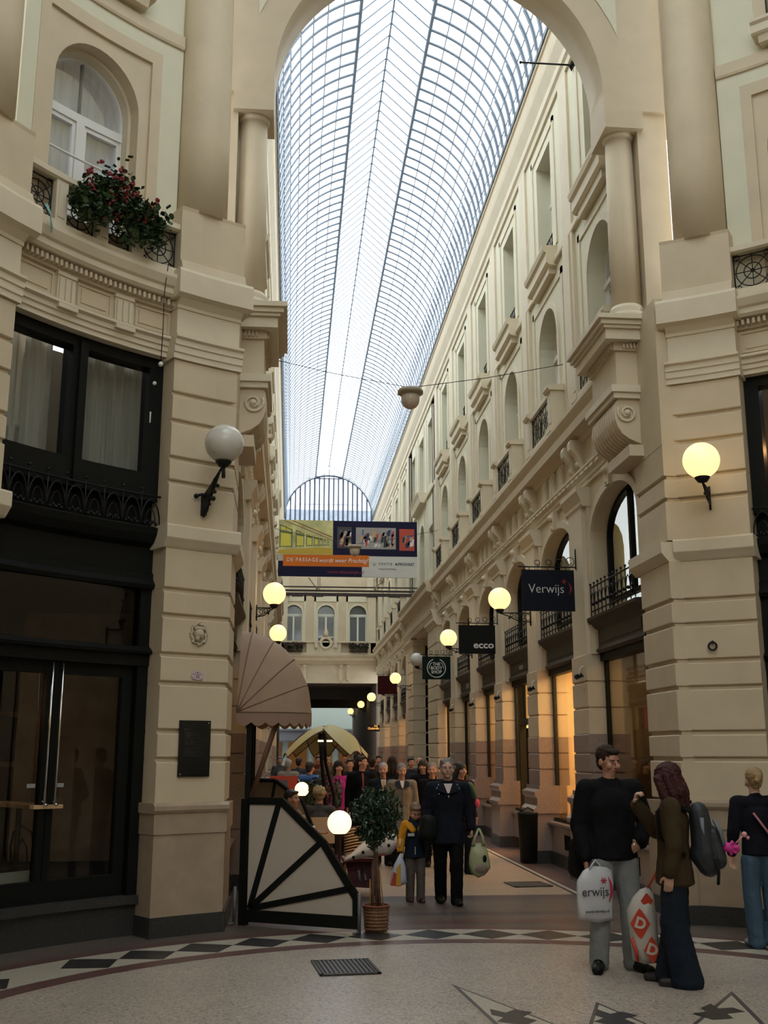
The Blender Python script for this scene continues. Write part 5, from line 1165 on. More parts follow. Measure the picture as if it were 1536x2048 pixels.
# restaurant behind the left bay doors
def bentwood(x, y, rz, label):
    t = empty('bentwood_chair', (x, y, .08), rz, label=label, cat='chair'); m = mat('dark_wood', (.02, .012, .008), .35)
    b = MB(); b.lathe((0, 0, 0), [(.19, .44), (.20, .46), (.18, .475)], 16); b.build('seat', m, t)
    b = MB(); b.tube([(-.17, -.12, .45), (-.2, -.14, .75), (-.22, -.1, .9), (-.23, 0, .96), (-.22, .1, .9), (-.2, .14, .75), (-.17, .12, .45)], .013, 6); b.tube([(-.17, -.06, .46), (-.20, -.05, .75), (-.21, 0, .84), (-.20, .05, .75), (-.17, .06, .46)], .010, 6); b.build('backrest', m, t)
    for sx in (-1, 1):
        for sy in (-1, 1): b = MB(); b.tube([(sx*.13, sy*.12, .45), (sx*.18, sy*.16, 0)], [.014, .011], 6); b.build('leg', m, t)
    return t
p = mapRotL(131.6, -1.1, 0); bentwood(p[0], p[1], 1.2, 'dark bentwood chair inside the left restaurant door, right one'); p = mapRotL(138.6, -1.0, 0); bentwood(p[0], p[1], .4, 'dark bentwood chair inside the left restaurant door, left one')
p = mapRotL(134.6, -.85, .08); t = empty('cafe_table', p, .7, label='small wooden bistro table behind the left glass doors', cat='table')
b = MB(); b.box((0, 0, 1.17), (.30, 1.15, .035)); b.build('tabletop', WOODP, t); b = MB(); b.tube([(0, 0, 0), (0, 0, 1.15)], .03, 8); b.box((0, 0, .02), (.4, .4, .03)); b.build('pedestal', BLACK, t)
p = mapRotL(140.6, -1.6, 2.1); t = empty('wall_lamp', p, label='small glowing orange shade lamp inside the left restaurant', cat='lamp')
b = MB(); b.lathe((0, 0, 0), [(.075, 0), (.055, .10)], 14); b.build('lamp_shade', emis('orange_shade', (1, .33, .06), .9), t); b = MB(); b.tube([(0, 0, 0), (0, 0, -.1), (-.1, .1, -.1)], .008, 5); b.build('lamp_arm', IRON, t)
ld = bpy.data.lights.new('lamp_light', 'POINT'); ld.energy = 1.2; ld.color = (1, .5, .2); ld.shadow_soft_size = .08; lo = bpy.data.objects.new('lamp_light', ld); COL.objects.link(lo); lo.location = (p[0]+.1, p[1]-.1, 2.3)
p = mapRotL(128.8, -2.6, 1.9); q = math.radians(128.8); t = empty('framed_picture', p, q+PI/2, label='framed dark picture on the back wall of the left restaurant', cat='picture')
b = MB(); b.box((0, 0, 0), (.36, .03, .62)); b.build('picture_frame', mat('frame_tan', (.10, .07, .04), .5), t); b = MB(); b.box((0, .02, .0), (.28, .02, .5)); b.box((0, -.02, .0), (.28, .02, .5)); b.build('picture', BLACK, t)
p = mapRotL(138.5, -.62, .42); t = empty('white_bench', p, math.radians(138.5)+PI/2, label='low pale slab behind the left restaurant doors', cat='bench')
b = MB(); b.box((0, 0, .14), (1.0, .2, .16)); b.build('slab', mat('pale_slab', (.42, .48, .42), .5), t); b = MB(); b.box((-.4, 0, -.10), (.06, .15, .32)); b.build('leg', BLACK, t); b = MB(); b.box((.4, 0, -.10), (.06, .15, .32)); b.build('leg', BLACK, t)
# ================================================================== TERRACE
# fan shaped screen
sx0, sy0, sx1, sy1 = -.46, 11.88, .72, 11.24
t = empty('fan_screen', (sx0, sy0, 0), label='low quarter fan screen of cream panels in a black timber frame', cat='screen')
ux = Vector((sx1-sx0, sy1-sy0, 0)); SL = ux.length; ux.normalize(); un = Vector((ux.y, -ux.x, 0))
FS = lambda s, d, z: tuple(ux*s+un*d+Vector((0, 0, z)))
OUT = [(.03, .10), (.03, 1.25), (.45, 1.25), (.95, .84), (SL-.07, .40), (SL-.02, .33), (SL-.02, .10)]
b = MB(); b.poly(FS, OUT, -.008, .008); b.build('cream_panel', mat('screen_cream', (.50, .44, .37), .6, noise=.03, nscale=3), t)
def bar(name, p, q, w, d=.022):
    (a, c), (e, f) = p, q; L = math.hypot(e-a, f-c); nx, nz = -(f-c)/L*w/2, (e-a)/L*w/2
    b = MB(); b.poly(FS, [(a+nx, c+nz), (a-nx, c-nz), (e-nx, f-nz), (e+nx, f+nz)], -d, d); return b.build(name, BLACK, t)
for i in range(len(OUT)-1): bar('frame_bar', OUT[i], OUT[i+1], .075 if i != 6 else .1)
bar('frame_bar', (0.0, .10), (SL, .10), .12, .03)
for q in ((.42, 1.22), (.93, .86), (SL-.08, .42)): bar('spoke', (.10, .17), q, .062)
b = MB(); b.poly(FS, [(-.02, 0), (.06, 0), (.06, 1.27), (-.02, 1.27)], -.04, .04); b.build('post', BLACK, t)
for s_ in (-.07, SL+.02): b = MB(); b.tube([FS(s_, .03, 0), FS(s_, .03, .38)], .018, 8); b.tube([FS(s_-.03, .1, .01), FS(s_, .03, .02)], .014, 6); b.build('steel_foot', mat('grey_steel', (.12, .12, .12), .4), t)
# second smaller screen behind
t = empty('fan_screen', (-.30, 15.2, 0), label='second smaller fan screen behind, only its top edge showing', cat='screen'); 
b = MB(); FS2 = lambda s, d, z: (s, d, z)
b.poly(FS2, [(-.25, .1), (-.25, 1.38), (.12, 1.38), (.5, 1.1), (.7, .6), (.7, .1)], -.01, .01); b.build('cream_panel', mat('screen_tan', (.20, .15, .10), .6), t)
b = MB()
for (a, c), (e, f) in zip([(-.25, .1), (-.25, 1.38), (.12, 1.38), (.5, 1.1)], [(-.25, 1.38), (.12, 1.38), (.5, 1.1), (.7, .6)]): b.tube([(a, -.01, c), (e, -.01, f)], .03, 6)
b.tube([(.0, -.01, .6), (.12, -.01, 1.38)], .02, 6)
b.build('frame_bar', BLACK, t)
# rounded awning
AWN = mat('beige_canvas', (.36, .25, .17), .8, noise=.06, nscale=5, bump=.3, bscale=6)
t = empty('awning', (2*XC-PF-.02, 13.0, 2.22), label='rounded beige canvas hood awning over the first left shop', cat='awning')
b = MB(); na, L, R_ = 14, 1.95, .90
def hoop(th):
    P = []; cr = .42
    for i in range(9): q = PI/2*i/8; P.append((R_*.25+(R_*.75-0)*math.sin(q) if 0 else R_*math.sin(q)**.8, cr-cr*math.cos(q)**1.0))
    P = [(R_*min(1, math.sin(PI/2*i/8)), cr*(1-math.cos(PI/2*i/8))) for i in range(9)]
    P += [(R_, L-y) for x, y in []]
    full = P+[(R_, L/2)]+[(x, L-y) for x, y in reversed(P)]
    return [(x*math.cos(th), y, x*math.sin(th)*1.12) for x, y in full]
rings = [hoop(PI/2*.98*i/na) for i in range(na+1)]; k = len(rings[0])
sag = lambda i: 1-.012*abs(math.sin(i*PI/2.8))
b.add([(x*sag(i), y, z*sag(i)) for i, r in enumerate(rings) for x, y, z in r], [(i*k+j, i*k+j+1, (i+1)*k+j+1, (i+1)*k+j) for i in range(na) for j in range(k-1)], 0, True); b.build('canvas_hood', AWN, t)
b = MB(); r = rings[0]; vs = []; mm = 44
path = []
for j in range(len(r)-1):
    for q in range(4): path.append((Vector(r[j])*(1-q/4)+Vector(r[j+1])*(q/4)))
path.append(Vector(r[-1])); 
for j, p in enumerate(path): vs += [tuple(p), tuple(p+Vector((0, 0, -.12-.045*abs(math.sin(j*PI/4)))))]
b.add(vs, [(2*j, 2*j+2, 2*j+3, 2*j+1) for j in range(len(path)-1)]); b.build('scalloped_valance', mat('awning_valance', (.29, .19, .14), .8), t)
for th in (0, .35, .72, 1.08, 1.4): b = MB(); b.tube([Vector(p)*.992 for p in hoop(th)], .009, 5); b.build('hoop', mat('hoop_brown', (.22, .145, .10), .7), t)
for y in (.2, .8): b = MB(); b.tube([(.5, y, -.02), (.15, y+.05, -1.1)], .03, 6); b.build('timber_brace', mat('brace_brown', (.14, .07, .04), .6), t)
# petal umbrella
t = empty('terrace_umbrella', (.62, 17.5, 0), label='pale yellow petal shaped parasol with a dark curved stand', cat='parasol')
PET = mat('parasol_yellow', (.42, .375, .18), .6); RB = mat('parasol_edge', (.06, .012, .008), .5)
for i, (az, tilt) in enumerate(((195, -.01), (312, .02), (352, -.03), (50, 0), (95, 0), (145, 0))):
    a = math.radians(az); b = MB(); vs = []; nu, nv = 8, 6
    ax = Vector((math.cos(a), math.sin(a), 0)); sx_ = Vector((-ax.y, ax.x, 0))
    for u in range(nu+1):
        uu = u/nu; r_ = .05+.62*uu; z = 2.17-.42*uu**1.8+tilt; w_ = .27*math.sin(PI*(.12+.76*uu))**.8
        for v in range(nv+1):
            vv = v/nv*2-1; vs.append(ax*r_+sx_*(w_*vv)+Vector((-.03, 0, z-.07*vv*vv)))
    f = [(u*(nv+1)+v, u*(nv+1)+v+1, (u+1)*(nv+1)+v+1, (u+1)*(nv+1)+v) for u in range(nu) for v in range(nv)]
    b.add(vs, f, 0, True); b.build('petal', PET, t)
    b = MB(); b.tube([vs[v] for v in range(0, (nu+1)*(nv+1), nv+1)]+[vs[nu*(nv+1)+v] for v in range(nv+1)]+[vs[v*(nv+1)+nv] for v in range(nu, -1, -1)], .008, 5); b.build('petal_rim', RB, t)
for x0, x1 in ((-.13, -.02), (-.07, .12)):
    b = MB(); b.tube([(x1, 0, 0), (x1, 0, .6), (x1-.02, 0, 1.1), (x0+.03, 0, 1.6), (x0, 0, 2.05)], .028, 8); b.build('stand_pole', BLACK, t)
b = MB(); b.lathe((.03, 0, 0), [(.3, 0), (.3, .05), (.05, .08)], 20); b.build('stand_base', BLACK, t)
for x in (-.12, .02): b = MB(); b.box((x, -.05, 1.93), (.09, .04, .03)); b.build('lamp_tile', emis('lamp_tile', (1, .85, .6), .5), t)
# little tree in a basket
t = empty('potted_tree', (.905, 11.36, 0), label='small round headed laurel tree in a wicker basket beside the fan screen', cat='plant')
WK = mat('wicker', (.20, .10, .05), .6, noise=.45, nscale=50, bump=.5, bscale=80)
bs = MB(); bs.lathe((0, 0, 0), [(.105, 0), (.115, .02), (.122, .10), (.128, .24), (.105, .235), (.10, .21), (.01, .20)], 28)
for i in range(7): bs.tube([((.117+.0018*i+.004*math.sin(q*PI+(i % 2)*PI))*math.cos(2*PI*q/28), (.117+.0018*i+.004*math.sin(q*PI+(i % 2)*PI))*math.sin(2*PI*q/28), .03+.032*i) for q in range(29)], .009, 5)
bs.build('wicker_basket', WK, t)
b = MB(); b.tube([(.132*math.cos(2*PI*q/28), .132*math.sin(2*PI*q/28), .245) for q in range(29)], .012, 6); b.build('basket_rim', mat('rim_red', (.20, .055, .03), .6), t)
b = MB(); b.tube([(-.04, .0, .2), (-.035, 0, .45), (-.03, .01, .62), (.0, 0, .8), (.0, 0, 1.0)], [.016, .018, .02, .016, .012], 8); b.tube([(.01, .02, .2), (-.0, .02, .5), (-.01, .0, .8), (.02, 0, 1.05)], [.014, .018, .02, .012], 8); b.tube([(.04, 0, .2), (.02, 0, .48), (.0, 0, .75), (-.03, 0, 1.0)], [.014, .018, .018, .012], 8); b.build('trunk', mat('tree_bark', (.13, .07, .045), .8, noise=.3, nscale=20), t)
b = MB(); b.tube([(-.06, -.02, .2), (-.065, -.02, .50)], .007, 6); b.tube([(.075, -.02, .2), (.035, -.02, .58)], .007, 6); b.build('bamboo_stake', mat('bamboo', (.36, .20, .05), .5), t)
LEAF = mat('laurel_leaf', (.022, .05, .022), .35, noise=.5, nscale=20)
b = MB(); rr = random.Random(11)
for i in range(2600):
    v = Vector((rr.gauss(0, 1), rr.gauss(0, 1), rr.gauss(0, 1))).normalized(); r_ = .25*rr.uniform(.45, 1.08)*(1+.10*math.sin(v.x*7+v.z*5)); c = Vector((v.x*r_*.98, v.y*r_, 1.12+v.z*r_*1.08-(.05 if v.z < -.3 and v.x < 0 else 0)))
    L_ = rr.uniform(.022, .038); rt = Euler((rr.uniform(-1.4, 1.4), rr.uniform(-1.4, 1.4), rr.uniform(0, 6.28))).to_matrix(); w_ = L_*.42
    b.add([c+rt @ Vector(p) for p in ((-L_, 0, 0), (-L_*.2, -w_, .004), (L_, 0, 0), (-L_*.2, w_, .004))], [(0, 1, 2, 3)])
b.build('foliage', LEAF, t)
# cafe furniture and goods behind the screen
def cafe_table(x, y, label, z=.72):
    t = empty('cafe_table', (x, y, 0), label=label, cat='table'); b = MB(); b.lathe((0, 0, 0), [(.33, z), (.34, z+.02), (.01, z+.025)], 24); b.build('tabletop', mat('tabletop_wood', (.20, .10, .06), .4), t)
    b = MB(); b.lathe((0, 0, 0), [(.22, 0), (.22, .02), (.03, .05), (.025, z)], 16); b.build('pedestal', BLACK, t)
cafe_table(.20, 14.6, 'round cafe table with cups behind the fan screen, nearest'); cafe_table(.0, 16.6, 'round cafe table farther back on the left terrace')
for i, (x, y, m, h, lab) in enumerate(((.10, 14.5, WHITE, .08, 'white coffee cup at the left of the nearest cafe table'), (.32, 14.55, WHITE, .07, 'white coffee cup at the right of the nearest cafe table'), (.18, 14.7, mat('menu_card', (.5, .42, .3), .5), .20, 'tall folded menu card on the nearest cafe table'), (.05, 14.72, mat('red_jar', (.4, .02, .03), .3, emit=(1, .05, .05), estr=.15), .07, 'small red candle jar on the nearest cafe table'))):
    t = empty('cup' if i < 2 else 'menu_card' if i == 2 else 'candle_jar', (x, y, .745), label=lab, cat='cup' if i < 2 else 'menu' if i == 2 else 'candle')
    b = MB(); 
    if i == 2: b.box((0, 0, h/2), (.10, .01, h)); b.build('card', m, t)
    else: b.lathe((0, 0, 0), [(.022, 0), (.035, h*.6), (.038, h), (.03, h*.9), (.01, .01)], 14); b.build('cup_body' if i < 2 else 'jar_glass', m, t)
t = empty('menu_board', (-.05, 21.5, 0), label='orange red menu board standing on the left terrace behind the small globe', cat='board')
b = MB(); b.box((0, 0, .78), (.62, .04, 1.05)); b.build('red_panel', mat('menu_red', (.42, .045, .015), .6), t); b = MB(); b.box((-.13, -.03, 1.12), (.34, .02, .22)); b.build('grey_panel', mat('menu_grey', (.09, .09, .10), .6), t)
b = MB(); b.tube([(-.25, 0, 0), (-.25, 0, .3)], .02, 6); b.build('leg', BLACK, t); b = MB(); b.tube([(.25, 0, 0), (.25, 0, .3)], .02, 6); b.build('leg', BLACK, t)
# rattan terrace chair with striped back, coat with dark dots over it
t = empty('rattan_chair', (.92, 14.1, 0), label='striped rattan terrace chair just behind the round lamp', cat='chair')
b = MB()
for i in range(9):
    z = .50+.035*i; b.tube([(-.20+.40*q/8, -.02-.10*math.sin(PI*q/8), z+.045*math.sin(PI*q/8*.9)) for q in range(9)], .011, 6)
b.build('backrest_slats', mat('rattan_light', (.52, .33, .17), .5), t)
b = MB()
for i in range(9):
    z = .517+.035*i; b.tube([(-.19+.38*q/8, .0-.10*math.sin(PI*q/8), z+.045*math.sin(PI*q/8*.9)) for q in range(9)], .009, 5)
b.build('backrest_core', mat('rattan_dark', (.13, .045, .025), .5), t)
b = MB(); b.box((0, .15, .43), (.44, .42, .04)); b.build('seat', mat('seat_red', (.15, .02, .025), .6), t)
for x in (-.19, .19):
    for y in (-.03, .33): b = MB(); b.tube([(x, y, 0), (x, y, .45)], .015, 6); b.build('leg', mat('rattan_leg', (.20, .09, .04), .5), t)
t = empty('spotted_coat', (1.12, 13.95, .42), label='white cloth with black dots and a red hem hanging off the chair', cat='coat')
b = MB(); vs = []; nu, nv = 12, 7
up_ = [(-.40, .04), (-.30, .10), (-.22, .18), (-.12, .27), (-.02, .34), (.06, .37), (.14, .35), (.2, .33), (.26, .30), (.30, .24), (.33, .18), (.36, .13), (.37, .10)]
lo_ = [(-.42, .02), (-.32, .03), (-.24, .045), (-.15, .06), (-.05, .075), (.04, .08), (.12, .085), (.17, .10), (.2, .14), (.22, .17), (.26, .16), (.31, .13), (.36, .08)]
for i in range(nu+1):
    for j in range(nv+1):
        f_ = j/nv; x = lo_[i][0]*(1-f_)+up_[i][0]*f_; z = lo_[i][1]*(1-f_)+up_[i][1]*f_; vs.append((x, -.06*math.sin(PI*f_)+.02*math.sin(i*1.5), z))
b.add(vs, [(i*(nv+1)+j, i*(nv+1)+j+1, (i+1)*(nv+1)+j+1, (i+1)*(nv+1)+j) for i in range(nu) for j in range(nv)], 0, True)
o = b.build('cloth', mat('coat_white', (.60, .55, .50), .7), t); md = o.modifiers.new('s', 'SOLIDIFY'); md.thickness = .015
b = MB()
for x, z in ((-.18, .12), (.02, .22), (.14, .20), (.20, .30), (.10, .34), (-.30, .06)): b.ball((x, -.085, z), .020, 10, sc=(1, .35, 1))
b.build('dots', BLACK, t)
b = MB(); b.tube([(x, .0, z-.006) for x, z in lo_[:9]], .008, 5); b.build('red_hem', mat('hem_red', (.25, .02, .03), .6), t)
t = empty('shopping_trolley_bag', (1.02, 14.25, 0), label='dark red patterned bag under the spotted cloth', cat='bag')
b = MB(); b.poly(lambda a, d, z: (a, d, z), [(-.22, .10), (.08, .08), (.10, .46), (-.28, .46)], -.1, .1); b.build('bag_body', mat('bag_maroon', (.06, .01, .02), .7, noise=.5, nscale=8), t)
b = MB(); b.tube([(-.12, -.11, .3), (-.09, -.11, .16), (-.06, -.11, .34), (-.02, -.11, .18)], .02, 6); b.build('bag_print', mat('bag_grey_print', (.2, .2, .22), .6), t)
# dark timber posts and shop glazing strips under the awning
t = empty('terrace_shelter', (-.48, 13.1, 0), label='dark timber posts and glass strips under the beige awning', cat='shelter')
b = MB()
for y, h in ((0, 2.2), (.9, 2.2), (1.8, 2.1)): b.box((0, y, h/2), (.06, .06, h))
b.build('post', BLACK, t)
# planters of the far terrace
t = empty('terrace_bush', (.62, 18.6, 0), label='dark green terrace bush behind the parasol stand', cat='plant')
b = MB(); rr = random.Random(5)
for i in range(900):
    v = Vector((rr.gauss(0, 1), rr.gauss(0, 1), rr.gauss(0, 1))).normalized()*rr.uniform(.5, 1); c = Vector((v.x*.33, v.y*.3, .95+v.z*.55)); L_ = .04; rt = Euler((rr.uniform(-1.4, 1.4), rr.uniform(-1.4, 1.4), rr.uniform(0, 6.28))).to_matrix()
    b.add([c+rt @ Vector(p) for p in ((-L_, 0, 0), (0, -L_*.4, 0), (L_, 0, 0), (0, L_*.4, 0))], [(0, 1, 2, 3)])
b.build('foliage', mat('bush_green', (.035, .045, .02), .6), t); b = MB(); b.lathe((0, 0, 0), [(.2, 0), (.26, .42), (.01, .4)], 16); b.build('pot', BLACK, t)
# ================================================================== PEOPLE
SKIN = mat('skin', (.44, .225, .15), .5, noise=.06, nscale=12); SKIN2 = mat('skin_pale', (.50, .30, .215), .5, noise=.06, nscale=12)
def cap(b, p0, p1, r0, r1, sx=1, sy=1, side=None, n=12, ek=.9):
    """closed rounded cone with elliptic section"""
    p0, p1 = Vector(p0), Vector(p1); ax = (p1-p0); L = ax.length
    if L < 1e-5: ax = Vector((0, 0, 1)); L = 1e-5
    ax.normalize(); s_ = Vector(side or (1, 0, 0)); s_ = s_-ax*s_.dot(ax)
    if s_.length < .1: s_ = Vector((0, 1, 0)); s_ = s_-ax*s_.dot(ax)
    s_.normalize(); f_ = ax.cross(s_); vs = []; rows = []
    for i in range(4): q = PI/2*(1-i/4); rows.append((p0-ax*r0*math.sin(q)*ek, r0*math.cos(q)))
    rows.append((p0, r0)); rows.append((p1, r1))
    for i in range(1, 5): q = PI/2*i/4; rows.append((p1+ax*r1*math.sin(q)*.9, r1*math.cos(q)))
    for c, r in rows:
        r = max(r, 1e-4)
        for j in range(n): q = 2*PI*j/n; vs.append(c+s_*(r*sx*math.cos(q))+f_*(r*sy*math.sin(q)))
    m = len(rows); fs = [(i*n+j, i*n+(j+1) % n, (i+1)*n+(j+1) % n, (i+1)*n+j) for i in range(m-1) for j in range(n)]
    fs += [tuple(range(n)), tuple(range((m-1)*n, m*n))]
    b.add(vs, fs); return b
def solid(b, name, m, parent, vox, smooth=3, T=None, disp=0, dscale=.05):
    """union of closed pieces as one continuous surface"""
    me = bpy.data.meshes.new(name); me.from_pydata(b.v, [], b.f)
    bm = bmesh.new(); bm.from_mesh(me); bmesh.ops.remove_doubles(bm, verts=bm.verts, dist=1e-6); bmesh.ops.recalc_face_normals(bm, faces=bm.faces); bm.to_mesh(me); bm.free()
    o = bpy.data.objects.new('tmp', me); COL.objects.link(o)
    r = o.modifiers.new('r', 'REMESH'); r.mode = 'VOXEL'; r.voxel_size = vox
    if smooth: s_ = o.modifiers.new('s', 'SMOOTH'); s_.factor = .5; s_.iterations = smooth
    if disp:
        tx = bpy.data.textures.new('d', 'CLOUDS'); tx.noise_scale = dscale; d = o.modifiers.new('d', 'DISPLACE'); d.texture = tx; d.strength = disp; d.mid_level = .5
    dg = bpy.context.evaluated_depsgraph_get(); me2 = bpy.data.meshes.new_from_object(o.evaluated_get(dg)); bpy.data.objects.remove(o)
    me2.materials.clear(); me2.materials.append(m)
    for p in me2.polygons: p.use_smooth = True
    r = bpy.data.objects.new(name, me2); COL.objects.link(r); r.parent = parent; return r
def hand(b, w, d, nrm, curl=.5, sc=1.0, flip=1):
    """five fingered hand: w wrist, d direction to the fingers, nrm the way the palm faces"""
    w, d, nrm = Vector(w), Vector(d).normalized(), Vector(nrm).normalized(); sd = d.cross(nrm).normalized()*flip; nrm = nrm-d*nrm.dot(d); nrm.normalize()
    cap(b, w, w+d*.045*sc, .026*sc, .034*sc, 1.05, .6, sd); cap(b, w+d*.03*sc, w+d*.075*sc, .034*sc, .036*sc, 1.1, .5, sd)
    for i, (u, L) in enumerate(((-.030, .066), (-.010, .076), (.010, .072), (.029, .056))):
        p = w+d*.085*sc+sd*u*sc; a = curl*.7; dirv = d
        for k, f in enumerate((.45, .30, .25)):
            dirv = (d*math.cos(a)+nrm*math.sin(a)).normalized(); q = p+dirv*(L*f*sc); r = (.0092-.0008*k)*sc; cap(b, p, q, r, r*.93, n=8); p = q; a += curl*.95
    p = w+d*.025*sc-sd*.028*sc; t1 = (d*.6-sd*.75+nrm*.25).normalized(); q = p+t1*.042*sc; cap(b, p, q, .014*sc, .011*sc, n=8); t2 = (d*.9-sd*.15+nrm*(.3+.4*curl)).normalized(); cap(b, q, q+t2*.034*sc, .0105*sc, .009*sc, n=8)
BASE = dict(pel=(0, 0, .94), wai=(0, 0, 1.08), che=(0, 0, 1.28), nec=(0, .015, 1.47), hed=(0, -.01, 1.625),
            Ls=(.185, 0, 1.41), Rs=(-.185, 0, 1.41), Le=(.235, .02, 1.13), Re=(-.235, .02, 1.13), Lw=(.25, -.04, .89), Rw=(-.25, -.04, .89),
            Lh=(.09, 0, .91), Rh=(-.09, 0, .91), Lk=(.10, -.02, .50), Rk=(-.10, -.02, .50), La=(.10, .02, .08), Ra=(-.10, .02, .08), Lt=(.12, -.15, .03), Rt=(-.12, -.15, .03))
def person(label, loc, rz=0, H=1.75, pose=None, top=None, legs=None, hair=None, skin=None, head=(0, 0, 0), vox=.008, build=1.0, shoe=None, hands=None, face=True, group=None, gscale=1.0, headscale=1.0):
    P = {k: Vector(v) for k, v in BASE.items()}
    for k, v in (pose or {}).items(): P[k] = Vector(v)
    s = H/1.75; sk = skin or SKIN; t = empty('person', loc, rz, label=label, cat='person', group=group); t.scale = (s, s, s)
    B = build
    # --- body
    b = MB()
    cap(b, P['pel'], P['wai'], .13*B, .115*B, 1.15, .82); cap(b, P['wai'], P['che'], .115*B, .135*B, 1.2, .80); cap(b, P['che'], P['che']+(P['nec']-P['che'])*.6, .135*B, .10*B, 1.3, .75)
    cap(b, P['nec']-Vector((0, 0, .05)), P['hed']-Vector((0, 0, .06)), .058, .052)
    for S_ in 'LR':
        cap(b, P['nec']-Vector((0, 0, .07)), P[S_+'s'], .06, .055); cap(b, P[S_+'s'], P[S_+'e'], .05, .040); cap(b, P[S_+'e'], P[S_+'w'], .039, .026)
        cap(b, P[S_+'h'], P[S_+'k'], .085*B, .055); cap(b, P[S_+'k'], P[S_+'a'], .054, .036); cap(b, P[S_+'a'], P[S_+'a']+(P[S_+'t']-P[S_+'a'])*.75, .034, .016)
        hp = (hands or {}).get(S_, {}); d = hp.get('d', P[S_+'w']-P[S_+'e']); hand(b, P[S_+'w'], d, hp.get('n', (-1 if S_ == 'L' else 1, -.2, 0)), hp.get('c', .45), 1.0, 1)
    R = Euler(head).to_matrix(); hc = P['hed']; hs = headscale; HP = lambda x, y, z: hc+R @ Vector((x*hs, y*hs, z*hs))
    def hb(c, sc3, r): b.ball(HP(*c), r*hs, 14, rot=R, sc=sc3)
    hb((0, .012, .028), (.80, 1.0, .98), .098); hb((0, -.022, -.045), (.82, 1.0, 1.05), .066); hb((0, -.058, -.088), (1, .8, .7), .028)
    hb((0, -.066, .033), (1.3, .40, .36), .045)
    cap(b, HP(0, -.088, .018), HP(0, -.112, -.018), .008, .013, n=8); hb((-.011, -.098, -.024), (1, 1, .8), .009); hb((.011, -.098, -.024), (1, 1, .8), .009)
    for k in (-1, 1): hb((k*.080, .012, -.005), (.35, .7, 1.1), .030); hb((k*.045, -.062, -.022), (1, .8, 1), .028)
    solid(b, 'body', sk, t, vox, 2)
    if face:
        for k in (-1, 1):
            e = MB(); e.ball(HP(k*.031, -.0670, .008), .0125*hs, 10, rot=R, sc=(1.2, .6, .5)); e.build('eye', mat('eye_white', (.30, .27, .25), .4), t)
            e = MB(); e.ball(HP(k*.031, -.0725, .008), .0066*hs, 8, rot=R, sc=(1, .6, 1)); e.build('iris', mat('iris_dark', (.02, .015, .01), .2), [c for c in t.children if c.name.startswith('eye') and not c.name.startswith('eyebrow')][-1])
            e = MB(); cap(e, HP(k*.018, -.084, .030), HP(k*.046, -.076, .032), .0045*hs, .003*hs, n=6); e.build('eyebrow', hair[0] if hair else BLACK, t)
        e = MB(); cap(e, HP(-.019, -.080, -.054), HP(0, -.0865, -.054), .0045*hs, .0065*hs, n=6); cap(e, HP(.019, -.080, -.054), HP(0, -.0865, -.054), .0045*hs, .0065*hs, n=6); e.build('lips', mat('lips', (.28, .09, .07), .4), t)
    # --- hair
    if hair:
        hm, kind = hair; b = MB()
        def hh(c, sc3, r): b.ball(HP(*c), r*hs, 14, rot=R, sc=sc3)
        if kind in ('short', 'curly', 'bun', 'receding'):
            hh((0, .030, .050), (.86, 1.0, .88), .104); hh((0, .060, -.005), (.86, .7, 1.0), .080)
            if kind == 'short': hh((0, -.035, .095), (1.25, 1.0, .45), .055); hh((-.072, .0, .035), (.25, .8, .9), .035); hh((.072, .0, .035), (.25, .8, .9), .035)
            if kind == 'curly':
                rr = random.Random(4)
                for i in range(46):
                    q, f = rr.uniform(0, 2*PI), rr.uniform(-.25, 1); v = Vector((math.cos(q)*math.sqrt(1-f*f*.9), math.sin(q)*math.sqrt(1-f*f*.9), f))
                    if v.y < -.55 and f < .55: continue
                    hh((v.x*.088, .028+v.y*.095, .045+v.z*.085), (1, 1, 1), rr.uniform(.020, .030))
            if kind == 'bun': hh((0, .12, .03), (1, .9, 1.1), .045); hh((.02, .135, -.01), (1, 1, 1), .03)
        elif kind == 'long':
            hh((0, .022, .045), (.92, 1.05, .95), .106)
            for x, y in ((-.075, .0), (.075, .0), (-.06, .06), (.06, .06), (0, .085), (-.078, .03), (.078, .03)):
                cap(b, HP(x, y, .03), HP(x*1.25, y+.03, -.13), .032, .038, n=10); cap(b, HP(x*1.25, y+.03, -.13), P['nec']+R @ Vector((x*1.2, y+.02, -.10)), .038, .022, n=10)
        elif kind == 'longside':
            hh((0, .010, .045), (.92, 1.10, .95), .108); hh((0, -.06, .03), (1.2, .8, .9), .06)
            for x, y in ((-.075, -.05), (.075, -.05), (-.085, .0), (.085, .0), (-.06, .06), (.06, .06), (0, .085), (.08, -.075), (-.08, -.075)):
                cap(b, HP(x, y, .03), HP(x*1.15, y+.01, -.13), .034, .040, n=10); cap(b, HP(x*1.15, y+.01, -.13), P['nec']+R @ Vector((x*1.1, y, -.12)), .040, .025, n=10)
        solid(b, 'hair', hm, t, max(vox, .007), 1, disp=.006 if kind in ('short', 'receding') else .016, dscale=.022)
    # --- legs
    lm, flare = legs; b = MB()
    cap(b, P['pel']-Vector((0, 0, .03)), P['pel']+Vector((0, 0, .03)), .128*B, .118*B, 1.2, .86)
    for S_ in 'LR':
        cap(b, P[S_+'h']+(P[S_+'k']-P[S_+'h'])*.16, P[S_+'k'], .108*B, .078+flare*.35, 1, 1.05); e = P[S_+'a']+Vector((0, .0, -.01)); cap(b, P[S_+'k'], e, .078+flare*.35, .058+flare, 1, 1.15)
        cap(b, e, e+Vector((0, 0, -.025)), .058+flare, .060+flare, 1, 1.2)
    solid(b, 'trousers', lm, t, max(vox, .010), 3, disp=.012, dscale=.07)
    # --- top
    tm, ln, fat, sl = top; b = MB(); g = fat
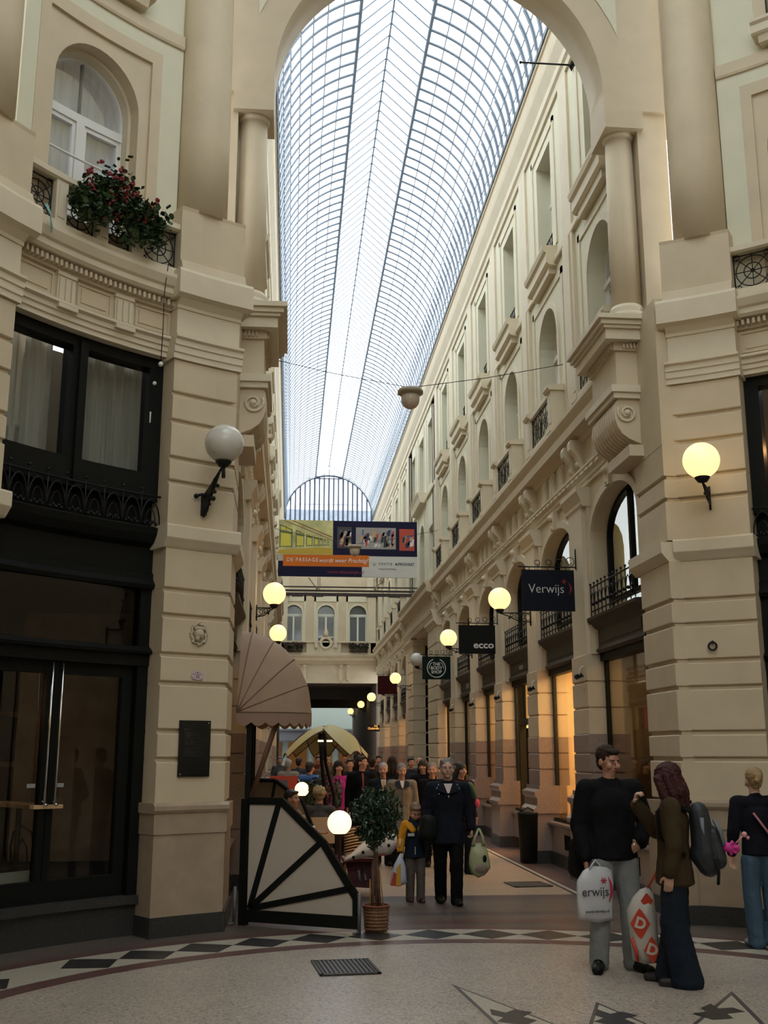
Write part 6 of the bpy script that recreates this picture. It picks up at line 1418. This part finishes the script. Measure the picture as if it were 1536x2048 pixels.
    cap(b, P['che'], P['che']+(P['nec']-P['che'])*.62, .155*B+g, .105*B+g*.6, 1.22, .80); cap(b, P['wai'], P['che'], .135*B+g, .155*B+g, 1.18, .84); cap(b, (P['pel'].x, P['pel'].y, min(ln, P['pel'].z+.0)), P['wai'], .148*B+g, .135*B+g, 1.18, .90, ek=.12)
    if ln < .85: cap(b, (P['pel'].x, P['pel'].y, ln+.01), P['pel'], .165*B+g, .150*B+g, 1.15, .9, ek=.12)
    for S_ in 'LR':
        cap(b, P['nec']-Vector((0, 0, .075)), P[S_+'s'], .075+g*.5, .070+g*.5); cap(b, P[S_+'s'], P[S_+'e'], .068+g, .054+g); w_ = P[S_+'e']+(P[S_+'w']-P[S_+'e'])*.94; cap(b, P[S_+'e'], w_, .054+g, .040+g)
    cap(b, P['nec']-Vector((0, 0, .05)), P['nec']+Vector((0, -.005, -.005)), .075, .066)
    o = solid(b, 'jacket' if sl else 'sweater', tm, t, max(vox, .010), 3, disp=.012, dscale=.09)
    # --- shoes
    for S_ in 'LR':
        a = P[S_+'a']; tt = P[S_+'t']; b = MB(); z0 = .035; d = Vector((tt.x-a.x, tt.y-a.y, 0)).normalized(); hz = a.z-.08
        cap(b, (a.x, a.y+.03, .045+hz), (a.x+d.x*.07, a.y+d.y*.07, .045+hz), .050, .050, 1, 1, n=10); cap(b, (a.x+d.x*.06, a.y+d.y*.06, .036+hz), (tt.x+d.x*.02, tt.y+d.y*.02, .030+hz), .050, .042, 1.1, .85, n=10)
        cap(b, (a.x, a.y+.02, .05+hz), (a.x, a.y+.01, .11+hz), .045, .04, n=10)
        solid(b, 'shoe', shoe or BLACK, t, max(vox, .009), 2)
    return t, P, HP
def child(t, name, m, fn): b = MB(); fn(b); return b.build(name, m, t)
C_ = lambda n, c, r=.85: mat('cloth_'+n, c, r, spec=.08, noise=.12, nscale=9, bump=.25, bscale=60)
BRH = mat('hair_brown', (.026, .014, .009), .7, spec=.2, noise=.4, nscale=60); REDH = mat('hair_auburn', (.040, .010, .009), .6, spec=.25, noise=.4, nscale=50); BLH = mat('hair_blond', (.30, .20, .09), .6, noise=.3, nscale=50)
GRH = mat('hair_grey', (.17, .155, .15), .7, noise=.3, nscale=50); DKH = mat('hair_dark', (.012, .008, .006), .6, noise=.4, nscale=50); LGR = mat('hair_lightgrey', (.30, .28, .27), .7, noise=.3, nscale=50)
# 1 standing man
t, P, HP = person('man in black sweater and light grey jeans standing with head turned aside', (2.735, 9.25, 0), math.radians(6), 1.80,
    pose=dict(Ls=(.20, 0, 1.41), Rs=(-.20, 0, 1.41), Le=(.335, .06, 1.13), Lw=(.205, -.10, .98), Re=(-.265, .03, 1.12), Rw=(-.255, -.06, .865), Lk=(.125, -.03, .49), La=(.14, .0, .08), Lt=(.18, -.20, .03), Rk=(-.125, -.01, .49), Ra=(-.13, .05, .08), Rt=(-.22, -.14, .03), Lh=(.095, 0, .90), Rh=(-.095, 0, .90)),
    top=(C_('black_knit', (.008, .008, .009)), .86, .022, 0), legs=(C_('grey_denim', (.235, .25, .26)), .020), hair=(BRH, 'short'), head=(.22, 0, .38), vox=.006, build=1.10,
    hands={'R': dict(d=(.05, -.05, -1), n=(1, -.3, 0), c=1.25), 'L': dict(d=(-.75, -.2, -.45), n=(.1, .9, .1), c=.8)})
child(t, 'collar', mat('white_tee', (.4, .38, .35), .7), lambda b: b.tube([(P['nec'].x+.072*math.cos(q*PI/8), P['nec'].y-.005+.066*math.sin(q*PI/8), P['nec'].z+.004) for q in range(17)], .006, 5))
child(t, 'watch', CHROME, lambda b: b.ball((.145, -.12, .965), .016, 8))
# bag in his hand
def bag(name, loc, rz, pts, th, m, label, cat='shopping bag'):
    t = empty(name, loc, rz, label=label, cat=cat); nn = 10; b = MB(); ys = sorted(set(z for x, z in pts))
    b2 = MB(); k = len(pts)
    cx = sum(p[0] for p in pts)/k; cz = sum(p[1] for p in pts)/k
    rings_ = []
    for f, d in ((.0, 1.0), (.55, 1.0), (.85, .75), (1.0, .25)):
        rings_.append([(cx+(x-cx)*f, d*th/2, cz+(z-cz)*f) for x, z in pts])
    for sgn in (1, -1):
        vs = [(x, y*sgn*(1 if z < max(ys)-.06 else .35), z) for r_ in rings_ for x, y, z in r_]
        b.add(vs, [(i*k+j, i*k+(j+1) % k, (i+1)*k+(j+1) % k, (i+1)*k+j) for i in range(3) for j in range(k)], 0, True)
    r1 = [((x, y*(1 if z < max(ys)-.06 else .35), z)) for x, y, z in rings_[-1]]; r2 = [(x, -y, z) for x, y, z in r1]
    b.add(r1+r2, [(j, (j+1) % k, (j+1) % k+k, j+k) for j in range(k)], 0, True)
    b.build('bag_body', m, t); return t
PL = mat('white_plastic', (.50, .51, .53), .3, noise=.08, nscale=6, bump=.6, bscale=9)
t = bag('shopping_bag', (2.545, 9.10, 0), math.radians(8), [(-.17, .425), (-.172, .55), (-.165, .72), (-.11, .80), (-.03, .835), (.03, .83), (.10, .82), (.14, .80), (.15, .70), (.135, .55), (.13, .41), (.0, .39), (-.1, .41)], .09, PL, 'white plastic shopping bag with black lettering and a red mark in the man\'s hand')
text_mesh('erwijs', .105, mat('bag_ink', (.06, .06, .07), .5), frame((-.03, -.052, .635), (1, 0, 0)), t, sx=.95); text_mesh('www.verwijs.nl', .034, MATS['bag_ink'], frame((-.02, -.052, .485), (1, 0, 0)), t, shear=.1)
child(t, 'red_bracket_mark', mat('mark_red', (.45, .02, .05), .4), lambda b: b.tube([(.085+.028*math.sin(q*PI/8), -.053, .555+.20*q/8) for q in range(9)], [.002, .006, .010, .011, .011, .010, .008, .005, .002], 6))
child(t, 'red_star_mark', MATS['mark_red'], lambda b: [b.tube([(.045-.026*math.cos(q*PI/3), -.053, .725-.026*math.sin(q*PI/3)), (.045+.026*math.cos(q*PI/3), -.053, .725+.026*math.sin(q*PI/3))], .005, 5) for q in range(3)])
child(t, 'handle', PL, lambda b: (b.tube([(-.06, -.01, .81), (-.03, -.01, .85), (0, 0, .88), (.04, .01, .84), (.05, .01, .80)], .008, 6)))
# black shoulder bag behind him
t = empty('shoulder_bag', (2.50, 9.42, 0), label='black bag hanging behind the man at his right hip', cat='bag')
b = MB(); cap(b, (0, 0, .78), (0, 0, .98), .10, .08, 1.1, .6); solid(b, 'bag_body', BLACK, t, .01, 2)
child(t, 'strap', BLACK, lambda b: b.tube([(.0, 0, 1.02), (.1, .02, 1.25), (.18, -.02, 1.47)], .012, 6))
# 2 woman with backpack
t, P, HP = person('woman with long auburn hair in brown jacket and flared jeans seen in profile', (3.04, 8.60, 0), math.radians(-112), 1.66,
    pose=dict(Le=(.24, .02, 1.12), Lw=(.23, -.03, .88), Re=(-.20, -.14, 1.19), Rw=(-.07, -.30, 1.42), Lk=(.09, -.03, .49), La=(.07, .05, .08), Lt=(.06, -.12, .03), Rk=(-.09, -.01, .49), Ra=(-.11, -.08, .08), Rt=(-.13, -.25, .03)),
    top=(C_('brown_suede', (.050, .034, .018)), .78, .020, 1), legs=(C_('dark_denim', (.015, .021, .031)), .055), hair=(REDH, 'longside'), head=(.30, 0, -.1), vox=.006, build=.95, skin=SKIN2,
    hands={'L': dict(d=(-.02, -.15, -1), n=(-1, -.1, 0), c=.45), 'R': dict(d=(.35, .25, .8), n=(.4, .9, 0), c=.9)}, shoe=mat('dark_shoe', (.012, .01, .012), .4))
child(t, 'wrist_cuff', mat('pale_cuff', (.45, .42, .40), .6), lambda b: cap(b, P['Re']+(P['Rw']-P['Re'])*.80, P['Re']+(P['Rw']-P['Re'])*.96, .040, .038))
t = empty('backpack', (3.04, 8.60, 0), math.radians(-112), label='dark grey backpack with straps on the back of the auburn haired woman', cat='backpack'); t.scale = (.95, .95, .95)
b = MB(); cap(b, (0, .25, 1.04), (0, .22, 1.34), .145, .115, .95, .72); cap(b, (0, .36, 1.0), (0, .33, 1.18), .10, .08, 1, .6); cap(b, (0, .24, 1.02), (0, .27, .95), .14, .12, 1, .8); solid(b, 'pack', mat('pack_dark', (.018, .022, .028), .6, noise=.3, nscale=10), t, .009, 2)
child(t, 'grey_panel', mat('pack_grey', (.14, .17, .20), .5), lambda b: (b.tube([(.05, .405, 1.10), (.05, .385, 1.20), (.05, .34, 1.30)], .016, 6), b.tube([(-.05, .405, 1.10), (-.05, .385, 1.20), (-.05, .34, 1.30)], .016, 6), b.tube([(.10, .25, 1.12), (.10, .24, 1.32)], .02, 6)))
child(t, 'strap', BLACK, lambda b: (b.tube([(.12, .33, 1.0), (.12, .35, .90), (.11, .34, .80)], .012, 6), b.tube([(.12, .16, 1.36), (.13, .0, 1.46), (.13, -.11, 1.36), (.14, -.10, 1.15), (.15, .1, 1.02)], .018, 6), b.tube([(-.12, .16, 1.36), (-.13, .0, 1.46), (-.13, -.11, 1.36), (-.14, -.10, 1.15), (-.15, .1, 1.02)], .018, 6)))
t = empty('pink_charm', (3.04, 8.60, 0), math.radians(-112), label='pink plush charm sticking out of the backpack', cat='charm')
b = MB(); rr = random.Random(9); cap(b, (.02, .40, 1.03), (.02, .47, 1.02), .035, .035)
for q in range(12): v = Vector((rr.gauss(0, 1), rr.gauss(0, 1), rr.gauss(0, 1))).normalized(); cap(b, (.02, .44, 1.03), Vector((.02, .44, 1.03))+v*.055, .018, .011)
solid(b, 'plush_body', mat('magenta_plush', (.55, .03, .25), .7), t, .008, 1); child(t, 'pink_tail', mat('pale_pink', (.6, .28, .3), .6), lambda b: (b.tube([(.02, .47, 1.06), (.02, .53, 1.12)], .007, 6), b.ball((.02, .54, 1.13), .022, 8), b.ball((.02, .565, 1.105), .014, 8)))
t = bag('shopping_bag', (2.83, 8.83, 0), math.radians(-8), [(-.085, .15), (-.10, .35), (-.115, .52), (-.06, .62), (.0, .68), (.06, .70), (.10, .64), (.115, .45), (.12, .25), (.12, .13), (.0, .12)], .15, mat('bag_white', (.46, .43, .38), .35, bump=.4, bscale=8), 'white and red diamond patterned plastic bag beside the woman\'s leg')
BR = mat('bag_red', (.48, .04, .015), .4)
def dia(b, cx, cz, w_, h_, y=-.0775):
    P_ = [(0, h_), (w_*.25, h_*.82), (w_, .0), (w_*.25, -h_*.82), (0, -h_), (-w_*.25, -h_*.82), (-w_, 0), (-w_*.25, h_*.82)]; b.poly(lambda a, d, z: (cx+a, y-d, cz+z), P_, 0, .004)
child(t, 'red_diamond_print', BR, lambda b: (dia(b, -.028, .43, .078, .115), dia(b, .055, .235, .062, .10), dia(b, .035, .60, .05, .06, -.066)))
WD = mat('bag_letter', (.5, .46, .40), .5)
for (x_, z_) in ((-.028, .43), (.055, .235)): text_mesh('D', .115, WD, frame((x_, -.083, z_), (1, 0, 0)) @ Matrix.Rotation(-.35, 4, 'Z'), t, bold=.004)
child(t, 'red_corner_print', BR, lambda b: b.tube([(-.10, -.06, .32), (-.07, -.08, .22), (-.06, -.07, .15)], .014, 6))
child(t, 'handle', BR, lambda b: b.tube([(.05, 0, .68), (.10, -.01, .76), (.14, -.02, .83)], .010, 6))
# 3 blonde at the right edge, seen from behind
t, P, HP = person('blonde woman in black top and blue jeans seen from behind at the right edge', (4.40, 10.13, 0), math.radians(172), 1.60,
    pose=dict(Re=(-.25, .03, 1.13), Le=(.25, .03, 1.13), Lw=(.27, -.02, .90), Rw=(-.24, .0, .90), La=(.09, .03, .08), Lk=(.10, 0, .5)), top=(C_('black_top', (.010, .010, .014)), .90, .012, 0), legs=(C_('blue_denim', (.055, .095, .14)), .03), hair=(BLH, 'bun'), head=(.12, 0, .15), vox=.007, build=.92, skin=SKIN2,
    hands={'L': dict(d=(.05, -.05, -1), n=(-.3, 1, 0), c=.4)}, shoe=mat('grey_shoe', (.2, .19, .2), .6))
t = empty('shoulder_bag', (4.40, 10.13, 0), math.radians(172), label='pink shoulder bag strapped across the blonde woman\'s back', cat='bag')
PK = mat('pink_strap', (.40, .16, .20), .6); child(t, 'strap', PK, lambda b: b.tube([(.06, .125, 1.20), (-.04, .15, 1.05), (-.13, .14, .92)], .012, 6)); b = MB(); cap(b, (-.20, .10, .80), (-.19, .10, .88), .07, .06, .8, .7); solid(b, 'bag_body', PK, t, .01, 1)
# 4 woman walking
t, P, HP = person('stout grey haired woman in navy jacket walking towards the viewer', (1.925, 13.3, 0), math.radians(-4), 1.665,
    pose=dict(Ls=(.20, 0, 1.40), Rs=(-.20, 0, 1.40), Le=(.28, .03, 1.14), Lw=(.295, -.03, .90), Re=(-.27, .03, 1.14), Rw=(-.27, -.05, .90), Lk=(.10, -.10, .50), La=(.09, -.12, .08), Lt=(.11, -.28, .04), Rk=(-.10, .02, .50), Ra=(-.09, .13, .09), Rt=(-.10, -.04, .02)),
    top=(C_('navy_jacket', (.011, .013, .019)), .72, .022, 1), legs=(C_('black_trouser', (.006, .006, .007)), .018), hair=(GRH, 'curly'), head=(-.10, 0, 0), vox=.007, build=1.10, skin=SKIN2,
    hands={'L': dict(d=(.0, -.05, -1), n=(-1, -.1, 0), c=1.1), 'R': dict(d=(.05, -.1, -1), n=(1, 0, 0), c=.9)}, headscale=1.03)
child(t, 'white_shirt', mat('shirt_white', (.55, .50, .46), .7), lambda b: b.add([(-.055, -.115, 1.455), (.055, -.115, 1.455), (.012, -.165, 1.34), (-.012, -.165, 1.34)], [(0, 1, 2, 3)]))
child(t, 'blue_trim', mat('pale_blue_trim', (.32, .55, .68), .6), lambda b: (b.tube([(-.115, -.10, 1.445), (-.15, -.125, 1.385)], .006, 5), b.tube([(.115, -.10, 1.445), (.15, -.125, 1.385)], .006, 5)))
child(t, 'collar', MATS['cloth_navy_jacket'], lambda b: (b.add([(-.06, -.09, 1.475), (-.14, -.10, 1.44), (-.13, -.165, 1.37), (-.02, -.185, 1.33)], [(0, 1, 2, 3)]), b.add([(.06, -.09, 1.475), (.14, -.10, 1.44), (.13, -.165, 1.37), (.02, -.185, 1.33)], [(0, 1, 2, 3)])))
child(t, 'zip_pull', CHROME, lambda b: (b.box((0, -.20, 1.30), (.008, .008, .03)), b.ball((-.12, -.175, 1.33), .008, 6)))
child(t, 'glasses', mat('glasses_rim', (.12, .1, .1), .3), lambda b: [b.tube([HP(k*.034+.022*math.cos(q*PI/6), -.088, .006+.017*math.sin(q*PI/6)) for q in range(13)], .0018, 4) for k in (-1, 1)])
t = empty('handbag', (1.66, 13.18, 0), label='black handbag at the walking woman\'s right side', cat='bag'); b = MB(); cap(b, (0, 0, .80), (.02, 0, .95), .10, .09, 1.2, .6); solid(b, 'bag_body', BLACK, t, .012, 2)
t = bag('shopping_bag', (2.275, 13.1, 0), 0, [(-.11, .36), (-.135, .46), (-.13, .56), (-.105, .66), (-.09, .70), (.05, .70), (.09, .62), (.115, .50), (.12, .42), (.05, .34), (-.03, .31)], .12, mat('bag_greenish', (.34, .36, .20), .4, bump=.4, bscale=8), 'pale green plastic bag carried by the walking woman')
child(t, 'handle', mat('bag_greenish2', (.36, .38, .22), .4), lambda b: (b.tube([(-.085, -.02, .68), (-.05, -.01, .78), (-.01, 0, .87)], [.026, .016, .01], 8), b.tube([(.045, -.02, .68), (.03, -.01, .78), (-.005, 0, .87)], [.026, .016, .01], 8))); child(t, 'brown_contents', mat('bag_taupe', (.24, .18, .145), .6, noise=.2, nscale=8), lambda b: b.ball((-.005, -.0, .43), .118, 14, sc=(.98, .62, .82))); child(t, 'label_mark', BLACK, lambda b: b.ball((.045, -.065, .53), .03, 8, sc=(.8, .3, 1.4)))
# 5 boy
t, P, HP = person('small boy in yellow and navy jacket walking beside the grey haired woman', (1.55, 13.5, 0), math.radians(4), 1.14,
    pose=dict(Le=(.25, .02, 1.18), Lw=(.30, -.02, 1.05), Re=(-.26, .03, 1.13), Rw=(-.29, -.05, .89), Ls=(.17, 0, 1.36), Rs=(-.17, 0, 1.36), hed=(0, -.03, 1.585), Lk=(.09, -.06, .50), La=(.09, -.04, .08), Lt=(.1, -.2, .03), Rk=(-.09, .0, .5), Ra=(-.09, .08, .08), Rt=(-.1, -.1, .02)),
    top=(C_('boy_navy', (.012, .020, .032)), .78, .022, 1), legs=(C_('grey_trouser', (.10, .085, .075)), .022), hair=(mat('hair_fair', (.14, .085, .05), .6), 'short'), head=(.5, 0, .1), vox=.009, build=1.0, headscale=1.28, hands={'R': dict(d=(0, -.05, -1), n=(1, 0, 0), c=1.0)}, shoe=mat('shoe_redbrown', (.05, .015, .01), .5))
YJ = C_('boy_yellow', (.55, .24, .02))
b = MB(); cap(b, P['Rs'], P['Re'], .102, .085); cap(b, P['Re'], P['Re']+(P['Rw']-P['Re'])*.9, .085, .068); cap(b, (-.12, -.085, 1.36), (-.07, -.15, 1.28), .07, .06, 1, .6); solid(b, 'yellow_sleeve', YJ, t, .012, 2)
b = MB(); cap(b, (.12, -.085, 1.36), (.07, -.15, 1.28), .07, .06, 1, .6); cap(b, P['Ls'], P['Ls']+(P['Le']-P['Ls'])*.3, .10, .095); solid(b, 'yellow_yoke', YJ, t, .012, 2)
child(t, 'white_band', mat('band_white', (.5, .45, .42), .6), lambda b: (b.box((-.11, -.185, 1.20), (.12, .03, .05)), b.box((.11, -.185, 1.20), (.12, .03, .05)), b.box((-.04, -.215, .92), (.012, .02, .14)), b.tube([(-.30, -.085, 1.12), (-.315, -.12, .98)], .018, 6)))
t = bag('shopping_bag', (1.335, 13.42, 0), .1, [(-.10, .20), (-.085, .32), (-.05, .43), (.0, .53), (.03, .57), (.06, .50), (.09, .40), (.105, .22), (.0, .185)], .09, mat('bag_bluewhite', (.42, .46, .55), .4, bump=.4, bscale=8), 'small plastic bag with red and yellow print held by the boy')
child(t, 'red_print', mat('print_red', (.42, .04, .03), .5), lambda b: b.add([(-.10, -.05, .20), (.02, -.052, .19), (.02, -.052, .30), (-.07, -.05, .36)], [(0, 1, 2, 3)])); child(t, 'yellow_print', mat('print_yellow', (.55, .30, .03), .5), lambda b: b.add([(-.04, -.054, .20), (.02, -.055, .20), (.02, -.055, .46), (-.03, -.054, .40)], [(0, 1, 2, 3)]))
# 6.. the walkers behind; positions follow the line of sight through their heads
def at(px_, y):   # x on the floor under image column px at depth y (eye height row)
    d = Vector((math.cos(YAW), math.sin(YAW), 0))*((px_-768)/FPX); f = Vector((-math.sin(YAW)*math.cos(PITCH), math.cos(YAW)*math.cos(PITCH), math.sin(PITCH))); u = Vector((math.sin(YAW)*math.sin(PITCH), -math.cos(YAW)*math.sin(PITCH), math.cos(PITCH)))
    r = d+f-u*((1530-1024)/FPX); return r.x/r.y*y
WALK = dict(Lk=(.10, -.08, .50), La=(.09, -.06, .08), Lt=(.1, -.22, .04), Rk=(-.10, .0, .50), Ra=(-.09, .10, .09), Rt=(-.1, -.06, .02))
def walker(label, px_, y, H, top, legs, hair, rz=0, extra=None, **k):
    ps = dict(WALK); ps.update(extra or {})
    return person(label, (at(px_, y), y, 0), rz, group='people walking in the passage', **k, H=H, pose=ps, top=top, legs=legs, hair=hair, vox=.013)
    return person(label, (at(px_, y), y, 0), rz, H, pose=ps, top=top, legs=legs, hair=hair, vox=.013, **k)
DT = (C_('dark_trouser', (.012, .012, .014)), .015)
t, P, HP = walker('elderly man in a long beige raincoat with a dark collar walking', 803, 17.2, 1.575, (C_('beige_coat', (.20, .165, .12)), .50, .018, 1), DT, (GRH, 'receding'), head=(.15, 0, .1))
child(t, 'dark_collar', mat('collar_navy', (.02, .022, .03), .8, spec=.1), lambda b: [(b.add([(k*.045, -.095, 1.475), (k*.125, -.08, 1.45), (k*.12, -.15, 1.37), (k*.02, -.175, 1.33)], [(0, 1, 2, 3)])) for k in (-1, 1)]); child(t, 'shirt', MATS['shirt_white'], lambda b: b.add([(-.04, -.10, 1.47), (.04, -.10, 1.47), (.01, -.165, 1.35), (-.01, -.165, 1.35)], [(0, 1, 2, 3)])); child(t, 'coat_front_seam', mat('seam_dark', (.08, .065, .045), .8), lambda b: b.box((0, -.165, .95), (.008, .03, .8)))
t, P, HP = walker('grey haired man in a dark suit with a yellow tie walking', 766, 17.8, 1.58, (C_('dark_suit', (.014, .017, .022)), .78, .010, 1), DT, (LGR, 'receding'), head=(.05, 0, -.15))
child(t, 'shirt', MATS['shirt_white'], lambda b: b.add([(-.05, -.10, 1.47), (.05, -.10, 1.47), (.012, -.175, 1.24), (-.012, -.175, 1.24)], [(0, 1, 2, 3)])); child(t, 'tie', mat('tie_yellow', (.50, .27, .05), .5), lambda b: b.add([(-.015, -.125, 1.455), (.015, -.125, 1.455), (.03, -.185, 1.22), (0, -.187, 1.18), (-.03, -.185, 1.22)], [(0, 1, 2, 3, 4)]))
walker('man with glasses in a dark coat half hidden behind the grey haired woman', 864, 17.5, 1.58, (C_('black_coat', (.008, .008, .009)), .60, .012, 1), DT, (GRH, 'receding'), head=(.05, 0, -.2))
walker('dark haired woman in a black coat behind the elderly man', 846, 19.5, 1.62, (MATS['cloth_black_coat'], .6, .01, 1), DT, (DKH, 'long'), head=(.05, 0, -.4))
t, P, HP = walker('dark haired woman with a green scarf and pink bag right of the walking woman', 921, 16.4, 1.60, (C_('maroon_coat', (.03, .01, .014)), .7, .01, 1), DT, (DKH, 'long'), rz=.5)
b = MB(); cap(b, (.10, -.10, 1.38), (.22, -.05, 1.22), .07, .06); solid(b, 'green_scarf', mat('green_cloth', (.01, .07, .05), .7), t, .014, 1); child(t, 'pink_patch', mat('pink_cloth', (.6, .06, .12), .6), lambda b: b.ball((.27, -.08, 1.10), .055, 10, sc=(.8, .7, 1.3)))
t, P, HP = walker('woman in an open magenta jacket walking on the left', 677, 19.5, 1.60, (C_('magenta_jacket', (.42, .035, .20)), .80, .008, 1), DT, (BRH, 'long'), head=(0, 0, .2))
child(t, 'grey_shirt', mat('grey_shirt', (.16, .13, .12), .8), lambda b: b.box((0, -.14, 1.15), (.11, .05, .42)))
t, P, HP = walker('tall man in black with a dark brown beard line looking to the side', 724, 18.6, 1.70, (MATS['cloth_black_coat'], .62, .012, 1), DT, (DKH, 'short'), head=(0, 0, 1.1)); child(t, 'red_scarf', mat('red_scarf', (.2, .03, .03), .7), lambda b: b.tube([(0, -.12, 1.45), (.01, -.15, 1.3), (.0, -.16, 1.15)], .018, 6))
t, P, HP = walker('man in a dark jacket with blue shoulders bending at the left terrace', 620, 20.2, 1.58, (C_('dark_green_jacket', (.022, .026, .02)), .7, .012, 1), DT, (DKH, 'short'), rz=2.6); b = MB(); cap(b, (-.18, .03, 1.42), (.18, .03, 1.42), .085, .085); solid(b, 'blue_hood', mat('blue_cloth', (.02, .09, .30), .5), t, .014, 1); child(t, 'white_stripe', WT, lambda b: b.tube([(.20, .11, 1.42), (.12, .13, 1.25), (.05, .14, 1.18)], .008, 5))
CROWD = [('white haired person in a pale jacket at the far left of the crowd', 577, 24, 1.60, (.22, .2, .18), LGR, 'short', 3.0), ('person in a dark grey coat left of the crowd beside the white haired one', 598, 27, 1.62, (.05, .05, .055), DKH, 'short', 2.8), ('person in a plain brown jacket far behind the parasol poles', 648, 25, 1.64, (.10, .05, .035), BRH, 'short', .3),
         ('person with fair hair far behind the magenta jacket', 657, 29, 1.64, (.12, .12, .09), BLH, 'long', .1), ('person in black between the magenta jacket and the tall man', 700, 22.5, 1.62, (.012, .012, .014), DKH, 'short', .1), ('person in dark clothes right behind the tall man', 744, 24, 1.62, (.015, .014, .016), BRH, 'short', 3.1),
         ('person in black walking away above the elderly men', 784, 23, 1.66, (.010, .010, .012), BRH, 'long', 3.1), ('person in dark blue behind the elderly man in beige', 822, 24, 1.64, (.02, .025, .035), DKH, 'short', .2), ('bald headed person in grey behind the dark haired woman', 839, 26, 1.64, (.07, .06, .06), None, '', .1),
         ('person in brown just above the two elderly men, far away', 757, 31, 1.66, (.07, .035, .02), BRH, 'short', 0), ('small distant person in grey at the left shop lights', 560, 33, 1.62, (.08, .075, .07), GRH, 'short', 0), ('small distant person in red brown between the parasol poles', 636, 34, 1.64, (.12, .03, .02), DKH, 'short', 0),
         ('distant person in black coat near the end of the passage', 712, 36, 1.68, (.012, .012, .012), DKH, 'short', 3), ('distant person in tan coat near the end of the passage', 690, 40, 1.68, (.15, .11, .08), BRH, 'short', 0)]
for lab, px_, y, H, c, hm, kind, rz in CROWD:
    walker(lab, px_, y, H, (C_('crowd_%d' % px_, c), .65, .012, 1), DT, (hm, kind) if hm else None, rz=rz, face=False)
# seated guests
SIT = dict(pel=(0, 0, .50), wai=(0, 0, .64), che=(0, -.02, .84), nec=(0, -.02, 1.03), hed=(0, -.05, 1.185), Ls=(.185, -.02, .97), Rs=(-.185, -.02, .97), Le=(.24, -.08, .72), Re=(-.24, -.08, .72), Lw=(.14, -.30, .74), Rw=(-.14, -.30, .74), Lh=(.09, -.02, .48), Rh=(-.09, -.02, .48), Lk=(.11, -.42, .50), Rk=(-.11, -.42, .50), La=(.11, -.40, .08), Ra=(-.11, -.40, .08), Lt=(.11, -.55, .03), Rt=(-.11, -.55, .03))
def seat(x, y, rz, lab):
    t = empty('chair', (x, y, 0), rz, label=lab, cat='chair'); m = mat('seat_red', (.15, .02, .025), .6); lg = mat('rattan_leg', (.20, .09, .04), .5)
    b = MB(); b.box((0, -.05, .37), (.42, .42, .04)); b.build('seat', m, t); b = MB(); b.box((0, .20, .66), (.40, .03, .36)); b.build('backrest', MATS['rattan_light'], t)
    for sx in (-1, 1):
        for sy in (-.22, .18): b = MB(); b.tube([(sx*.18, sy, 0), (sx*.18, sy, .38)], .014, 6); b.build('leg', lg, t)
def sitter(lab, px_, y, rz, c, hair, H=1.68, slab=None, **k):
    x = at(px_, y); seat(x, y+.0, rz, slab); return person(lab, (x, y, 0), rz, H, pose=SIT, top=(C_('sit_%d' % px_, c), .5, .006, 1), legs=DT, hair=hair, vox=.012, hands={'L': dict(d=(-.3, -1, 0), n=(0, 0, -1), c=.3), 'R': dict(d=(.3, -1, 0), n=(0, 0, -1), c=.3)}, **k)
sitter('older guest with short fair hair seated with the back to us at a cafe table', 640, 16.2, math.radians(185), (.06, .055, .05), (BLH, 'curly'), slab='chair under the fair haired guest')
sitter('dark haired guest in a tan top seated in profile above the fan screen', 580, 14.9, math.radians(60), (.26, .16, .08), (DKH, 'short'), slab='chair under the dark haired guest in tan')
sitter('dark haired guest seated farther left, partly under the awning', 532, 15.6, math.radians(110), (.03, .02, .02), (DKH, 'long'), slab='chair under the guest below the awning')
